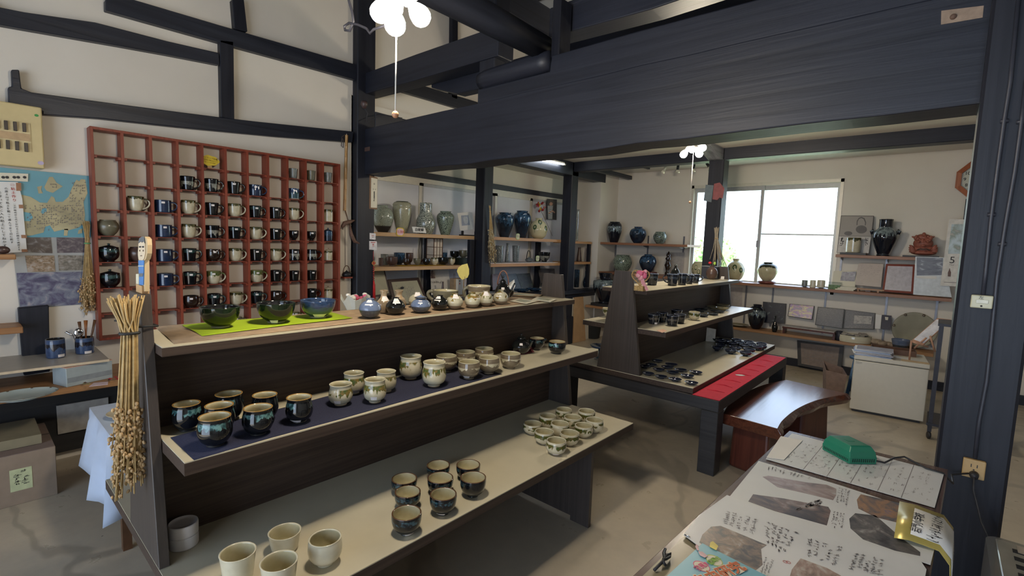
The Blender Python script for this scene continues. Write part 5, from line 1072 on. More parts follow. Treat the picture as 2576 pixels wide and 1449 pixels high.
ob, oc = sgn('name_card', -3.675, [(1036, 570), (1069, 573), (1073, 586.5), (1040, 584.5)], MC['white_paper'], 'white card with three bold characters under the necked vase', 'sign')
letters(ob, '白蛇蝎', .034, INK, (.0022, .0, 0), (0, 1, 0), (0, 0, 1), bold=.0005)
def pricecard(px, py, w, h, c1, c2, tx, num, x=-3.655):
    c_ = onx(px, py, x); k = (c_-Vector(CAM)).length/FPX; m = MB(); 
    pts = [(0, w*k*.5*math.copysign(abs(math.cos(a))**.6, math.cos(a)), h*k*.5*math.copysign(abs(math.sin(a))**.6, math.sin(a))) for a in [2*PI*i/24 for i in range(24)]]
    ob = m.prism([Vector(p) for p in pts], (-.002, 0, 0)).obj('price_card', c1, None, c_); tag(ob, tx, 'sign')
    MB().prism([Vector((.0012, p[1]*.82, p[2]*.8)) for p in pts], (-.001, 0, 0)).obj('card_face', c2, ob)
    letters(ob, num, h*k*.42, INKR if c1 == M_YEL else INKG, (.0016, 0, 0), (0, 1, 0), (0, 0, 1)); return ob
pricecard(1007, 583.5, 23, 21, M_YEL, plain('pale_pink_card', (.68, .46, .50), .6), 'pink price card with yellow border under the tall beige vase', '15,000')
M_PGRN = plain('pale_green_card', (.42, .56, .26), .6); M_PCR = plain('cream_card', (.62, .60, .42), .6)
pricecard(1303, 595, 14, 15, M_PGRN, M_PCR, 'pale green price card below the two blue black jars', '各15')
pricecard(1352.5, 650, 14, 14, M_PGRN, M_PCR, 'pale green price card in front of the footed black bowl', '各15')
# open book on a stand
c = onx(1169, 588, -3.76); bk = thing('open_book', 'open book showing a vase picture on a black stand', 'book', (-3.76, c.y, ZU+E0)); BK = lambda a, b, x=-3.76: onx(a, b, x)-Vector(bk.location)
q = [BK(1151, 536), BK(1180, 533), BK(1190, 577), BK(1158, 580)]; MB().prism(q, (-.008, 0, 0)).obj('page', M_PAPER, bk)
MB().prism([BK(1160, 542, -3.757), BK(1178, 541, -3.757), BK(1182, 566, -3.757), BK(1162, 568, -3.757)], (-.001, 0, 0)).obj('printed_photo', plain('print_greyblue', (.30, .34, .42), .5), bk)
MB().prism([BK(1165, 548, -3.7555), BK(1168, 545, -3.7555), BK(1174, 545, -3.7555), BK(1177, 549, -3.7555), BK(1177, 560, -3.7555), BK(1172, 564, -3.7555), BK(1167, 560, -3.7555)], (-.0006, 0, 0)).obj('printed_vase', plain('print_vase', (.42, .46, .50), .5), bk)
MB().prism([BK(1180, 533), BK(1188, 535), BK(1194, 575), BK(1190, 577)], (-.012, 0, 0)).obj('page', plain('page_grey', (.55, .54, .54), .7), bk)
m = MB(); w_ = BK(1190, 580).y; w0 = BK(1158, 580).y; m.box(-.02, .05, w0, w_, 0, .012); m.box(.02, .045, w0-.004, w0+.008, 0, .05); m.box(.02, .045, w_, w_+.012, 0, .05); m.obj('book_stand', M_BLK, bk)
# small bowls on the lower left shelf
gs = 'small tea bowls on the lower bay shelf'
cloth('yellow_cloth', plain('mustard_cloth', (.60, .34, .015), .85, 0, .1, 30), [(-3.83, onx(995, 664, -3.8).y), (-3.69, onx(1006, 664, -3.7).y), (-3.69, onx(1122, 660, -3.7).y), (-3.83, onx(1118, 660, -3.8).y)], ZLo, 'mustard yellow cloth under the small tea bowls', nx=18, ny=4, amp=.0014, seed=6)
ZS = ZLo+.0042
for px, ty, w, x, kd, m_, tx in [(958, 649, 12, -3.74, 'straight', G_brn, 'small dark cup at the shelf left end, front row'), (967, 639.5, 19, -3.86, 'straight', G_gry, 'grey mottled cup, back row left end'),
 (986, 646, 30, -3.74, 'matcha', G_brn, 'wide dark brown tea bowl, front row'), (1005, 636, 29, -3.88, 'matcha', G_bluj, 'wide blue black tea bowl, back row'), (1030, 636.5, 19, -3.87, 'goblet', G_brn, 'reddish brown footed bowl, back row'),
 (1022, 650.5, 14, -3.76, 'round', G_brblk, 'little dark cup on the mustard cloth'), (1050, 650.5, 19.6, -3.76, 'bowl', G_oli, 'olive brown bowl on the mustard cloth'), (1073, 650.5, 20, -3.76, 'round', G_blk, 'shiny black cup on the mustard cloth'),
 (1093.5, 648.5, 19, -3.76, 'round', G_crdk, 'cream cup with dark drips, middle of the mustard cloth'), (1111.5, 635.5, 28, -3.88, 'matcha', G_bluj, 'blue tea bowl, back row right of the lantern'), (1116, 647.5, 27, -3.76, 'matcha', G_blk, 'black tea bowl, front row right of the mustard cloth'),
 (1137, 648, 16.5, -3.75, 'round', G_crdk, 'cream cup with dark drips, near the right end')]:
    bayp('tea_bowl', kd, (m_, G_in if m_ is G_crdk else G_ind), tx+' of the lower bay shelf' if len((tx+' of the lower bay shelf').split()) <= 16 else tx, 'bowl', px, ty, w, ZS, x, gs, seg=28)
c0, c1_ = onx(1145, 650, -3.84), onx(1178, 650, -3.84); zb2 = onx(1160, 648.5, -3.84).z
ob = MB().box(-.07, .07, 0, c1_.y-c0.y, 0, zb2-ZLo-.001).obj('tray_box', plain('dark_green_box', (.02, .032, .022), .5), None, (-3.84, c0.y, ZLo+E0)); tag(ob, 'low dark green box carrying two tea bowls', 'box')
for px, ty, w, m_, tx in [(1144, 632, 24.5, G_blk, 'black tea bowl on the left end of the green box'), (1166, 630, 24, G_oli, 'grey green tea bowl on the green box')]: bayp('tea_bowl', 'matcha', (m_, G_ind), tx, 'bowl', px, ty, w, zb2, -3.84, gs, seg=28)
# paper lantern and flower
c = onx(1085, 640, -3.90); zt_ = onx(1085, 599, -3.90).z; w_ = .058; H_ = zt_-ZLo
r = thing('paper_lantern', 'square paper lantern with brown wooden lattice on the lower bay shelf', 'lantern', (-3.85, c.y, ZLo+E0)); MB().box(-w_+.004, w_-.004, -w_+.004, w_-.004, .004, H_-.004).obj('paper_shade', plain('lantern_paper', (.58, .52, .44), .7), r)
m = MB()
for a in (-w_, w_-.007):
    for b in (-w_, w_-.007): m.box(a, a+.007, b, b+.007, 0, H_)
for zz in (0, H_*.36, H_*.66, H_-.008): m.box(-w_, w_, -w_, -w_+.004, zz, zz+.005); m.box(w_-.004, w_, -w_, w_, zz, zz+.005)
for b in (-.02, .018): m.box(w_-.003, w_+.001, b, b+.004, 0, H_)
m.box(-w_-.003, w_+.003, -w_-.003, w_+.003, H_-.004, H_+.004); m.obj('lattice', M_WDK, r)
blossoms('flower_ornament', tuple(Vector((-3.80, onx(1065, 640, -3.80).y, ZLo+.025))), [plain('dark_red_petal', (.14, .015, .03), .6)]*2+[M_BLK], 7, .035, 'dark red artificial flower with black leaves left of the lantern', seed=9)
r = thing('hanging_strap', 'pair of dark cords hanging behind the dark red flower', 'cord', (-3.92, onx(1058, 600, -3.92).y, 1.0))
for d in (-.012, .012): MB().tube([(0, d*.3, .30), (.0, d*1.8, .18), (0, d, .06)], .003, 6).obj('cord', M_BLK, r)
# right half, lower shelf
ZR2 = ZLo+.0175
for px, ty, w, kd, m_, tx, nm, cat in [(1256, 618, 23, 'straight', G_cb5, 'black and grey crackled cylinder vase behind the hanging grass', 'vase', 'vase'), (1277.5, 612, 14, 'cone', G_cb5, 'slim crackled bottle between two cylinder vases', 'bottle', 'bottle'), (1298, 618, 19, 'tumbler', G_cb5, 'blue grey crackled vase left of the arched teapot', 'vase', 'vase')]:
    bayp(nm, kd, (m_, G_ind), tx, cat, px, ty, w, ZR2, -3.80, seg=28)
c = onx(1331, 640, -3.80); r_ = .048; ob, o = pot('teapot', 'squat', (G_cb5, G_ind), 'low crackled teapot with tall arched handle on the white cloth', 'teapot', (-3.80, c.y, ZR2), r_, .045, closed=True)
MB().tube([(0, r_*.75*math.cos(PI*i/14)-.008, .035+.105*math.sin(PI*i/14)) for i in range(15)], .0055, 8).obj('handle', G_brblk, ob); MB().tube([(0, .04, .02), (0, .065, .04)], [.010, .006], 8).obj('spout', G_cb5, ob); MB().lathe([(.02, .043), (.022, .048), (.006, .056), (.005, .064), (.0005, .066)], 14).obj('lid', G_cb5, ob)
ob, o = bayp('footed_bowl', 'bowl', (G_blkspk, G_ind), 'wide black footed bowl with pale specks, beside the corner niche post', 'bowl', 1370, 634.5, 29, ZR2, -3.80, seg=32)
# items standing on the ledge (z .66) behind the stand
ZG = .703
def leaning(name, pts, xt, xb, mat, label, cat, th=.012, frame=None, fw=.02, inner=None):
    """board leaning back: upper corners at x=xt, lower at x=xb"""
    c = [onx(pts[0][0], pts[0][1], xt), onx(pts[1][0], pts[1][1], xt), onx(pts[2][0], pts[2][1], xb), onx(pts[3][0], pts[3][1], xb)]
    ob, oc = sheet(name, c, frame or mat, label, cat, th)
    if frame:
        cc = [p-oc for p in c]; ctr = sum(cc, Vector((0, 0, 0)))/4; n = (cc[1]-cc[0]).cross(cc[3]-cc[0]).normalized(); n = n if n.dot(Vector(CAM)-oc) > 0 else -n
        inn = [ctr+(p-ctr)*(1-2*fw) for p in cc]; MB().prism([p+n*.001 for p in inn], -n*.001).obj('picture', mat, ob)
        return ob, oc, inn, n
    return ob, oc
M_CERT = plain('certificate_paper', (.40, .38, .27), .6, 0, .06, 12); M_FRDK = wood('dark_frame', (.025, .012, .010), (.06, .03, .022), .35, 'y', 8, 40, .1)
ob, oc, inn, n = leaning('framed_certificate', [(975, 703), (1053, 698), (1085, 778), (998, 792)], -3.90, -3.76, M_CERT, 'framed certificate leaning on the ledge behind the ball vases', 'picture frame', .02, M_FRDK, .085)
n0 = n*.002; strokes(ob, [inn[0]*.8+inn[1]*.2*.0+n0*1, inn[1]*.55+n0, inn[2]*.5+n0, inn[3]*.75+n0], 9, 10, INKG, 21, .7, 'handwriting', .7)
k = onx(1010, 725, -3.85)-oc+n*.012; MB().ball(k, .014, 0, 10, 6, (.3, 1.6, .8)).obj('ink_emblem', INK, ob)
ob, oc, inn, n = leaning('framed_certificate', [(925, 676), (967, 675), (983, 742), (925, 750)], -3.82, -3.78, M_CERT, 'second framed certificate half hidden behind the corner post', 'picture frame', .02, M_FRDK, .07)
ob, oc = leaning('text_poster', [(1083, 672), (1128, 674), (1136, 742), (1085, 742)], -3.90, -3.84, plain('warm_paper', (.56, .53, .48), .7, 0, .04), 'tall white poster with lines of text and a small figure photo', 'poster', .003)
PP = lambda a, b: onx(a, b, -3.865)-oc
strokes(ob, [PP(1084, 707), PP(1110, 707), PP(1113, 740), PP(1085, 740)], 10, 5, INK, 31, 1, 'lettering', 1); MB().prism([PP(1083, 680), PP(1089, 680), PP(1095, 700), PP(1083, 700)], (-.001, 0, 0)).obj('small_photo', photomat('figure_photo', [(.05, .03, .03), (.15, .10, .08), (.40, .30, .26)], 2, 33), ob)
bayp('small_bottle', 'cone', (G_brn, G_brn), 'small brown bottle standing before the text poster', 'bottle', 1114, 709, 8.5, ZG, -3.76, seg=20)
c = onx(1150, 720, -3.80); r = thing('paper_bag', 'small kraft paper bag with a white label card', 'bag', (-3.80, c.y, ZG)); hh = onx(1150, 700, -3.80).z-ZG
MB().box(-.03, .03, -.075, .075, 0, hh).obj('bag_body', plain('kraft_paper', (.36, .25, .15), .8), r); MB().box(.031, .033, -.045, .055, .02, hh-.005).obj('label_card', MC['white_paper'], r); letters(r, '岩', .02, INK, (.0335, .005, hh-.028), (0, 1, 0), (0, 0, 1), bold=.0006); MB().box(.0332, .034, .0, .010, hh-.062, hh-.045).obj('red_seal', INKR, r)
m = MB()
for a in (-.045, .045): m.tube([(0, a-.012, hh), (0, a-.006, hh+.05), (0, a+.006, hh+.05), (0, a+.012, hh)], .002, 6)
m.obj('bag_handle', M_WDK, r)
for i, (px, m_, tx) in enumerate([([(1238, 690), (1260, 688), (1268, 724), (1240, 730)], photomat('dark_print0', [(.02, .015, .02), (.12, .05, .04), (.05, .05, .05)], 3, 41), 'dark reddish print leaning left of the cane handled teapot'), ([(1262, 690), (1298, 688), (1312, 727), (1272, 732)], photomat('dark_print1', [(.01, .012, .02), (.05, .07, .09), (.015, .015, .02)], 3, 42), 'dark blue print leaning behind the cane handled teapot'),
  ([(1299, 689), (1333, 687), (1342, 722), (1313, 728)], photomat('dark_print2', [(.012, .014, .014), (.02, .02, .022), (.06, .08, .045)], 2, 43), 'dark print with a mossy green triangle leaning on the ledge'), ([(1354, 675), (1395, 676), (1398, 716), (1362, 712)], photomat('dark_print3', [(.03, .04, .06), (.14, .12, .11), (.06, .07, .09)], 2, 44), 'greyish print leaning behind the stand end panel')]):
    leaning('framed_print', px, -3.93, -3.88, m_, tx, 'picture', .01)
for px, py, rad, tx in [(1312, 730, .10, 'dark round platter lying on the ledge, left one'), (1343, 729, .10, 'dark round platter lying on the ledge, right one')]:
    c = onz(px, py, ZG+.02); pot('platter', 'plate', (G_bluj, G_bluj), tx, 'plate', (-3.72, onx(px, py, -3.72).y, ZG), rad, .03, 0, 'dark platters on the ledge', seg=32)
# photo, wrapped bouquet, grass, glass bottle
ob, oc = sgn('wall_photo', -3.965, [(1377, 500), (1401, 502), (1400, 553.5), (1376, 552)], photomat('dark_room_photo', [(.012, .012, .014), (.02, .02, .02), (.10, .07, .05)], 3, 51), 'photo of a person in a striped shirt holding a pot', 'photo')
Q7 = lambda a, b: onx(1230+a/5.02, 440+b/5.02, -3.962)-oc
m = MB()
for i in range(11): zz = 392+i*16; m.prism([Q7(745, zz), Q7(803, zz-2), Q7(803, zz+6), Q7(745, zz+8)], (-.0006, 0, 0))
MB().prism([Q7(742, 388), Q7(806, 386), Q7(800, 560), Q7(748, 562)], (-.0004, 0, 0)).obj('shirt_print', M_PAPER, ob); o_ = m.obj('shirt_stripes', INK, ob); o_.location.x += .001
sk = plain('printed_skin', (.45, .24, .16), .6); m = MB(); m.prism([Q7(765+22*math.cos(t_*PI/6)+18, 366+22*math.sin(t_*PI/6)) for t_ in range(12)], (-.0004, 0, 0)); m.prism([Q7(750, 478), Q7(800, 445), Q7(835, 470), Q7(830, 485), Q7(800, 465), Q7(755, 492)], (-.0004, 0, 0)); o_ = m.obj('printed_person', sk, ob); o_.location.x += .0016
c = onx(1362, 515, -3.93); r = thing('wrapped_bouquet', 'cellophane wrapped red and yellow artificial bouquet on a long stick', 'bouquet', c); rr = random.Random(5); BQ = lambda a, b: onx(1230+a/5.02, 440+b/5.02, -3.93)-c
MB().tube([BQ(650, 440), BQ(690, 520), BQ(800, 770)], .0022, 6).obj('stick', M_OL if 'M_OL' in globals() else M_WDK, r)
for i in range(16):
    p = BQ(rr.uniform(600, 700), rr.uniform(350, 480)); m = MB(); [m.ball(p+Vector((rr.uniform(0, .02), rr.uniform(-.01, .01), rr.uniform(-.01, .01))), rr.uniform(.009, .016), 0, 8, 5, (.6, 1, 1)) for _ in range(3)]
    m.obj('petal_cluster', [M_FRED, plain('rose_petal', (.45, .14, .16), .6), M_YEL, plain('pale_wrap', (.62, .48, .46), .4), M_FRED][i % 5], r)
c0_ = [onx(*q, -3.49) for q in [(1236, 530), (1236, 548), (1232, 640)]]; c0_[0].y += 0
bundle('hanging_grass', [onx(1232, 517, -3.50), onx(1233, 532, -3.50), onx(1240, 668, -3.50)], 'bunch of dried grass hanging on the middle bay post', 26, .010, .006, .050, 6, 12, gr=.007, gfrac=.55, tie=M_STR, gm=plain('dry_grass_heads', (.42, .35, .22), .8, 0, .3, 80), stem=.0016)
def glassclear():
    t = NT('clear_glass'); g_ = t.n('ShaderNodeBsdfGlossy', {'Roughness': .03}); tr = t.n('ShaderNodeBsdfTransparent', {0: (.9, .93, .93, 1)}); lw = t.n('ShaderNodeLayerWeight', {'Blend': .35}); mx = t.n('ShaderNodeMixShader', {0: t.math('ADD', t.math('MULTIPLY', lw.outputs[1], .6), .05), 1: tr.outputs[0], 2: g_.outputs[0]}); t.t.links.new(mx.outputs[0], t.o.inputs[0]); return t.m
M_CLG = glassclear()
c = onx(1450, 560, -3.70); h_ = onx(1450, 527, -3.70).z-ZU+.01; ob = MB().lathe([(.030, 0), (.034, .02), (.034, h_*.8), (.030, h_*.88), (.032, h_*.93), (.042, h_), (.038, h_-.004), (.028, h_*.9), (.029, .03), (.0005, .025)], 24).obj('glass_vase', M_CLG, None, (-3.70, max(c.y, 5.30), ZU-.01+E0)); tag(ob, 'tall clear glass cylinder vase in the corner niche', 'vase')
# niche contents
for px, z, hh, rr_, m_, kd, tx in [(1458, ZLo+.021, .19, .036, G_brn, 'cone', 'tall brown bottle on the niche middle shelf'), (1455, ZG, .24, .036, G_bluj, 'straight', 'tall blue black cylinder on the niche ledge'), (1466, ZG, .22, .036, G_bluj, 'flask', 'dark flask on the niche ledge holding twigs')]:
    c = onx(px, 680, -3.72); ob, o = pot('bottle', kd, (m_, G_ind), tx, 'bottle', (-3.74 if 'flask' not in tx else -3.68, c.y if 'flask' not in tx else c.y+.02, z), rr_, hh, 0, None, seg=20)
m = MB(); rr = random.Random(8)
for i in range(7): m.tube([(0, 0, 0), (rr.uniform(-.02, .03), rr.uniform(-.03, .03), .15), (rr.uniform(-.03, .05), rr.uniform(-.05, .06), rr.uniform(.22, .36))], .0025, 5)
o_ = m.obj('dry_twigs', plain('reddish_twig', (.16, .07, .06), .7), None, ob.location+Vector((0, 0, .19))); tag(o_, 'bare reddish twigs standing in the niche flask', 'twigs')
tag(MB().box(-.06, .06, -.05, .05, 0, .008).obj('small_tray', plain('ochre_tray', (.40, .33, .16), .6), None, (-3.70, 5.33, ZLo+.021)), 'small ochre tray on the niche middle shelf', 'tray')
# board and bucket by the corner
c = onz(1467, 856, 0); ob = MB().prism([(0, 0, 0), (0, .30, 0), (.0, .22, .60), (0, .02, .60)], (.015, 0, 0)).obj('plywood_board', plain('plywood', (.52, .33, .18), .6, 0, .08, 12), None, (-3.535, 5.28, .001)); ob.rotation_euler = (0, -.04, 0); tag(ob, 'pale plywood board leaning on the low bay wall', 'board')
c, r_, h_, fa = place(1489, 853, 0, 48, 798, .8); ob = MB().lathe([(r_*.72, 0), (r_*.8, .01), (r_*.98, h_-.015), (r_*1.04, h_-.012), (r_*1.04, h_), (r_*.98, h_), (r_*.76, .02), (.0006, .02)], 32).obj('bucket', plain('dark_grey_plastic', (.025, .028, .03), .5), None, c); tag(ob, 'dark grey plastic bucket below the low corner shelf', 'bucket')
c, r_, h_, fa = place(1530, 845, 0, 34, 795, .8); ob = MB().lathe([(r_*.72, 0), (r_*.8, .01), (r_*.98, h_-.015), (r_*1.04, h_), (r_*.98, h_), (r_*.76, .02), (.0006, .02)], 32).obj('bucket', plain('black_plastic', (.012, .012, .016), .5), None, c); tag(ob, 'black bucket half hidden behind the second display stand', 'bucket')
# ------------------------------------------------------------------ second stand: pots and dishes
M_WHT = M_PAPER
def mug(spec, z, tx, hang, mats=(G_dkjar, G_ind), g='dark drip mugs on the second stand', kd='taper'):
    ob, o, r_, h_, fa = putpot('mug', kd, mats, tx, 'mug', spec, z, g, seg=28, foot=.7); handle(ob, o, fa+hang, h_*.25, h_*.85, r_*.75, r_*.11, mats[0]); return ob
G_dkmug = glaze('dark_blue_mug_drips', (.008, .011, .022), (.05, .07, .10), .58, .78, .10, 5, rim=(.16, .20, .30), rz_=.975)
for sp, tx, ha in [((1640, 718, 688, 30), 'dark blue mug nearest the pink heart ornament', 1.4), ((1691, 719, 689.5, 29), 'dark blue mug at the front of the second stand top', 1.4), ((1715, 717.5, 688, 26), 'dark blue mug second from front, handle to the right', -1.4), ((1733, 715, 691, 22), 'dark blue mug third in the row', -1.5), ((1748, 712.5, 690, 23), 'dark blue mug farthest in the row', -1.5)]:
    mug(sp, ZT2, tx, -ha if False else ha*(-1), (G_dkmug, G_ind))
ob, o, r_, h_, fa = putpot('gourd_vase', 'ballw', (G_blk, G_ind), 'small black gourd vase with knobbed top behind the mugs', 'vase', (1697, 708, 671, 24), ZT2, seg=28); MB().ball((0, 0, h_*1.08), r_*.3, 0, 12, 8).obj('top_knob', G_blk, ob)
putpot('small_jug', 'ball', (G_brn, G_ind), 'round brown bottle vase holding a red flower', 'vase', (1789.5, 703, 669, 30), ZT2, seg=32)
vloc = onz(1789.5, 703, ZT2)+Vector((0, 0, 0))
r = thing('artificial_flowers', 'red flower and green leaf sprig in the brown bottle vase', 'flowers', (vloc.x-.012, vloc.y+.02, ZT2+.085)); MB().tube([(0, 0, 0), (-.012, .01, .03), (-.02, .012, .055)], .0015, 5).obj('stem', M_FGRN, r); MB().ball((-.022, .012, .062), .016, 0, 10, 6, (1, 1, .8)).obj('blossom', plain('bright_red_petal', (.55, .02, .03), .6), r); MB().tube([(0, 0, 0), (.012, .0, .035), (.022, 0, .055)], .0012, 5).obj('stem', M_FGRN, r); MB().ball((.024, 0, .06), .014, 0, 10, 6, (.8, .3, 1.1)).obj('leaf', plain('lime_leaf', (.35, .55, .08), .6), r)
c = onz(1806, 700, ZT2); c = Vector((c.x+.01, c.y+.05, ZT2+E0)); wv = .06; hv = ony(1806, 670, c.y-.05).z-ZT2; c.x -= .03; c.y = min(c.y, 4.59)
r = thing('square_planter', 'dark square planter with a pale rim at the far end of the stand', 'planter', c); MB().box(-wv, wv, -.05, .05, 0, hv).obj('planter_body', plain('slate_planter', (.022, .024, .038), .5), r); MB().box(-wv-.002, wv+.002, -.052, .052, hv, hv+.003).obj('rim', M_ALUG, r)
tag(MB().prism([(-.016, 0, 0), (.016, 0, 0), (.014, .008, .026), (-.014, .008, .026)], (0, .001, 0)).obj('name_card', MC['white_paper'], None, onz(1817, 702.5, ZT2)), 'tiny white card standing at the far end of the stand top', 'card')
# heart ornament
c = onz(1603, 731, ZT2); c = Vector((c.x+.012, c.y+.01, ZT2)); r = thing('heart_ornament', 'wicker heart ornament with pink bow beside the end panel', 'ornament', c)
hp = [(.055*math.sin(t_)**3, 0, .085+.0035*(13*math.cos(t_)-5*math.cos(2*t_)-2*math.cos(3*t_)-math.cos(4*t_))) for t_ in [2*PI*i/40 for i in range(40)]]
Rr = RZ(.75); hp = [Rr @ Vector(p) for p in hp]; MB().tube(hp, .004, 6, closed=True).obj('wicker_heart', M_STRD, r); m = MB(); rr = random.Random(4)
for i in range(26): a = 2*PI*i/26; m.tube([hp[(i*3) % 40], hp[(i*3+17) % 40]], .0009, 4)
m.obj('wicker_mesh', M_STRD, r); MB().box(-.03, .03, -.02, .02, 0, .03).obj('wicker_base', M_STRD, r)
for i, (dx, dz, s_) in enumerate([(-.01, .11, .024), (.015, .10, .026), (-.004, .085, .022), (.022, .12, .016), (-.02, .095, .018)]): MB().ball(Rr @ Vector((dx, -.012, dz)), s_, 0, 10, 6, (1, .45, .8), RY(i*.9)).obj('bow_loop', M_FPNK if i < 2 else plain('pale_pink_ribbon', (.70, .32, .36), .5), r)
m = MB(); m.prism([Rr @ Vector(p) for p in [(-.008, -.018, .09), (.006, -.018, .09), (.05, -.018, .008), (.035, -.018, .002), (.0, -.018, .05)]], Rr @ Vector((0, .001, 0))); m.obj('ribbon_tail', MC['pale_pink_ribbon'], r)
# middle shelf
g = 'dark tumblers on the second stand'
G_dkt = glaze('dark_tumbler_glaze', (.008, .011, .018), (.10, .09, .08), .48, .66, .07, 3, rim=(.14, .16, .22), rz_=.97)
for sp, tx, st in [((1644, 816, 790, 32), 'dark tumbler nearest the end panel, white tag at foot', (.5, .03, .02, .012)), ((1664, 811, 786, 29.5), 'dark tumbler second from the end panel', None), ((1691, 820, 793, 32), 'dark tumbler at the shelf front edge', None), ((1709, 814, 790, 30), 'dark tumbler right of the front one', None), ((1701, 801, 779, 29), 'dark tumbler at the back near the centre board', None)]:
    putpot('tumbler', 'taper', (G_dkt, G_ind), tx, 'cup', sp, ZM2, g, st=st, seg=28)
putpot('tea_bowl', 'round', (G_crgr, G_in), 'cream bowl with green band between the tumblers and the plates', 'bowl', (1745.6, 806, 784, 30), ZM2, seg=32)
G_plt = glaze('dark_plate_glaze', (.012, .016, .026), base2=(.05, .06, .07)); G_plc = glaze('ochre_plate_glaze', (.16, .14, .08), base2=(.22, .19, .11), rim=(.30, .30, .26))
for px, py, w, m_, tx, hh in [(1752, 783, 38, G_plt, 'dark wide dish nearest the tumblers', .022), (1797, 777, 44, G_plc, 'large ochre plate at the back, left one', .02), (1806, 770, 36, G_plc, 'ochre plate at the very back', .02), (1817, 781, 36, G_plc, 'footed ochre dish, frontmost of the ochre ones', .026), (1768, 797, 30, G_plt, 'small dark dish beside the cream bowl', .016), (1793, 793, 30, G_plt, 'small bluish dish by the shelf front', .014), (1804, 786, 40, G_plt, 'large bluish dish in the middle of the plates', .014)]:
    p = onz(px, py, ZM2); d = float(np.dot(np.array(p-Vector(CAM)), FW)); rr_ = w*d*FPX/math.hypot(FPX, px-IW/2)/(2*FPX); pot('dish', 'plate', (m_, m_), tx, 'dish', (max(p.x, -1.512+rr_), p.y, ZM2+E0), rr_, hh, random.uniform(0, 6), 'dishes on the second stand', th=.003, seg=32)
sheet('paper_slip', [onz(a, b, ZM2+.0012) for a, b in [(1651, 831), (1668, 828), (1678, 832), (1666, 837)]], plain('salmon_paper', (.58, .34, .24), .7), 'torn salmon coloured paper at the middle shelf corner', 'paper', .0008)
# lower board dishes
G_sd = glaze('shiny_navy_dish', (.010, .013, .024), base2=(.02, .025, .045), rim=(.16, .19, .27), rough=.05)  # pale rim colour paints in the specular glint along the rims
g = 'small dark sauce dishes near the end panel'
for i, (px, py, w, tx) in enumerate([(1622, 926, 26, 'against the end panel'), (1638, 922, 29, 'second from the end panel at the back'), (1653, 912, 28, 'farthest back by the centre board'), (1688.5, 921, 31, 'largest, behind the untagged one'), (1678, 928, 30, 'overlapped by the large one'), (1657, 934, 29.5, 'left end of the middle row'), (1712, 935, 31, 'right of the middle row'), (1691.4, 941, 31, 'centre of the cluster'), (1630, 944, 30.5, 'front row, left end'), (1662.7, 952, 30.5, 'front row, second'), (1698, 959, 33, 'front row, third'), (1729, 950, 33, 'second row, right part'), (1750.4, 941, 32, 'rightmost of the cluster'), (1739, 967.5, 34, 'front row, right end, nearest the red cloth')]):
    p = onz(px, py, ZB2); d = float(np.dot(np.array(p-Vector(CAM)), FW)); rr_ = w*d*FPX/math.hypot(FPX, px-IW/2)/(2*FPX); ob, o = pot('sauce_dish', 'plate', (G_sd, G_sd), 'small dark oval dish, '+tx, 'dish', (p.x, p.y, ZB2+E0), rr_, .016, random.uniform(.3, .9), g, th=.003, seg=28, sq=(1.05, .88))
    if i not in (3, 7): m = MB().cbox((-.6*rr_, -.2*rr_, .0155), (.013, .011, .0008), RZ(.4)); o2 = m.obj('price_tag', M_TAG, ob); o2.rotation_euler = (0, 0, 0)
g = 'small conical cups near the window end'
for px, py, w, tx in [(1852, 858, 26, 'back row, left'), (1883, 863, 26, 'back row, middle'), (1915, 867.7, 27, 'back row, right'), (1860, 864.6, 26.5, 'second row, left'), (1889, 868.5, 26.5, 'second row, middle'), (1842, 866, 28, 'left side, above the round one'), (1873.7, 872.4, 29, 'centre'), (1904, 876, 29.5, 'right, near the board edge'), (1917, 874, 24, 'far right edge'), (1849, 878, 30, 'third row, left'), (1884.5, 883, 31, 'front row, middle'), (1838, 885, 30, 'front row, left'), (1875, 890.5, 30, 'frontmost'), (1813, 872, 27, 'left group, upper'), (1803, 878, 28, 'left group, front'), (1827, 860, 24, 'dark one at the back left'), (1812, 861, 26, 'dark one beside the leaning card')]:
    p = onz(px, py+5, ZB2); d = float(np.dot(np.array(p-Vector(CAM)), FW)); rr_ = w*d*FPX/math.hypot(FPX, px-IW/2)/(2*FPX); pot('conical_cup', 'goblet' if 'group' not in tx else 'dish', (G_sd, G_sd), 'small navy cup, '+tx+' of the window end cluster', 'cup', (p.x, p.y, ZB2+E0), rr_, .034, 0, g, th=.003, seg=24)
p = onz(1806, 860, ZB2); pot('low_bowl', 'bowl', (G_blkg, G_ind), 'dark green black low bowl beside the leaning card', 'bowl', (p.x-.0, p.y+.0, ZB2+E0), .05, .03, seg=28)
c = onz(1786, 860, ZB2); tag(MB().prism([(-.035, 0, 0), (.035, .03, 0), (.03, .05, .11), (-.04, .02, .12)], (0, .0015, 0)).obj('leaning_card', plain('cream_leaflet', (.56, .52, .44), .7), None, (-1.475, c.y, ZB2+E0)), 'cream leaflet leaning on the centre board of the second stand', 'card')
ob, o, r_, h_, fa = putpot('compote', 'plate', (G_blug, G_blue), 'blue footed compote dish seen left of the second stand end panel', 'dish', (1508, 905, 868, 52), ZB2, foot=.3, seg=36)
ob.data = MB().lathe([(r_*.55, 0), (r_*.5, .006), (r_*.16, .02), (r_*.13, h_*.5), (r_*.2, h_*.75), (r_*.9, h_*.86), (r_, h_), (r_*.95, h_*.99), (r_*.2, h_*.84), (.0005, h_*.83)], 36).mesh('compote', [G_blug])
putpot('tea_bowl', 'bowl', (G_crgr, G_in), 'cream bowl with green runs on the left half of the second stand', 'bowl', (1531, 798, 775, 33), ZM2, seg=32)
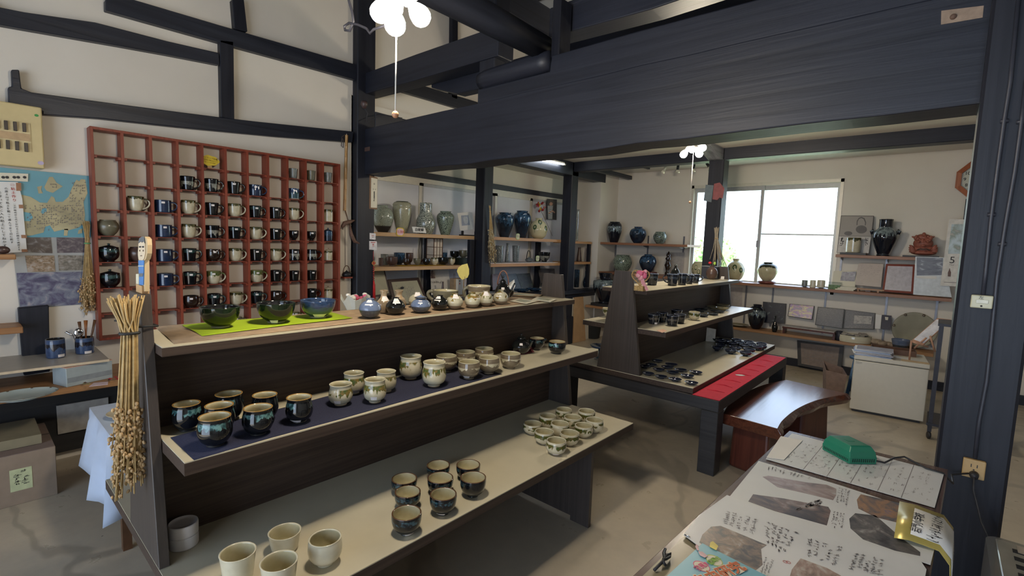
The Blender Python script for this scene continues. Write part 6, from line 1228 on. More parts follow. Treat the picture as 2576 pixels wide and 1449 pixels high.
# red cloth on the table edge with a small card
M_RCL = plain('crimson_cloth', (.50, .012, .035), .85, 0, .10, 30)
ob = MB().prism([(-1.026, 2.81, 0), (-.872, 2.81, 0), (-.872, 4.37, 0), (-1.026, 4.37, 0)], (0, 0, .003)).obj('red_cloth', M_RCL, None, (0, 0, .4435)); tag(ob, 'bright red cloth strip along the edge of the low table', 'cloth')
rr = random.Random(6)
for i in range(7):
    y = 2.95+i*.19+rr.uniform(-.04, .04); o_ = MB().tube([(-1.00, y, .0025), (-.95, y+.012, .005), (-.90, y+rr.uniform(-.02, .02), .0025)], [.002, .004, .002], 6).obj('fold_ridge', M_RCL, ob)
p = onz(1862, 944, .4475); tag(MB().lathe([(.022, 0), (.023, .0015), (.0005, .0015)], 16, sq=(1.4, .8)).obj('small_card', MC['white_paper'], None, p, .6), 'small white oval card on the red cloth', 'card')
# curved bench
M_BEN = wood('glossy_red_brown_wood', (.045, .012, .008), (.115, .035, .018), .16, 'y', 6, 30, .12, .7); M_BENL = wood('red_brown_legs', (.055, .014, .009), (.11, .03, .018), .35, 'z', 6, 30, .1)
zt = .34; ctrl_l = [onz(*q, zt) for q in [(1819, 1040), (1838, 1012), (1870, 990), (1920, 968), (1978, 955)]]; ctrl_r = [onz(*q, zt) for q in [(1957, 1079), (1972, 1056), (2008, 1028), (2060, 1006), (2133, 990)]]
def cr(ps, n=6):
    out = []
    for i in range(len(ps)-1):
        p0, p1, p2, p3 = ps[max(0, i-1)], ps[i], ps[i+1], ps[min(len(ps)-1, i+2)]
        for k in range(n):
            u = k/n; out.append(.5*((2*p1)+(-p0+p2)*u+(2*p0-5*p1+4*p2-p3)*u*u+(-p0+3*p1-3*p2+p3)*u**3))
    return out+[ps[-1]]
Lc, Rc = cr(ctrl_l), cr(ctrl_r); nb = len(Lc); org = sum(Lc+Rc, Vector((0, 0, 0)))/(2*nb); org.z = 0; r = thing('curved_bench', 'glossy red brown bench with a curved slab seat beside the low table', 'bench', org)
m = MB(); vs = []
for i in range(nb):
    a, b = Lc[i]-org, Rc[i]-org; d = (b-a).normalized(); rr_ = .008*math.sin(i*.9)
    vs += [a+Vector((0, 0, 0)), b, b+d*(.02+rr_)+Vector((0, 0, -.03)), b+d*(.006+rr_)+Vector((0, 0, -.062)), a-d*.004+Vector((0, 0, -.062)), a-d*.02+Vector((0, 0, -.03))]
fs = [tuple(range(5, -1, -1)), tuple((nb-1)*6+k for k in range(6))]
for i in range(nb-1):
    for k in range(6): k2 = (k+1) % 6; fs.append((i*6+k, i*6+k2, (i+1)*6+k2, (i+1)*6+k))
m.add(vs, fs); m.obj('seat', M_BEN, r, bev=.004, seg=2)
for i0, i1 in ((3, 9), (17, 22)):
    m = MB(); pts = []; top = []
    for ii in (i0, i1):
        for s_, t_ in ((Lc, .16), (Lc, .84)): pts.append(Lc[ii].lerp(Rc[ii], t_)-org)
    a, b, c_, d_ = pts; q = [a, b, d_, c_]; cen = sum(q, Vector((0, 0, 0)))/4
    hx = []
    for k, p in enumerate(q): o1 = cen+(p-cen)*1.08; hx.append(Vector((o1.x, o1.y, 0)))
    for k, p in enumerate(q): hx.append(Vector((p.x, p.y, zt-.0635)))
    m.hexa(hx); m.obj('leg', M_BENL, r, bev=.02, seg=3)
# ------------------------------------------------------------------ window wall shelves
def xshelf(x0, x1, y0, z, label, th=.03, mat=M_PIND, y1=YW-.012): return tag(MB().box(0, x1-x0, 0, y1-y0, -th, 0).obj('wall_shelf', mat, None, (x0, y0, z), bev=.002), label, 'shelf', 'shelves on the window wall')
ZW, ZWU, ZWL, ZLU = .915, 1.283, .388, 1.332
xshelf(-3.52, .10, 6.03, ZW, 'long reddish shelf under the window'); xshelf(-.835, -.14, 6.04, ZWU, 'short upper shelf right of the window'); xshelf(-1.95, .02, 6.0, ZWL, 'long lower shelf with dark tiles and dishes', .03, M_PINX); xshelf(-3.525, ony(1729, 616, 5.83).x, 5.83, ZLU, 'upper shelf left of the window'); xshelf(-3.525, -2.3, 5.83, .93, 'middle shelf left of the window'); ZCS = ony(1490, 769, 5.53).z; xshelf(-3.525, -2.9, 5.53, ZCS, 'low corner shelf carrying the tall dark urn', .03, M_PINX)
RL = {1545: 'nearest the room corner, left of the window', 1625: 'behind the dark blue vase, left of the window', 1714: 'beside the left window edge', 2082: 'behind the slate tile', 1880: 'behind the ridged black vase', 2237: 'above the narrow navy card', 2365: 'right end, above the tilted page', 2112: 'under the shelf with the kettle poster', 2226: 'above the red framed sheet', 1948: 'behind the two tree tile'}
M_RAIL = plain('shelf_rail_grey', (.20, .20, .22), .4, .7)
for px, za, zb_ in [(1545, .44, 1.30), (1625, .44, 1.44), (1714, .93, 1.44), (2082, .41, .88), (1880, .41, .88), (2237, .41, .88), (2365, .41, .88), (2112, .93, 1.25), (2226, .93, 1.25), (1948, .41, .88)]:
    x = ony(px, 700, 6.265).x; tag(MB().box(-.009, .009, -.010, 0, 0, zb_-za).obj('shelf_rail', M_RAIL, None, (x, 6.2695, za)), 'slotted grey shelf rail %s' % RL[px], 'rail', 'slotted shelf rails')
for px, z in [(1714, ZLU), (1625, ZLU), (2112, ZWU), (2226, ZWU), (1714, ZW), (2365, ZW)]:
    x = ony(px, 700, 6.265).x; tag(MB().prism([(0, 0, 0), (0, -.16, 0), (0, -.16, -.008), (0, 0, -.035)], (.004, 0, 0)).obj('shelf_bracket', M_RAIL, None, (x+.012, 6.258, z-.0305)), 'small metal bracket %s' % ['under the right end of the upper left shelf', 'in the middle of the upper left shelf', 'below the kettle poster', 'below the wide necked black vase', 'under the window sill shelf, left', 'under the sill shelf, right end'][[(1714, ZLU), (1625, ZLU), (2112, ZWU), (2226, ZWU), (1714, ZW), (2365, ZW)].index((px, z))], 'bracket', 'shelf brackets')
def wp(nm, kd, ms, tx, cat, px, ty, w, z, y=6.14, g=None, h=None, **k):
    c_ = ony(px, ty, y); dep = float(np.dot(np.array(c_-Vector(CAM)), FW)); ct = FPX/math.hypot(FPX, px-IW/2); r0 = w*dep*ct/(2*FPX)
    return pot(nm, kd, ms, tx, cat, (c_.x, y, z+E0), r0, h or (c_.z-z), 0, g, **k)
wp('vase', 'tallj', (G_dkjar, G_ind), 'tall dark jar with silvery runs, left on the upper shelf', 'vase', 1547, 558.5, 37, ZLU, 6.0); wp('vase', 'jarr', (G_bluj, G_ind), 'round dark blue jar, middle of the upper left shelf', 'vase', 1606, 571, 43, ZLU, 6.0); wp('vase', 'squat', (G_mossg, G_ind), 'small mossy grey pot, right on the upper left shelf', 'vase', 1661.5, 583.5, 35, ZLU, 6.0)
wp('vase', 'squat', (G_cb4, G_ind), 'round green grey crackled pot left of the window, under the shelf', 'vase', 1567, 641.5, 48.5, .93, 6.0); ob, o = wp('vase', 'jarr', (G_bluj, G_ind), 'round dark blue vase on a red wooden stand', 'vase', 1631, 640, 44, .93+.035, 6.0)
tag(MB().cbox((0, 0, .0165), (.20, .16, .033)).obj('wooden_stand', plain('red_lacquer', (.12, .025, .02), .4), None, (ob.location.x, 6.0, .93+E0), bev=.003), 'red wooden stand under the round dark blue vase', 'stand')
# urn on the low corner shelf
c = ony(1524, 760, 5.66); tag(MB().box(-.17, .17, -.10, .10, 0, .035).obj('slab_base', M_BLK, None, (c.x, 5.66, ZCS+E0)), 'thick black slab under the tall dark urn', 'slab')
ob, o = wp('urn', 'urn', (G_dkjar, G_ind), 'tall dark urn with grey runs and little ears behind the second stand', 'vase', 1524, 687, 62, ZCS+.0362, 5.66)
for s_ in (-1, 1): MB().ball((s_*radat(o, o[-1][1]*.66)*1.02, 0, o[-1][1]*.66), .028, 0, 10, 6, (1, .6, 1.1)).obj('ear', G_dkjar, ob)
# figure on a pedestal by the window, white backing
c = ony(1690, 640, 6.2); r = thing('stone_lantern_figure', 'small dark stacked figure before a pale print left of the window', 'figurine', (c.x, 6.10, .93+E0)); z0_ = ZW
for px_, w_ in [(1, 0)]: pass
m = MB(); prof = [(.03, 0), (.035, .03), (.02, .05), (.03, .09), (.045, .13), (.03, .16), (.022, .19), (.04, .215), (.02, .24), (.03, .26), (.012, .29), (.004, .31)]; m.lathe(prof, 16); m.obj('figure', G_brblk, r)
sheet('pale_print', [ony(a, b, 6.25) for a, b in [(1676, 635), (1722, 635), (1718, 690), (1673, 688)]], plain('pale_grey_print', (.42, .40, .38), .7), 'pale grey print on the wall left of the window', 'print', .002)
tag(MB().cbox((0, 0, .003), (.10, .10, .006)).obj('white_plate', MC['white_paper'], None, (ony(1716, 620, 6.1).x, 6.1, ZLU-.0375)), 'small white disc under the right end of the upper left shelf', 'plate')
# vases before the window
ob, o = wp('vase', 'squat', (G_cpl, G_ind), 'squat cream vase with dark leaves at the window left edge', 'vase', 1762, 658.5, 44, ZW, 6.15, seg=44); fa = math.atan2(-ob.location.y, -ob.location.x); h_ = o[-1][1]
for a_, z_ in ((fa-.5, .66), (fa+.5, .66), (fa-.15, .42), (fa+.9, .5), (fa-1, .45)):
    m = MB(); pts = []
    for i in range(12):
        t_ = 2*PI*i/12; u, v = .020*math.cos(t_), .032*math.sin(t_); zz = h_*z_+v; rr_ = radat(o, zz)+.001; pts.append((rr_*math.cos(a_+u/rr_), rr_*math.sin(a_+u/rr_), zz))
    m.add(pts, [tuple(range(12))]); m.obj('painted_leaf', M_TRD, ob)
ob, o = wp('vase', 'ball', (G_cpl, G_ind), 'cream vase painted with dark trees in front of the window', 'vase', 1852, 651, 47.6, ZW+.012, 6.14, seg=44); fa = math.atan2(-ob.location.y, -ob.location.x); h_ = o[-1][1]
for a_, z_ in ((fa-.9, .52), (fa-.1, .62), (fa+.65, .5), (fa+1.4, .5)): painttree(ob, o, a_, h_*z_, h_*.115)
tag(MB().lathe([(.085, 0), (.09, .004), (.085, .0105), (.0005, .011)], 28).obj('thin_stand', M_WDK, None, (ob.location.x, 6.14, ZW+E0)), 'thin dark round stand under the tree painted vase', 'stand')
ob, o = wp('vase', 'jarr', (glaze('cream_vase_top_drips', (.52, .47, .30), (.03, .035, .02), .74, 1.1, .07, 6, fill=.8), G_ind), 'round cream vase with dark drips at its shoulder on a red stand', 'vase', 1933, 660, 53, ZW+.036, 6.14, seg=44)
tag(MB().lathe([(.07, 0), (.085, .006), (.095, .018), (.092, .030), (.080, .0345), (.0005, .035)], 28).obj('round_stand', plain('red_brown_lacquer', (.14, .04, .03), .35), None, (ob.location.x, 6.14, ZW+E0)), 'round red brown stand under the cream drip vase', 'stand')
for px, w, m_, tx in [(2025, 15.5, G_gry, 'small grey cup on a saucer, leftmost of the three by the window'), (2045.7, 15.5, G_crm, 'small cream cup with marks, middle of the three by the window'), (2066.5, 21, G_crm, 'small cream cup on a saucer, right one of the three')]:
    c_ = ony(px, 715, 6.10); pot('saucer', 'plate', (G_slate, G_slate), tx.replace('small', 'little').split(',')[0]+' only: the saucer', 'saucer', (c_.x, 6.10, ZW+E0), .045 if w > 20 else .038, .008, seg=24) if 'saucer' in tx else None
    wp('small_cup', 'straight', (m_, G_in), tx, 'cup', px, 705, w, ZW+(.0085 if 'saucer' in tx else 0), 6.10, seg=24)
c = ony(2100, 716, 6.11); r = thing('moss_box', 'small clear box of green moss at the shelf under the window corner', 'terrarium', (c.x, 6.11, ZW+E0)); MB().box(-.05, .05, -.04, .04, .0, .045).obj('moss', plain('moss_green', (.16, .24, .10), .9, 0, .4, 60, bump=.5), r); MB().box(-.053, .053, -.043, .043, 0, .075).obj('clear_case', M_CLG, r)
# posters and frames
def facing(name, px, y, mat, label, cat, th=.004, yb=None):
    ys = [y, y, yb or y, yb or y]; return sheet(name, [ony(a, b, yy) for (a, b), yy in zip(px, ys)], mat, label, cat, th)
def framed(name, px, yt, yb, pic, label, cat='picture', th=.012, k=.94, fm=None, nm='tile_face'):
    ob, oc = facing(name, px, yt, fm or M_BLK, label, cat, th, yb); c = [ony(a, b, y)-oc for (a, b), y in zip(px, (yt, yt, yb, yb))]; n = (c[1]-c[0]).cross(c[3]-c[0]).normalized(); n = n if n.y < 0 else -n
    cen = sum(c, Vector((0, 0, 0)))/4; q = [cen+(p_-cen)*k+n*.0015 for p_ in c]; MB().prism(q, n*-.0012).obj(nm, pic, ob); return ob, oc, [p_+n*.0008 for p_ in q], n
ob, oc = facing('framed_poster', [(2115.6, 542.4), (2198.4, 543), (2186, 637), (2105, 635)], 6.22, M_BLK, 'black framed grey poster of a kettle on the upper right shelf', 'picture frame', .012, 6.16)
F_ = lambda a, b, e=.0: ony(2080+a/6.039, 520+b/6.039, 6.188-e)-oc
def onpost(px, mat, nm, e=0): 
    ys = lambda b: 6.22-(b-135)/(715-135)*.06-.0035-e; MB().prism([ony(2080+a/6.039, 520+b/6.039, ys(b))-oc for a, b in px], (0, .0015, 0)).obj(nm, mat, ob)
M_PSG = plain('poster_warm_grey', (.30, .27, .25), .5, 0, .08, 4); M_PSL = plain('poster_pale', (.50, .47, .45), .5); M_PSD = plain('poster_dark', (.10, .09, .09), .5)
onpost([(222, 142), (708, 147), (672, 450), (188, 445)], M_PSG, 'upper_print'); onpost([(188, 450), (672, 455), (634, 708), (158, 694)], M_PSL, 'lower_print')
K = lambda cx_, cy_, rx, ry, n=18: [(cx_+rx*math.cos(2*PI*i/n), cy_+ry*math.sin(2*PI*i/n)) for i in range(n)]
onpost(K(525, 345, 85, 62), M_PSD, 'printed_kettle', .002); onpost(K(325, 405, 62, 32), M_PSD, 'printed_bowl', .002); onpost([(450, 280), (455, 215), (485, 170), (525, 155), (575, 175), (598, 240), (590, 285), (578, 285), (580, 240), (560, 190), (525, 172), (490, 185), (468, 225), (465, 280)], M_PSD, 'printed_handle', .002)
zy = 6.22-(560-135)/(580)*.06-.006; strokes(ob, [ony(2080+a/6.039, 520+b/6.039, zy)-oc for a, b in [(215, 470), (260, 470), (245, 660), (190, 655)]], 1, 5, INK, 61, 1.2, 'lettering', 1, .14); strokes(ob, [ony(2080+a/6.039, 520+b/6.039, zy)-oc for a, b in [(580, 470), (630, 470), (615, 640), (570, 640)]], 1, 5, INKG, 62, 1.2, 'lettering', 1, .12)
c = ony(2147, 636, 6.10); tag(MB().box(-.11, .11, -.05, .05, 0, .022).obj('slab_base', M_BLK, None, (c.x, 6.10, ZWU+E0)), 'black slab under the cream pot right of the window', 'slab')
wp('jar', 'straight', (G_crdk, G_in), 'cream cylindrical pot with dark drips on a black slab', 'jar', 2148.7, 598.5, 38, ZWU+.0225, 6.10, seg=36); 
ob, o = wp('vase', 'urn', (G_dkjar, G_ind), 'large black vase with wide neck, silvery runs and side lugs', 'vase', 2230.5, 552, 66, ZWU, 6.13, seg=48); h_ = o[-1][1]; r_ = max(a for a, b in o)
ob.data = None or vessel_mesh('urn', r_, h_, .005, (G_dkjar, G_ind), 48)[0]
prof = [(.50, 0), (.52, .03), (.48, .06), (.70, .22), (.97, .45), (1, .52), (.92, .64), (.66, .73), (.56, .76), (.54, .82), (.54, .95), (.57, 1)]
PF['bigvase'] = prof; me, o = vessel_mesh('bigvase', r_*1.0, h_, .005, (G_dkjar, G_ind), 48); ob.data = me
for s_ in (-1, 1): MB().tube([(s_*r_*.9, 0, h_*.70), (s_*r_*1.12, 0, h_*.67), (s_*r_*.98, 0, h_*.60)], [.018, .012, .016], 10).obj('lug', G_dkjar, ob)
# red clay frog-lion sculpture
c = ony(2320, 641, 6.12); tag(MB().box(-.14, .13, -.06, .06, 0, .016).obj('slab_base', M_BLK, None, (c.x-.005, 6.12, ZWU+E0)), 'thin black slab under the clay creature', 'slab')
M_CLAY = plain('red_clay', (.27, .085, .055), .55, 0, .25, 40, bump=.6); r = thing('clay_creature', 'red brown clay creature with horns, curly brow and splayed paws', 'figurine', (c.x, 6.12, ZWU+.0172))
CL = lambda a, b: (ony(2080+a/6.039, 520+b/6.039, 6.10)-Vector(r.location))
m = MB(); m.ball(CL(1465, 650)+Vector((0, .03, 0)), .078, 0, 20, 12, (1.15, .7, .60)); m.ball(CL(1462, 560)+Vector((0, .02, .0)), .068, 0, 20, 12, (1.1, .75, .95)); m.ball(CL(1465, 470)+Vector((0, .02, 0)), .052, 0, 18, 10, (1.15, .8, .7)); m.ball(CL(1465, 700)+Vector((0, .03, 0)), .085, 0, 18, 10, (1.15, .7, .28)); m.obj('body', M_CLAY, r)
rr = random.Random(14); m = MB()
for i in range(34):
    a = rr.uniform(0, 2*PI); q = CL(1465+140*math.cos(a)*rr.uniform(.5, 1), 480+70*math.sin(a)*rr.uniform(.3, 1)); m.ball(q+Vector((0, -.02, 0)), rr.uniform(.010, .017), 0, 8, 6)
m.obj('curls', M_CLAY, r); m = MB()
for s_ in (-1, 1):
    b0 = CL(1465+s_*110, 470); m.tube([b0, CL(1465+s_*150, 462), CL(1465+s_*175, 452)], [.012, .009, .004], 8)
m.obj('horns', M_CLAY, r)
for s_ in (-1, 1):
    m = MB(); b0 = CL(1465+s_*120, 690)
    for k in range(4): m.tube([b0, CL(1465+s_*(180+8*k), 600+k*25), CL(1465+s_*(228-12*abs(k-1.5)), 585+k*36)], [.018, .012, .006], 8)
    m.obj('paw', M_CLAY, r); MB().ball(CL(1465+s_*70, 535)+Vector((0, -.052, 0)), .012, 0, 10, 6).obj('eye', M_CLAY, r)
MB().tube([CL(1370, 660)+Vector((0, -.045, 0)), CL(1420, 640)+Vector((0, -.06, 0)), CL(1465, 650)+Vector((0, -.062, 0)), CL(1510, 640)+Vector((0, -.06, 0)), CL(1560, 662)+Vector((0, -.045, 0))], .006, 8).obj('mouth', G_brn, r); MB().ball(CL(1465, 590)+Vector((0, -.055, 0)), .014, 0, 10, 6, (1.3, .7, .8)).obj('nose', M_CLAY, r)
# between shelves
ob, oc = facing('leaning_photo', [(2097, 682), (2158, 680), (2150, 726), (2092, 722)], 6.20, M_CARDW, 'leaning card with a photo of a person at the wheel, under the shelf', 'photo', .003, 6.14); MB().prism([ony(a, b, 6.163)-oc for a, b in [(2118, 684), (2154, 683), (2148, 715), (2112, 715)]], (0, .001, 0)).obj('printed_photo', photomat('wheel_photo', [(.08, .06, .07), (.30, .27, .28), (.55, .52, .52)], 2.5, 71), ob)
for i in range(3): c = ony(2126+i*4, 722, 6.08); tag(MB().cbox((0, 0, .006), (.16-.01*i, .10, .011), RZ(.05*i)).obj('booklet', M_CARDW, None, (c.x, 6.085, ZW+E0+i*.0122)), ['booklet at the bottom of the small pile by the easel', 'booklet in the middle of the small pile by the easel', 'booklet on top of the small pile by the easel'][i], 'book', 'booklets by the easel')
ob, oc = facing('easel_board', [(2159.5, 662.4), (2222.4, 664), (2215.8, 722.5), (2151, 716.5)], 6.17, plain('linen_card', (.52, .46, .42), .7, 0, .04, 20), 'square cream card with faint writing on a small wooden easel', 'card', .008, 6.09); strokes(ob, [ony(a, b, 6.12)-oc for a, b in [(2166, 667), (2217, 668), (2211, 714), (2160, 709)]], 12, 9, INKG, 81, .5, 'lettering', .5, .05)
c = ony(2185, 723, 6.10); r = thing('table_easel', 'little wooden easel under the square cream card', 'easel', (c.x, 6.09, ZW+E0)); k_ = .13; MB().box(-k_, k_, -.03, -.012, .020, .034).obj('ledge', M_PINX, r); MB().box(-.09, -.075, -.02, .05, 0, .020).obj('foot', M_PINX, r); MB().box(.075, .09, -.02, .05, 0, .020).obj('foot', M_PINX, r); MB().box(-.02, .02, -.018, -.013, .001, .018).obj('brand_plate', M_WDK, r)
ob, oc, q, n = framed('framed_letter', [(2229, 664), (2302, 665.7), (2297, 739), (2219, 733)], 6.19, 6.10, plain('lilac_white', (.52, .50, .54), .5), 'dark red framed sheet with faint vertical writing', 'picture frame', .014, .86, plain('red_frame', (.20, .04, .025), .35), 'letter_sheet'); cn = sum(q, Vector((0, 0, 0)))/4; strokes(ob, [cn+(p_-cn)*.75 for p_ in q], 5, 14, INKG, 82, .6, 'lettering', .5, .04)
ob, oc = facing('clear_folder', [(2303, 645.5), (2374, 647.5), (2394, 748), (2297, 741)], 6.03, plain('folder_plastic', (.50, .52, .52), .3), 'clear plastic folder with black and white print at the shelf end', 'folder', .003, 6.03); MB().prism([ony(a, b, 6.0285)-oc for a, b in [(2306, 647), (2372, 649), (2371, 692), (2306, 693)]], (0, .001, 0)).obj('dark_print', photomat('bw_landscape', [(.03, .035, .04), (.08, .08, .10), (.12, .12, .14), (.45, .47, .50)], 2.2, 83, (1, 1, 2)), ob); MB().prism([ony(a, b, 6.028)-oc for a, b in [(2305, 694), (2356, 695), (2356, 702), (2305, 700)]], (0, .001, 0)).obj('white_margin', M_PAPER, ob)
ob, oc = facing('calendar', [(2388, 551), (2432, 552), (2409, 721), (2365, 718.5)], 6.00, plain('calendar_white', (.64, .62, .58), .6), 'wall calendar showing month 5 with a landscape photo', 'calendar', .003, 6.00)
C6 = lambda a, b, e=.001: ony(2080+a/6.039, 520+b/6.039, 6.0-e)-oc
MB().prism([C6(1895, 265), C6(2140, 265), C6(2140, 715), C6(1840, 715)], (0, .0008, 0)).obj('landscape_photo', photomat('shore_photo', [(.50, .60, .64), (.42, .50, .52), (.20, .24, .18), (.50, .42, .36)], 1.6, 84, (1, 1, 2)), ob)
letters(ob, '5', .085, INK, C6(1905, 815, .002), (1, 0, 0), (0, 0, 1)); letters(ob, 'May', .020, INKG, C6(1895, 885, .002), (1, 0, 0), (0, 0, 1)); MB().prism([C6(1838, 1060, .002), C6(1838, 1000, .002), C6(1856, 960, .002), C6(1862, 935, .002), C6(1870, 935, .002), C6(1873, 960, .002), C6(1888, 1000, .002), C6(1880, 1062, .002)], (0, .0006, 0)).obj('printed_bottle', plain('bottle_brown_ink', (.12, .06, .04), .5), ob)
MB().prism([C6(1780, 1142, .002), C6(1990, 1150, .002), C6(1990, 1158, .002), C6(1778, 1150, .002)], (0, .0006, 0)).obj('caption_line', INKG, ob)
# octagonal clock on the wall
cc_ = Vector((.200, 6.262, 2.02)); R_ = .185; M_CLK = wood('clock_wood', (.26, .07, .03), (.40, .13, .06), .35, 'z', 8, 40, .1)
r = thing('wall_clock', 'octagonal wooden wall clock partly behind the thick post', 'clock', cc_)
oct_ = [(R_*math.cos(PI/8+k*PI/4), R_*math.sin(PI/8+k*PI/4)) for k in range(8)]; m = MB(); vs = []
for s_, yy in ((1, 0), (1, -.03), (.78, -.045), (.76, -.02)): vs += [(x*s_, yy, z*s_) for x, z in oct_]
m.add(vs, [(l*8+k, (l+1)*8+k, (l+1)*8+(k+1) % 8, l*8+(k+1) % 8) for l in range(3) for k in range(8)]); m.obj('case', M_CLK, r)
MB().prism([Vector((x*.77, -.02, z*.77)) for x, z in oct_], (0, .004, 0)).obj('dial', plain('clock_dial', (.55, .56, .46), .4), r)
for h in range(1, 13): a = PI/2-h*PI/6; letters(r, str(h), .040, INK, (.108*math.cos(a), -.0215, .108*math.sin(a)), (1, 0, 0), (0, 0, 1), bold=.0006)
MB().prism([(-.004, -.024, 0), (.004, -.024, 0), (.003, -.024, .07), (-.003, -.024, .07)], (0, .0015, 0)).obj('hour_hand', INK, r); MB().prism([(0, -.026, -.004), (.1, -.026, -.002), (.1, -.026, .002), (0, -.026, .004)], (0, .0015, 0)).obj('minute_hand', INK, r)
tag(MB().box(-.02, .02, 0, .02, 0, .28).obj('dark_strip', M_TIMZ, None, (.135, 6.245, 1.56)), 'narrow dark strip hanging below the wall clock', 'strip')
# lower shelf things
wp('vase', 'jarr', (G_dkjar, G_ind), 'round ridged black vase with pale shoulder drip on the lower shelf', 'vase', 1906, 766.5, 46, ZWL, 6.10, seg=44)
wp('small_bottle', 'flask', (G_blk, G_ind), 'tiny black flask vase before the dark tree tiles', 'vase', 1951.5, 795, 15, ZWL, 6.03, seg=24)
p = ony(1858, 803, 6.10); pot('plate', 'plate', (G_plc, G_plc), 'pale ochre plate lying at the left end of the lower shelf', 'plate', (p.x, 6.12, ZWL+E0), .115, .022, seg=36)
G_t1 = photomat('tree_tile_dark', [(.006, .008, .018), (.010, .013, .028), (.012, .015, .03), (.16, .19, .20)], 5, 91, (1, 1, .5)); G_t2 = photomat('iridescent_tile', [(.03, .05, .06), (.30, .38, .36), (.42, .24, .50), (.60, .56, .30), (.62, .64, .60), (.04, .05, .07)], 3, 92, (1, 1, .4)); G_t3 = photomat('speckled_slate_tile', [(.018, .02, .03), (.05, .055, .075), (.14, .15, .18)], 26, 93)
U = lambda a, b: (1820+a/4.282, 740+b/4.282); U2 = lambda a, b: (2100+a/4.282, 740+b/4.282)
for q, m_, tx in [([U(425, 80), U(677, 103), U(655, 318), U(415, 305)], G_t1, 'dark glazed tile picture with two trees, leftmost'), ([U(712, 103), U(980, 128), U(955, 275), U(690, 235)], G_t2, 'shimmering iridescent tile picture'), ([U(1015, 135), U(1305, 162), U(1280, 372), U(985, 330)], G_t3, 'plain speckled slate tile'), ([U2(112, 165), U2(440, 205), U2(420, 380), U2(90, 370)], G_t3, 'slate tile with a pale branch picture, behind the dish of shards')]:
    ob, oc, q_, n = framed('tile_picture', q, 6.245, 6.20, m_, tx)
    if 'branch' in tx: MB().prism([ony(*U2(a, b), 6.212)-oc for a, b in [(212, 228), (402, 240), (390, 345), (200, 340)]], (0, .001, 0)).obj('branch_print', photomat('branch_print', [(.08, .07, .06), (.42, .38, .32), (.50, .46, .40)], 5, 94), ob)
facing('white_card', [U2(440, 215), U2(505, 222), U2(492, 375), U2(432, 370)], 6.22, M_PAPER, 'narrow white card with a small crown like mark, between dark tiles', 'card', .003, 6.18)
ob, oc = facing('dark_card', [U2(510, 222), U2(612, 232), U2(600, 385), U2(498, 375)], 6.22, plain('navy_card', (.02, .022, .05), .4), 'narrow navy card with a small pale mark', 'card', .006, 6.17); MB().prism([ony(*U2(a, b), 6.203)-oc for a, b in [(540, 245), (578, 248), (572, 280), (545, 278)]], (0, .001, 0)).obj('pale_mark', M_CARDW, ob)
c = ony(*U(640, 365), 6.04); d_ = ony(*U(1240, 440), 6.04); r = thing('low_stand', 'low wooden stand with two grey stone slabs on the lower shelf', 'stand', (c.x, 6.03, ZWL+E0)); Lx = d_.x-c.x-.03
MB().box(0, Lx, -.03, .13, .062, .080).obj('stand_top', M_BENL, r, bev=.002)
for x in (0, Lx-.02): MB().box(x, x+.02, .005, .125, 0, .062).obj('leg', M_BENL, r)
for x in (.01, Lx*.5+.004): MB().box(x, x+Lx*.48, -.025, .125, .0805, .087).obj('stone_slab', plain('grey_slab', (.42, .40, .38), .6), r)
tag(MB().tube([(0, 0, 0), (0, 0, .10)], .028, 20).obj('dark_cylinder', plain('dark_slate', (.02, .022, .035), .5), None, (d_.x+.005, 6.05, ZWL+E0)), 'dark cylinder block at the right end of the low stand', 'block')
# dish of shards, rocks, tray, bowl, big plate
c, r_, h_, fa = place(2162, 848, ZWL, 90, 829, .85); c.y = 6.10; ob, o = pot('shard_dish', 'straight', (G_crm, G_crm), 'large cream oval dish full of pottery shards', 'dish', c+Vector((0, 0, 0)), .155, .072, seg=36, sq=(1, .72)); rr = random.Random(3); M_SHD = plain('shard_grey', (.30, .27, .24), .7, 0, .3, 30)
for i in range(14): 
    m = MB(); q = Vector((rr.uniform(-.11, .11), rr.uniform(-.07, .07), .062+rr.uniform(0, .025))); m.cbox((0, 0, 0), (rr.uniform(.03, .055), rr.uniform(.03, .05), .008), RX(rr.uniform(-.7, .7)) @ RZ(rr.uniform(0, 3))); o_ = m.obj('pottery_shard', M_SHD, None, c+q, bev=.002); tag(o_, 'grey brown pottery shard heaped in the large cream dish', 'shard', 'shards in the cream dish')
for i, (px, py, s_) in enumerate([(2207, 838, .05), (2222, 845, .045), (2237, 842, .04), (2250, 846, .035)]):
    q = ony(px, py, 6.07); tag(MB().ball((0, 0, s_*.6), s_, 0, 9, 6, (1.2, .9, .6), RZ(i)).obj('stone', plain('tan_stone', (.36, .28, .21), .8, 0, .25, 25), None, (q.x, 6.10-.03*(i % 2), ZWL+E0)), ['largest tan stone beside the shard dish', 'second tan stone from the shard dish', 'third tan stone, behind the brown tray', 'smallest tan stone, near the blue grey bowl'][i], 'stone', 'tan stones on the lower shelf')
p = ony(2268, 845, 6.12); pot('bowl', 'taper', (G_slate, G_slate), 'blue grey bowl in front of the big round plate', 'bowl', (p.x, 6.065, ZWL+E0), .075, .09, seg=32)
G_big = plain('big_plate_olive', (.26, .245, .18), .6, 0, .2, 5); r_ = .175; pc_ = ony(2300, 830, 6.2); ob = MB().lathe([(.12, 0), (.13, .012), (r_*.9, .03), (r_, .045), (r_*.97, .048), (r_*.85, .036), (.0005, .02)], 44).obj('display_plate', G_big, None, (pc_.x, 6.235, ZWL+r_*.99)); ob.rotation_euler = (math.radians(78), 0, 0); tag(ob, 'big round olive plate standing against the window wall', 'plate')
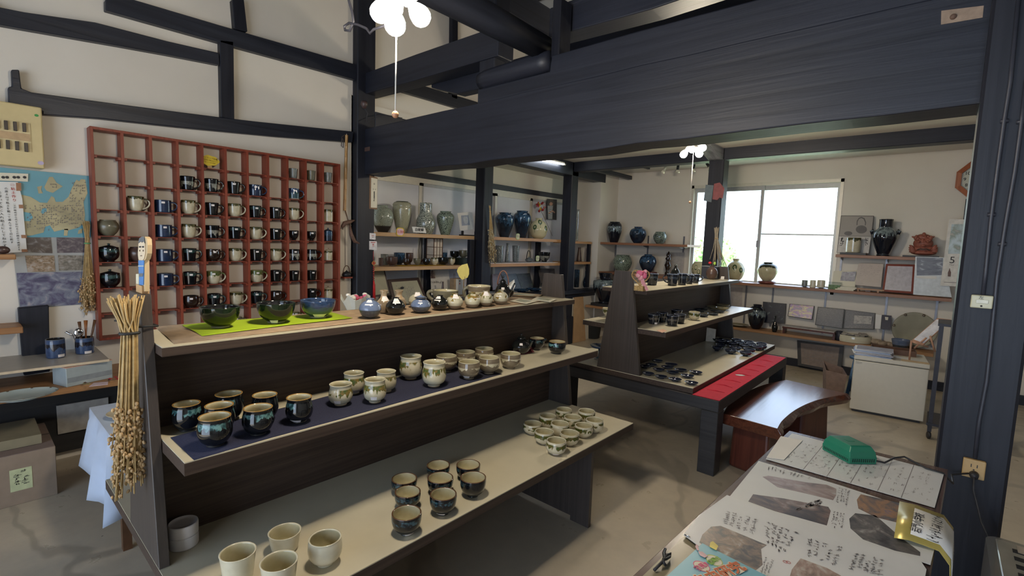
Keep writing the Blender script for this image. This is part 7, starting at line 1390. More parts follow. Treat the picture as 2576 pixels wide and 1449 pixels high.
for k in range(7): a = .3+k*PI/3.5; MB().ball((r_*.93*math.cos(a), r_*.93*math.sin(a), .046), .014, 0, 8, 5, (1, 1, .3)).obj('rim_spot', MC['rim_brown'], ob)
# framed calligraphy leaning on the floor
ob, oc, q, n = framed('framed_calligraphy', [(2005, 855.7), (2123, 870), (2114, 939), (2007, 918.7)], 6.225, 6.17, plain('brownish_paper', (.24, .19, .165), .6), 'wide black framed calligraphy leaning on the floor under the lower shelf', 'picture frame', .02, .83, None, 'calligraphy_sheet'); cn = sum(q, Vector((0, 0, 0)))/4; strokes(ob, [cn+(p_-cn)*.85 for p_ in q], 16, 6, INKG, 95, .8, 'calligraphy', .9, .08)
facing('text_sheet', [(1838, 722), (1868, 724), (1866, 770), (1836, 770)], 6.265, plain('faded_sheet', (.52, .48, .46), .7), 'sheet of printed text on the wall behind the second stand', 'sheet', .002)
o_ = COL.objects[-1] if False else None
# ------------------------------------------------------------------ fridge and its load
fl, fr = onz(2136, 1033, 0), onz(2322, 1068, 0); dv = (fr-fl); fa_ = math.atan2(dv.y, dv.x); fw_ = dv.length; FH = .470
M_FRG = plain('cream_enamel', (.60, .57, .49), .35, 0, .02); r = thing('mini_fridge', 'small cream fridge standing under the lower shelf at right', 'fridge', (fl.x, fl.y, 0), fa_)
MB().box(0, fw_, .035, .46, .015, FH-.035).obj('cabinet', M_FRG, r, bev=.006, seg=2); MB().box(0, fw_, 0, .033, .02, FH-.040).obj('door', M_FRG, r, bev=.006, seg=2); MB().box(-.003, fw_+.003, 0, .46, FH-.033, FH).obj('top_panel', M_FRG, r, bev=.004)
MB().box(.01, .05, -.006, 0, FH-.06, FH-.048).obj('handle', plain('fridge_grey', (.45, .43, .36), .4), r); MB().box(.02, fw_-.02, .02, .44, 0, .015).obj('foot_plinth', M_BLK, r)
fm = Matrix.Translation((fl.x, fl.y, 0)) @ Matrix.Rotation(fa_, 4, 'Z')
rr = random.Random(19); zz = FH+.0008
for i in range(9):
    t_ = rr.choice([.003, .005, .004, .008]); o_ = MB().box(0, .24, 0, .19, 0, t_).obj('magazine', [M_PAPER, plain('mag_blue', (.30, .38, .58), .3), M_PAPER, plain('mag_grey', (.32, .32, .36), .3), photomat('mag_cover', [(.12, .14, .22), (.45, .45, .52), (.30, .16, .18)], 3, 97)][i % 5] if i < 8 else photomat('mag_cover2', [(.10, .10, .14), (.34, .34, .38), (.16, .18, .26)], 3, 98), None, fm @ Vector((.0+rr.uniform(-.012, .012), .0+rr.uniform(-.008, .012), zz)), fa_+rr.uniform(-.08, .08)); zz += t_+.0006
    tag(o_, ['bottom', 'second', 'third', 'fourth', 'fifth', 'sixth', 'seventh', 'eighth', 'top'][i]+' magazine of the pile on the fridge', 'magazine', 'magazines on the fridge')
o_ = MB().box(0, .17, 0, .07, 0, .002).obj('envelope', plain('tan_envelope', (.48, .34, .18), .7, 0, .1, 30), None, fm @ Vector((.30, .02, FH+.0008)), fa_-.05); tag(o_, 'tan envelope lying at the fridge front edge', 'envelope')
o_ = MB().box(0, .09, 0, .09, 0, .002).obj('paper_note', M_PAPER, None, fm @ Vector((.235, .10, zz*0+FH+.0008)), fa_+.4); tag(o_, 'loose white paper beside the magazines on the fridge', 'paper')
r = thing('wooden_tray', 'dark brown wooden tray of small things on the fridge back', 'tray', fm @ Vector((.11, .27, FH+.0008)), fa_); w_, d__ = .30, .14; m = MB(); m.box(0, w_, 0, d__, 0, .006); m.box(0, w_, 0, .006, .006, .045); m.box(0, w_, d__-.006, d__, .006, .045); m.box(0, .006, .006, d__-.006, .006, .045); m.box(w_-.006, w_, .006, d__-.006, .006, .045); m.obj('tray_body', M_WDK, r)
for i in range(7): 
    q = fm @ Vector((.11+rr.uniform(.03, w_-.03), .27+rr.uniform(.03, d__-.03), FH+.0075)); s_ = rr.uniform(.010, .018); tag(MB().ball((0, 0, s_*.7), s_, 0, 8, 6, (1.2, .9, .7)).obj('pebble', plain('pale_pebble', (.44, .40, .34), .7), None, q), 'pale pebble lying in the brown wooden tray', 'pebble', 'pebbles in the wooden tray')
# tilted book stand with a printed page
bl = fm @ Vector((.30, .14, FH+.001)); r = thing('book_rest', 'wooden folding book rest holding a long printed page, on the fridge', 'book rest', bl, fa_)
A = [ony(a, b, 5.0)-bl for a, b in [(2362, 799), (2386, 803), (2322, 870), (2294, 858)]]
c_ = fm.inverted(); loc = lambda a, b, y: RZ(-fa_) @ (ony(a, b, y)-bl)
q = [loc(2358, 800, 5.08), loc(2392, 804, 5.08), loc(2322, 868, 4.93), loc(2293, 857, 4.93)]; nn = (q[1]-q[0]).cross(q[3]-q[0]).normalized(); nn = nn if nn.z > 0 else -nn; MB().prism(q, -nn*.012).obj('back_board', plain('pinkish_wood', (.46, .26, .17), .5), r)
cen = sum(q, Vector((0, 0, 0)))/4; MB().prism([cen+(p-cen)*.88+nn*.002 for p in q], -nn*.0018).obj('printed_page', plain('page_lilac_white', (.74, .75, .80), .6), r); strokes(r, [cen+(p-cen)*.78+nn*.003 for p in q], 20, 8, INKG, 99, .7, 'lettering', .8, .05)
for a, b in [((2290, 858), (2335, 873)), ((2330, 850), (2300, 876)), ((2340, 845), (2352, 885))]: p0, p1 = loc(a[0], a[1], 4.93), loc(b[0], b[1], 4.95); p1.z = max(p1.z, .008); p0.z = max(p0.z, .01); MB().tube([p0, p1], .007, 6).obj('strut', MC['pinkish_wood'], r)
MB().tube([q[3], (q[3].x, q[3].y, .008)], .007, 6).obj('strut', MC['pinkish_wood'], r)
# stool, bag
c = onz(2133, 1020, 0); r = thing('blue_stool', 'blue plastic stool half hidden behind the fridge', 'stool', (-.475, 5.46, 0)); MB().lathe([(.085, .33), (.092, .335), (.092, .350), (.080, .356), (.0005, .354)], 28).obj('seat', plain('blue_plastic', (.04, .11, .22), .35), r)
for k in range(4): a = PI/4+k*PI/2; MB().tube([(.06*math.cos(a), .06*math.sin(a), .332), (.105*math.cos(a), .105*math.sin(a), 0)], .014, 8).obj('leg', MC['blue_plastic'], r)
tag(MB().ball((0, 0, .034), .034, 0, 14, 10, (1, 1, .95)).obj('pink_ball', plain('pink_rubber', (.55, .06, .10), .5), None, (-.47, 5.45, .357)), 'small pink ball on the blue stool', 'ball')
c = onz(2115, 960, 0); m = MB(); vs = [(-.06, -.10, 0), (.06, -.10, 0), (.06, .10, 0), (-.06, .10, 0), (-.09, -.12, .26), (.07, -.13, .24), (.08, .12, .25), (-.08, .11, .30)]; m.add(vs, [(3, 2, 1, 0), (0, 1, 5, 4), (1, 2, 6, 5), (2, 3, 7, 6), (3, 0, 4, 7)]); ob = m.obj('paper_sack', plain('brown_sack', (.22, .15, .12), .85), None, (fl.x-.17, fl.y+.36, 0), .3); ob.modifiers.new('s', 'SOLIDIFY').thickness = .003; tag(ob, 'open brown paper sack on the floor left of the fridge', 'bag')
# black utility cart on casters
cw0 = onz(2335, 1103, 0); r = thing('black_cart', 'black metal cart on casters between the fridge and the thick post', 'cart', (cw0.x, cw0.y, 0)); M_CART = plain('black_metal', (.03, .03, .04), .45, .3); zt_ = .825
for x in (0, .34):
    for y in (0, .30): MB().box(x-.012, x+.012, y-.012, y+.012, .055, zt_).obj('leg', M_CART, r); o_ = MB().lathe([(.022, -.009), (.026, -.006), (.026, .006), (.022, .009)], 16).obj('caster', M_BLK, r, (x, y, .0265)); o_.rotation_euler = (0, PI/2, .3); MB().box(x-.005, x+.005, y-.005, y+.005, .04, .055).obj('caster_stem', M_CART, r)
for z in (.10, zt_-.01): MB().box(-.02, .36, -.02, .32, z, z+.018).obj('tray', M_CART, r)
MB().box(-.014, .014, .0, .02, .0, .05); tag(MB().box(0, .016, 0, .30, 0, .34).obj('tan_board', plain('tan_board', (.52, .32, .16), .5), None, (cw0.x+.06, cw0.y-.0, zt_+.009)), 'upright tan wooden board on the black cart', 'board')
tag(MB().box(0, .02, 0, .015, 0, .07).obj('white_block', M_PAPER, None, (cw0.x+.085, cw0.y-.015, zt_+.009)), 'small white card against the tan board on the cart', 'card')
r2 = thing('cable_tangle', 'tangle of pale cables hanging beside the fridge', 'cable', (cw0.x+.15, cw0.y+.13, .35)); rr = random.Random(22)
for k in range(5): MB().tube([(rr.uniform(-.02, .1), rr.uniform(-.05, .05), .22-.02*k), (rr.uniform(-.03, .12), rr.uniform(-.05, .05), .12), (rr.uniform(-.03, .12), rr.uniform(-.05, .05), .0), (rr.uniform(0, .15), rr.uniform(-.05, .05), -.12)], .006, 6).obj('cable', [M_WHT, plain('beige_cable', (.40, .35, .28), .5), M_BLK][k % 3], r2)
tag(MB().box(0, .045, 0, .02, 0, .055).obj('power_tap', plain('cream_plastic', (.55, .52, .36), .45), None, (cw0.x+.1, cw0.y-.034, .60)), 'cream power tap fixed on the cart leg', 'socket')
# ------------------------------------------------------------------ ceiling of the back room
for px, py, tlt, m_ in [(1675, 430, .5, M_ALU), (1706, 428, .05, M_BLK), (1746, 428, .1, M_BLK), (1778, 424, -.6, M_BLK)]:
    c = ony(px, py-12, 5.75); c.z = 2.299; L_ = .045; h0 = 2.299-ony(px, py, 5.75).z; r = thing('spotlight', {1675: 'leftmost small ceiling spotlight with pale socket', 1706: 'second small ceiling spotlight from the left', 1746: 'third small ceiling spotlight, beside the pull cord', 1778: 'rightmost small ceiling spotlight, tilted'}[px], 'lamp', c, 0, 'small ceiling spotlights')
    R = RY(tlt); a = Vector((0, 0, -.03)); d = R @ Vector((0, 0, -1)); MB().tube([(0, 0, 0), a], .006, 8).obj('arm', m_, r); MB().tube([a, a+d*.05], .016, 12).obj('socket', m_, r); MB().tube([a+d*.05, a+d*.062, a+d*.085], [.012, .018, .030], 16).obj('bulb', M_CLG if False else plain('reflector_bulb', (.75, .70, .58), .15, .3), r)
tag(MB().prism([(0, 0, 0), (.0, .0, .11), (-.0, -.32, .11), (-.0, -.37, .08), (0, -.06, 0)], (.13, 0, 0)).obj('beam_brace', wood('worn_grey_timber', (.08, .085, .10), (.26, .27, .30), .5, 'y', 5, 20, .3), None, (-1.86, 5.115, 2.185)), 'worn grey timber stub joining the black post by the lamp', 'timber')
for px, py, tx in [((1470, 385), (1540, 434), 'thin dark ceiling batten by the corner, upper one'), ((1385, 410), (1548, 463), 'dark ceiling batten by the corner, lower one')]:
    a, b = ony(px[0], px[1], 5.0), None
xs = -3.33; struct(MB().box(xs-.03, xs+.03, 5.26, 6.2, 2.20, 2.25).obj('trim_13', M_TIMY), 'thin dark batten hanging under the back ceiling'); struct(MB().box(-2.95, -2.92, 5.26, 5.95, 2.28, 2.30).obj('trim_14', M_TIMY), 'narrow dark strip on the back ceiling')
c = ony(1223, 410, 3.66); r = thing('wall_socket', 'white outlet with plugs and cable at the top of the middle bay post', 'socket', onx(1235, 410, -3.525)); MB().box(0, .03, -.02, .03, -.03, .03).obj('socket_box', M_LWH, r); MB().box(.03, .055, .0, .025, -.005, .03).obj('plug', M_WHT, r); MB().tube([(.03, .05, 0), (.05, .10, .02), (.03, .16, .0)], .003, 6).obj('cable', M_WHT, r)
# cloth scraps and dried bunch on the black post before the window
ob = MB().prism([(-.06, 0, -.08), (.02, 0, -.10), (.03, 0, .07), (-.05, 0, .08)], (0, .003, 0)).obj('grey_scrap', plain('grey_green_felt', (.12, .15, .17), .9), None, (-1.845+.01, 5.112, 1.865)); tag(ob, 'grey green cloth scrap pinned on the black window post', 'cloth')
ob = MB().prism([(-.05, 0, -.075), (.0, 0, -.085), (.02, 0, -.06), (.05, 0, -.07), (.06, 0, .03), (.01, 0, .09), (-.045, 0, .08)], (0, .003, 0)).obj('pink_scrap', plain('dusty_pink_felt', (.22, .075, .08), .9), None, (-1.755, 5.106, 1.87)); tag(ob, 'dusty pink cloth scrap pinned on the black window post', 'cloth')
bundle('dried_bunch', [ony(1803, 572, 5.09), ony(1802, 600, 5.09), ony(1806, 668, 5.08)], 'dried leaf bunch tied on the black post before the window', 22, .025, .014, .085, 0, 15, stem=.0035, sm=plain('faded_leaves', (.32, .27, .20), .8, 0, .2, 40), tie=M_STRD)
# ------------------------------------------------------------------ counter table in front
ZK = .70; K0, K1, K2, K3 = onz(1985, 1083, ZK), onz(2386, 1181, ZK), onz(2340, 1449, ZK), onz(1590, 1449, ZK)
eu = (K1-K0).normalized(); ed = (K3-K0).normalized(); org = Vector((K0.x, K0.y, 0)); r = thing('counter_table', 'brown wooden table at lower right covered with sheets', 'table', org)
K2b = K1+(K2-K1).normalized()*1.35; K3b = K0+ed*1.35
M_CNT = wood('worn_brown_table', (.06, .035, .032), (.13, .085, .075), .22, 'y', 6, 40, .1)
MB().prism([p-org for p in (K0, K1, K2b, K3b)], (0, 0, -.03)).obj('tabletop', M_CNT, r, bev=.002); MB().prism([p-org+Vector((0, 0, .0008)) for p in (K0+eu*.014+ed*.80, K0+eu*.38+ed*.80, K2b-eu*.02, K3b+eu*.014)], (0, 0, -.0006)).obj('vinyl_cover', plain('olive_vinyl', (.23, .20, .13), .25, 0, .06, 8), r)
for p in (K0+eu*.03+ed*.03, K1-eu*.06+ed*.03, K2b-eu*.06-ed*.05, K3b+eu*.03-ed*.05): q = p-org; MB().box(q.x, q.x+.035, q.y-.035, q.y, 0, ZK-.031).obj('leg', M_CNT, r)
M_LAMS = plain('laminated_sheet', (.66, .68, .70), .12, 0, .04, 7, .6); T8 = lambda a, b: (1550+a/2.5107, 1050+b/2.5107)
def flat(name, px, z, mat, label, cat, th=.0008, parent=None, pc=None):
    c = [onz(a, b, z) for a, b in px]
    if parent is not None: return MB().prism([p-pc for p in c], (0, 0, -th)).obj(name, mat, parent)
    ctr = sum(c, Vector((0, 0, 0)))/len(c); o = MB().prism([p-ctr for p in c], (0, 0, -th)).obj(name, mat, None, ctr); tag(o, label, cat); return o, ctr
def zz(px, z, pc): return [onz(a, b, z)-pc for a, b in px]
z1 = ZK+.0028; ob, oc = flat('laminated_sheet', [T8(1112, 100), T8(2072, 350), T8(2012, 570), T8(945, 262)], z1, M_LAMS, 'far laminated sheet with a handwritten table under the green charger', 'sheet')
strokes(ob, zz([T8(1150, 150), T8(2040, 370), T8(1995, 540), T8(1010, 260)], z1+.0004, oc), 24, 8, INKG, 101, .7, 'handwriting', .5, .05)
for u in (.22, .36, .5, .66, .8):
    a, b = [Vector(T8(1112, 100)).lerp(Vector(T8(2072, 350)), u), Vector(T8(945, 262)).lerp(Vector(T8(2012, 570)), u)]; p, q = zz([a, b], z1+.0005, oc); d = (q-p).normalized().cross(Vector((0, 0, 1)))*.0005; MB().add([p-d, p+d, q+d, q-d], [(0, 1, 2, 3)]).obj('ruled_line', INKG, ob)
flat('note_slip', [T8(1040, 118), T8(1178, 145), T8(1060, 268), T8(950, 252)], z1+.002, M_PAPER, 'small note slip on the far laminated sheet corner', 'paper'); 
z2 = ZK+.0050; ob, oc = flat('photo_sheet', [T8(900, 275), T8(1420, 430), T8(2060, 640), T8(1985, 930), T8(1250, 690), T8(700, 520)], z2, M_LAMS, 'middle laminated sheet with rounded photographs and handwriting', 'sheet')
def pl(par, pc, pts, z, mat, nm='photograph'): return flat(nm, [T8(a, b) for a, b in pts], z, mat, None, None, .0003, par, pc)
pl(ob, oc, [(925, 375), (960, 368), (1200, 410), (1330, 425), (1390, 450), (1390, 490), (1370, 522), (1200, 480), (1020, 440)], z2+.0004, photomat('workshop_photo', [(.10, .08, .08), (.28, .20, .18), (.40, .38, .38)], 3, 111)); pl(ob, oc, [(865, 485), (1060, 512), (1340, 565), (1355, 590), (1330, 682), (1180, 640), (1000, 590), (835, 530)], z2+.0004, photomat('kiln_photo', [(.02, .015, .02), (.05, .035, .035), (.16, .10, .08), (.34, .31, .28)], 2.4, 112))
pl(ob, oc, [(1545, 485), (1790, 540), (1770, 662), (1640, 630), (1530, 575), (1520, 520)], z2+.0004, photomat('orange_blue_photo', [(.05, .06, .09), (.10, .10, .12), (.34, .19, .11), (.07, .11, .24)], 1.8, 113)); pl(ob, oc, [(1510, 605), (1640, 620), (1800, 760), (1920, 850), (1920, 875), (1760, 840), (1560, 770), (1480, 700), (1472, 640)], z2+.0004, photomat('dark_kiln_photo', [(.015, .015, .02), (.06, .06, .07), (.14, .13, .13), (.40, .40, .40)], 3, 114))
for q, s_, n_ in [([(960, 300), (1240, 380), (1230, 400), (950, 330)], 121, (12, 1)), ([(1400, 440), (1480, 460), (1460, 560), (1385, 540)], 122, (4, 7)), ([(1370, 590), (1450, 610), (1430, 720), (1350, 690)], 123, (4, 7)), ([(1100, 600), (1300, 500), (1300, 560), (1200, 560)], 124, (3, 2))]: strokes(ob, zz([T8(*p) for p in q], z2+.0005, oc), n_[0], n_[1], INKG, s_, .9, 'handwriting', .9)
z3 = ZK+.0072; ob, oc = flat('report_sheet', [T8(700, 490), T8(1230, 680), T8(1640, 815), T8(1920, 900), T8(1960, 960), T8(1940, 1075), T8(950, 1075), T8(760, 990), T8(425, 740), T8(520, 620)], z3, M_LAMS, 'front laminated report sheet with handwriting and a kiln photograph', 'sheet')
pl(ob, oc, [(600, 690), (660, 685), (950, 805), (915, 830), (925, 930), (880, 965), (700, 880), (560, 810), (525, 790), (545, 740)], z3+.0004, photomat('brick_kiln_photo', [(.04, .045, .06), (.10, .09, .09), (.26, .19, .14), (.45, .43, .40)], 3.5, 115)); pl(ob, oc, [(1165, 890), (1330, 950), (1420, 1000), (1400, 1060), (1080, 1060), (1110, 960)], z3+.0004, photomat('kiln_shelf_photo', [(.08, .07, .07), (.34, .24, .20), (.50, .50, .48)], 3, 116))
for q, s_, n_ in [([(690, 590), (900, 640), (870, 760), (660, 680)], 131, (5, 8)), ([(930, 650), (1160, 730), (1060, 870), (950, 810)], 132, (5, 9)), ([(1200, 760), (1440, 820), (1390, 940), (1200, 880)], 133, (5, 7)), ([(1500, 850), (1700, 900), (1680, 1000), (1460, 980)], 134, (5, 8)), ([(940, 880), (1000, 900), (960, 1020), (900, 990)], 135, (3, 8))]: strokes(ob, zz([T8(*p) for p in q], z3+.0005, oc), n_[0], n_[1], INKG, s_, .85, 'handwriting', .85)
p, q = zz([T8(1068, 912), T8(1088, 915)], z3+.0006, oc)
for k in (p, q): MB().tube([k+Vector((.004*math.cos(t_*PI/6), .0035*math.sin(t_*PI/6), 0)) for t_ in range(12)], .0004, 5, closed=True).obj('red_doodle', plain('light_red_ink', (.55, .16, .14), .6), ob)
p, q = zz([T8(432, 740), T8(468, 756)], z3+.0012, oc); MB().tube([p, q], .0011, 6).obj('staple', M_STL, ob); p, q = zz([T8(428, 750), T8(462, 768)], z3+.0008, oc)
# blue booklet
z4 = ZK+.0120; bc = [T8(545, 795), T8(1010, 1030), T8(900, 1130), T8(180, 1130)]; ob, oc = flat('blue_booklet', bc, z4, plain('sky_blue_cover', (.18, .42, .52), .3, 0, .06, 5), 'sky blue booklet with round speech bubbles at the bottom edge', 'booklet', .004)
M_PNKP = plain('bubble_pink', (.60, .40, .42), .5); M_GRNP = plain('bubble_green', (.52, .54, .30), .5); DR = (onz(*T8(700, 872), z4)-onz(*T8(600, 822), z4)).normalized(); UP = Vector((0, 0, 1)).cross(DR)
bubble = lambda cx_, cy_, rx, ry, m1: [flat('bubble', [T8(cx_+(rx+e)*math.cos(t_*PI/12)+.35*(ry+e)*math.sin(t_*PI/12), cy_+(ry+e)*math.sin(t_*PI/12)+.4*(rx+e)*math.cos(t_*PI/12)*.6) for t_ in range(24)], z4+.0004+.0003*i, m_, None, None, .0002, ob, oc) for i, (m_, e) in enumerate([(m1, 5), (M_CARDW, 0)])]
bubble(540, 940, 48, 28, M_FPNK); bubble(620, 903, 48, 30, plain('bubble_rim_green', (.40, .48, .08), .5))
dt = (onz(*T8(590, 915), z4)-onz(*T8(500, 965), z4)).normalized(); ut = Vector((0, 0, 1)).cross(dt); letters(ob, '発見!!', .0135, M_FPNK, onz(*T8(540, 942), z4+.001)-oc, dt, ut, bold=.0003)
dt = (onz(*T8(655, 885), z4)-onz(*T8(585, 925), z4)).normalized(); ut = Vector((0, 0, 1)).cross(dt); letters(ob, '感動!!', .0130, plain('green_ink', (.22, .40, .06), .6), onz(*T8(620, 905), z4+.001)-oc, dt, ut, bold=.0003)
dt = (onz(*T8(760, 945), z4)-onz(*T8(600, 1005), z4)).normalized(); ut = Vector((0, 0, 1)).cross(dt); letters(ob, '自由研究', .030, M_CARDW, onz(*T8(655, 992), z4+.0009)-oc, dt, ut, bold=.0022); letters(ob, '自由研究', .030, plain('orange_red_ink', (.52, .14, .05), .6), onz(*T8(655, 992), z4+.0014)-oc, dt, ut, bold=.0008)
for q, m_, tx in [([(595, 788), (612, 782), (645, 812), (632, 838), (590, 815)], plain('yellow_tab', (.62, .52, .12), .5), 'yellow sticky tab at the blue booklet top'), ([(505, 800), (518, 808), (524, 840), (512, 838), (500, 815)], M_PNKP, 'pale pink tab at the blue booklet corner'), ([(518, 845), (545, 848), (580, 875), (560, 885), (530, 870)], M_PNKP, 'pink paper loop tab beside the round bubbles')]: flat('sticky_tab', [T8(*p) for p in q], z4+.0022, m_, tx, 'tab', .0006)
# gold ribbon with a white handwritten slip, hanging over the right edge
def strip(name, L, R_, mat, th=.001, par=None, off=Vector((0, 0, 0))):
    vs = []; n = len(L)
    for a, b in zip(L, R_): vs += [a, b]
    m = MB().add(vs, [(2*i, 2*i+1, 2*i+3, 2*i+2) for i in range(n-1)], 0, True); o = m.obj(name, mat, par); s_ = o.modifiers.new('s', 'SOLIDIFY'); s_.thickness = th; s_.offset = 0; return o
e_ = (K2-K1).normalized(); outd = Vector((e_.y*-1, e_.x, 0)); outd = outd if outd.x > 0 else -outd
ra, rb = onz(*T8(1790, 530), ZK+.011), onz(*T8(1755, 760), ZK+.011); ra2 = onz(*T8(1990, 590), ZK+.012); rb2 = onz(*T8(1950, 810), ZK+.012)
def path(a, a2, s_=1.0): 
    e1 = a2+outd*.022+Vector((0, 0, -.001)); return [a, a.lerp(a2, .5)+Vector((0, 0, .003)), a2, e1, e1+outd*.018+Vector((0, 0, -.022)), e1+outd*.022+e_*.012+Vector((0, 0, -.06)), e1+outd*.024+e_*.03+Vector((0, 0, -.11)), e1+outd*.026+e_*.055+Vector((0, 0, -.17))]
M_GOLD = plain('gold_foil_paper', (.52, .42, .12), .3, .35, .12, 18); A_, B_l = path(ra, ra2), path(rb, rb2); ob = strip('gold_ribbon', A_, B_l, M_GOLD); tag(ob, 'gold foil ribbon hanging over the right edge of the brown table', 'ribbon')
wa = [A_[i].lerp(B_l[i], .12)+Vector((0, 0, .0016))+outd*(.0015 if i > 3 else 0) for i in range(1, 8)]; wb = [A_[i].lerp(B_l[i], .86)+Vector((0, 0, .0016))+outd*(.0015 if i > 3 else 0) for i in range(1, 8)]; ob = strip('white_slip', wa, wb, M_PAPER, .0005); tag(ob, 'white handwritten slip glued along the gold ribbon', 'paper')
v = (wb[1]-wa[1]).normalized(); u_ = v.cross(Vector((0, 0, 1))); letters(ob, '岩門小学校', (wb[1]-wa[1]).length*.15, INK, wa[0].lerp(wb[0], .52)+(wa[1]-wa[0])*.35+Vector((0, 0, .0008)), -v, -u_ if u_.x > 0 else u_)
for i, (s_, n_) in enumerate([(.06, (12, 1)), (.42, (14, 2))]): strokes(ob, [wb[1+i*2]+Vector((0, 0, .0008))+outd*.001, wa[1+i*2]+Vector((0, 0, .0008))+outd*.001, wa[2+i*2]+outd*.002, wb[2+i*2]+outd*.002], n_[0], n_[1], INK, 140+i, .9, 'handwriting', .9)
strokes(ob, [wb[4]+outd*.0015, wa[4]+outd*.0015, wa[6]+outd*.0015, wb[6]+outd*.0015], 13, 4, INKG, 144, .8, 'handwriting', .6)
# green battery charger
CA, CB, CC_ = onz(2068, 1131, z1), onz(2136, 1168, z1), onz(2204, 1169, z1); x_ = (CC_-CB); w_ = x_.length; x_.normalize(); y_ = (CA-CB); y_ = y_-x_*y_.dot(x_); d_ = y_.length; y_.normalize(); sk_ = (CA-CB).dot(x_)
cg = CB; r = thing('battery_charger', 'green plastic battery charger with slotted sides on the laminated sheet', 'charger', cg); Pq = lambda u, v, z: x_*(u*w_+sk_*v)+y_*(v*d_)+Vector((0, 0, z+.0006))
M_CHG = plain('green_plastic', (.012, .17, .10), .38, 0, .04); hh = .034; m = MB(); lv = [(0, 0, 1, 1, 0), (-.01, -.01, 1.01, 1.01, hh*.55), (.0, .0, 1, 1, hh*.62), (.02, .03, .98, .97, hh), (.12, .10, .88, .90, hh*1.4), (.14, .14, .86, .88, hh*1.45)]
vs = []
for a, b, c_, d2, z in lv: vs += [Pq(a, b, z), Pq(c_, b, z), Pq(c_, d2, z), Pq(a, d2, z)]
m.add(vs, [(3, 2, 1, 0)]+[(l*4+k, l*4+(k+1) % 4, (l+1)*4+(k+1) % 4, (l+1)*4+k) for l in range(5) for k in range(4)]+[(20, 21, 22, 23)]); m.obj('charger_body', M_CHG, r, bev=.002, seg=2)
m = MB()
for i in range(11): u = .1+i*.078; m.hexa([Pq(u, -.012, .006), Pq(u+.035, -.012, .006), Pq(u+.035, .0, .006), Pq(u, .0, .006), Pq(u, -.012, .016), Pq(u+.035, -.012, .016), Pq(u+.035, .0, .016), Pq(u, .0, .016)]); m.hexa([Pq(u, .0, .0200), Pq(u+.035, .0, .0200), Pq(u+.035, .03, .0200), Pq(u, .03, .0200), Pq(u, .02, .0285), Pq(u+.035, .02, .0285), Pq(u+.035, .04, .0285), Pq(u, .04, .0285)])
for i in range(16): v = .05+i*.057; m.hexa([Pq(-.012, v, .006), Pq(0, v, .006), Pq(0, v+.025, .006), Pq(-.012, v+.025, .006), Pq(-.012, v, .014), Pq(0, v, .014), Pq(0, v+.025, .014), Pq(-.012, v+.025, .014)])
for i in range(9): v = .22+i*.065; m.hexa([Pq(.0, v, .020), Pq(.03, v, .020), Pq(.03, v+.028, .020), Pq(.0, v+.028, .020), Pq(.05, v, .036), Pq(.08, v, .036), Pq(.08, v+.028, .036), Pq(.05, v+.028, .036)])
m.obj('vent_slot', plain('dark_green_slot', (.004, .03, .02), .6), r)
MB().hexa([Pq(.22, .32, .0435), Pq(.78, .32, .0435), Pq(.78, .78, .0435), Pq(.22, .78, .0435), Pq(.24, .34, .0455), Pq(.76, .34, .0455), Pq(.76, .76, .0455), Pq(.24, .76, .0455)]).obj('battery_slot', plain('black_slot', (.01, .012, .012), .3), r); MB().hexa([Pq(.36, .42, .0455), Pq(.64, .42, .0455), Pq(.64, .62, .0455), Pq(.36, .62, .0455), Pq(.38, .44, .050), Pq(.62, .44, .050), Pq(.62, .60, .050), Pq(.38, .60, .050)]).obj('contact_block', M_CHG, r)
pts = [Pq(1.0, .12, .008)]+[onz(a, b, z)-cg for a, b, z in [(2225, 1164, .708), (2250, 1152, .712), (2275, 1149, .716), (2292, 1158, .71), (2330, 1178, .706), (2372, 1190, .7055)]]; pts += [Vector((K1.x+.012, K1.y-.02, ZK-.03))-cg, Vector((.085, 2.09, .60))-cg, onz(0, 0, 0)*0+Vector((.125, 2.10, .615))-cg]; MB().tube(pts, .0026, 8).obj('power_cord', M_BLK, r)
# black cord knot
kc = onz(*T8(290, 900), ZK+.004); r = thing('cord_knot', 'short black cord tied in a knot on the table corner', 'cord', kc); kq = lambda a, b, z=.0: onz(*T8(a, b), ZK+.004+z)-kc
MB().tube([kq(310, 832), kq(300, 860, .003), kq(305, 890, .006), kq(300, 905, .008), kq(275, 930, .004), kq(240, 965)], .0028, 8).obj('cord', M_BLK, r); MB().tube([kq(300, 900, .006), kq(320, 870, .008), kq(345, 860, .004), kq(338, 880, .006), kq(315, 895, .008), kq(298, 895, .009), kq(300, 915, .007), kq(312, 935, .002)], .0026, 8).obj('cord_loop', M_BLK, r)
# ------------------------------------------------------------------ fixtures on the thick post and the beam
yp = 2.1195; M_IVO = plain('ivory_plastic', (.50, .48, .33), .35, 0, .03)
a, b = ony(2444, 741, 2.10), ony(2496, 778, 2.10); r = thing('light_switch', 'ivory surface mounted light switch on the thick post', 'switch', ((a.x+b.x)/2, yp, (a.z+b.z)/2)); w_, h_ = (b.x-a.x)/2, (a.z-b.z)/2
MB().box(-w_, w_, -.020, 0, -h_, h_).obj('switch_box', M_IVO, r, bev=.003, seg=2); MB().box(-w_*.55, w_*.6, -.0225, -.0195, -.005, .007).obj('rocker', plain('pale_rocker', (.56, .55, .44), .3), r, bev=.001); MB().ball((0, -.0205, -.013), .0028, 0, 8, 5).obj('screw', M_BLK, r); letters(r, '左', .012, INK, (-.002, -.0203, h_*.62), (1, 0, 0), (0, 0, 1))
a, b = ony(2424, 1152, 2.10), ony(2476, 1212, 2.10); r = thing('power_outlet', 'yellowed power outlet with a black plug low on the thick post', 'outlet', ((a.x+b.x)/2, yp, (a.z+b.z)/2)); w_, h_ = (b.x-a.x)/2, (a.z-b.z)/2
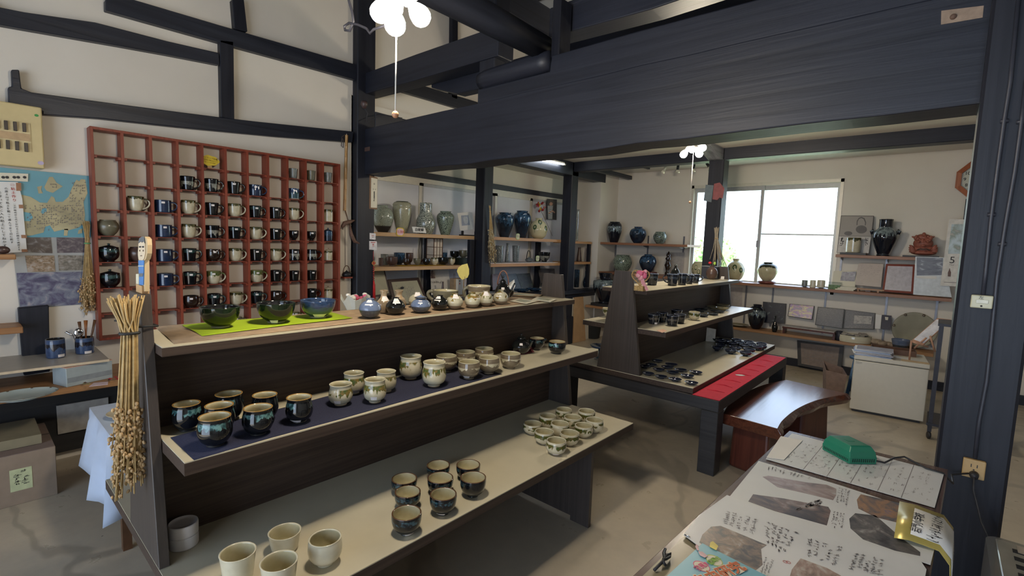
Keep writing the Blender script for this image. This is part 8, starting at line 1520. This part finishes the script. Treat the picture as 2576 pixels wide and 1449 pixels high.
MB().box(-w_, w_, -.016, 0, -h_, h_).obj('outlet_plate', plain('yellowed_plastic', (.48, .32, .14), .45, 0, .06), r, bev=.003, seg=2)
for x in (-.007, .007): MB().box(x-.0012, x+.0012, -.0168, -.0155, .006, .016).obj('slot', M_BLK, r)
MB().box(-.002, .002, -.017, -.0155, -.0035, .0005).obj('screw', M_BLK, r); MB().tube([(.002, -.016, -.016), (.002, -.034, -.018)], [.012, .010], 14).obj('plug', M_BLK, r)
MB().tube([(.002, -.032, -.02), (.004, -.036, -.06), (.03, -.05, -.15), (.06, -.1, -.2)], .0028, 6).obj('cord', M_BLK, r)
M_CDT = plain('painted_conduit', (.035, .037, .050), .4, 0, .1)
def conduit(pts, label, cl):
    P_ = [ony(a, b, 2.113) for a, b in pts]; r = thing('conduit', label, 'cable', P_[0]); MB().tube([p-P_[0] for p in P_], .0055, 10).obj('cable_run', M_CDT, r)
    for q in cl: p = ony(q[0], q[1], 2.113)-P_[0]; MB().tube([p+Vector((-.009, .002, 0)), p+Vector((.009, .002, 0))], .0062, 8).obj('clip', M_CDT, r)
conduit([(2562, 0), (2541, 210), (2525, 310), (2510, 420), (2492, 560), (2480, 680), (2473, 742)], 'painted cable running down to the light switch', [(2527, 304), (2494, 540)]); conduit([(2582, 200), (2570, 305), (2553, 430), (2530, 560), (2508, 700), (2494, 850), (2482, 960), (2463, 1060), (2453, 1152)], 'painted cable running down to the power outlet', [(2568, 306), (2521, 614)])
ob, oc = sheet('worn_plate', [ony(a, b, 2.1985) for a, b in [(2368, 27), (2475, 14), (2472, 44), (2367, 62)]], plain('bare_wood_patch', (.26, .19, .14), .7, 0, .2, 40), 'bare rectangular wooden patch with a knot hole on the beam right end', 'patch', .0015); MB().tube([ony(2398, 42, 2.1975)-oc, ony(2398, 42, 2.1955)-oc], .009, 12).obj('knot_hole', plain('knot_dark', (.12, .07, .05), .7), ob)
# heater at the lower right corner
hz_ = .52; a = onz(2478, 1338, hz_); r = thing('heater', 'silver heater with a slotted top grille at the lower right corner', 'heater', (a.x, a.y, 0)); M_SIL = plain('silver_sheet', (.50, .49, .45), .18, .7, .05)
m = MB(); n = 8; R0 = .035; pts = []
for cx_, cy_, a0 in ((R0, -R0, PI/2), (R0, -.5+R0, PI)): pts += [(cx_+R0*math.cos(a0+PI/2*k/n), cy_+R0*math.sin(a0+PI/2*k/n), 0) for k in range(n+1)]
pts += [(.55, -.5, 0), (.55, 0, 0)]; MB().prism([Vector(p) for p in pts], (0, 0, hz_-.004)).obj('heater_body', M_SIL, r)
m = MB(); dk = MB()
for i in range(7):
    for j in range(9):
        x0, y0 = .05+i*.065, -.44+j*.045; dk.box(x0, x0+.04, y0, y0+.022, hz_+.0002, hz_+.0010)
m.box(0.02, .55, -.48, -.02, hz_-.004, hz_); m.obj('top_grille', plain('plastic_film_silver', (.50, .48, .42), .12, .3, .06, 20), r, bev=.002); dk.obj('vent_slot', INK, r); MB().box(.06, .20, -.075, -.03, hz_+.0003, hz_+.0014).obj('label_sticker', plain('pale_tan_label', (.52, .44, .36), .5), r)
letters(r, '使用説明', .018, INKG, (.13, -.052, hz_+.0018), (1, -.1, 0), (.1, 1, 0))
D.objects.remove(_fo)
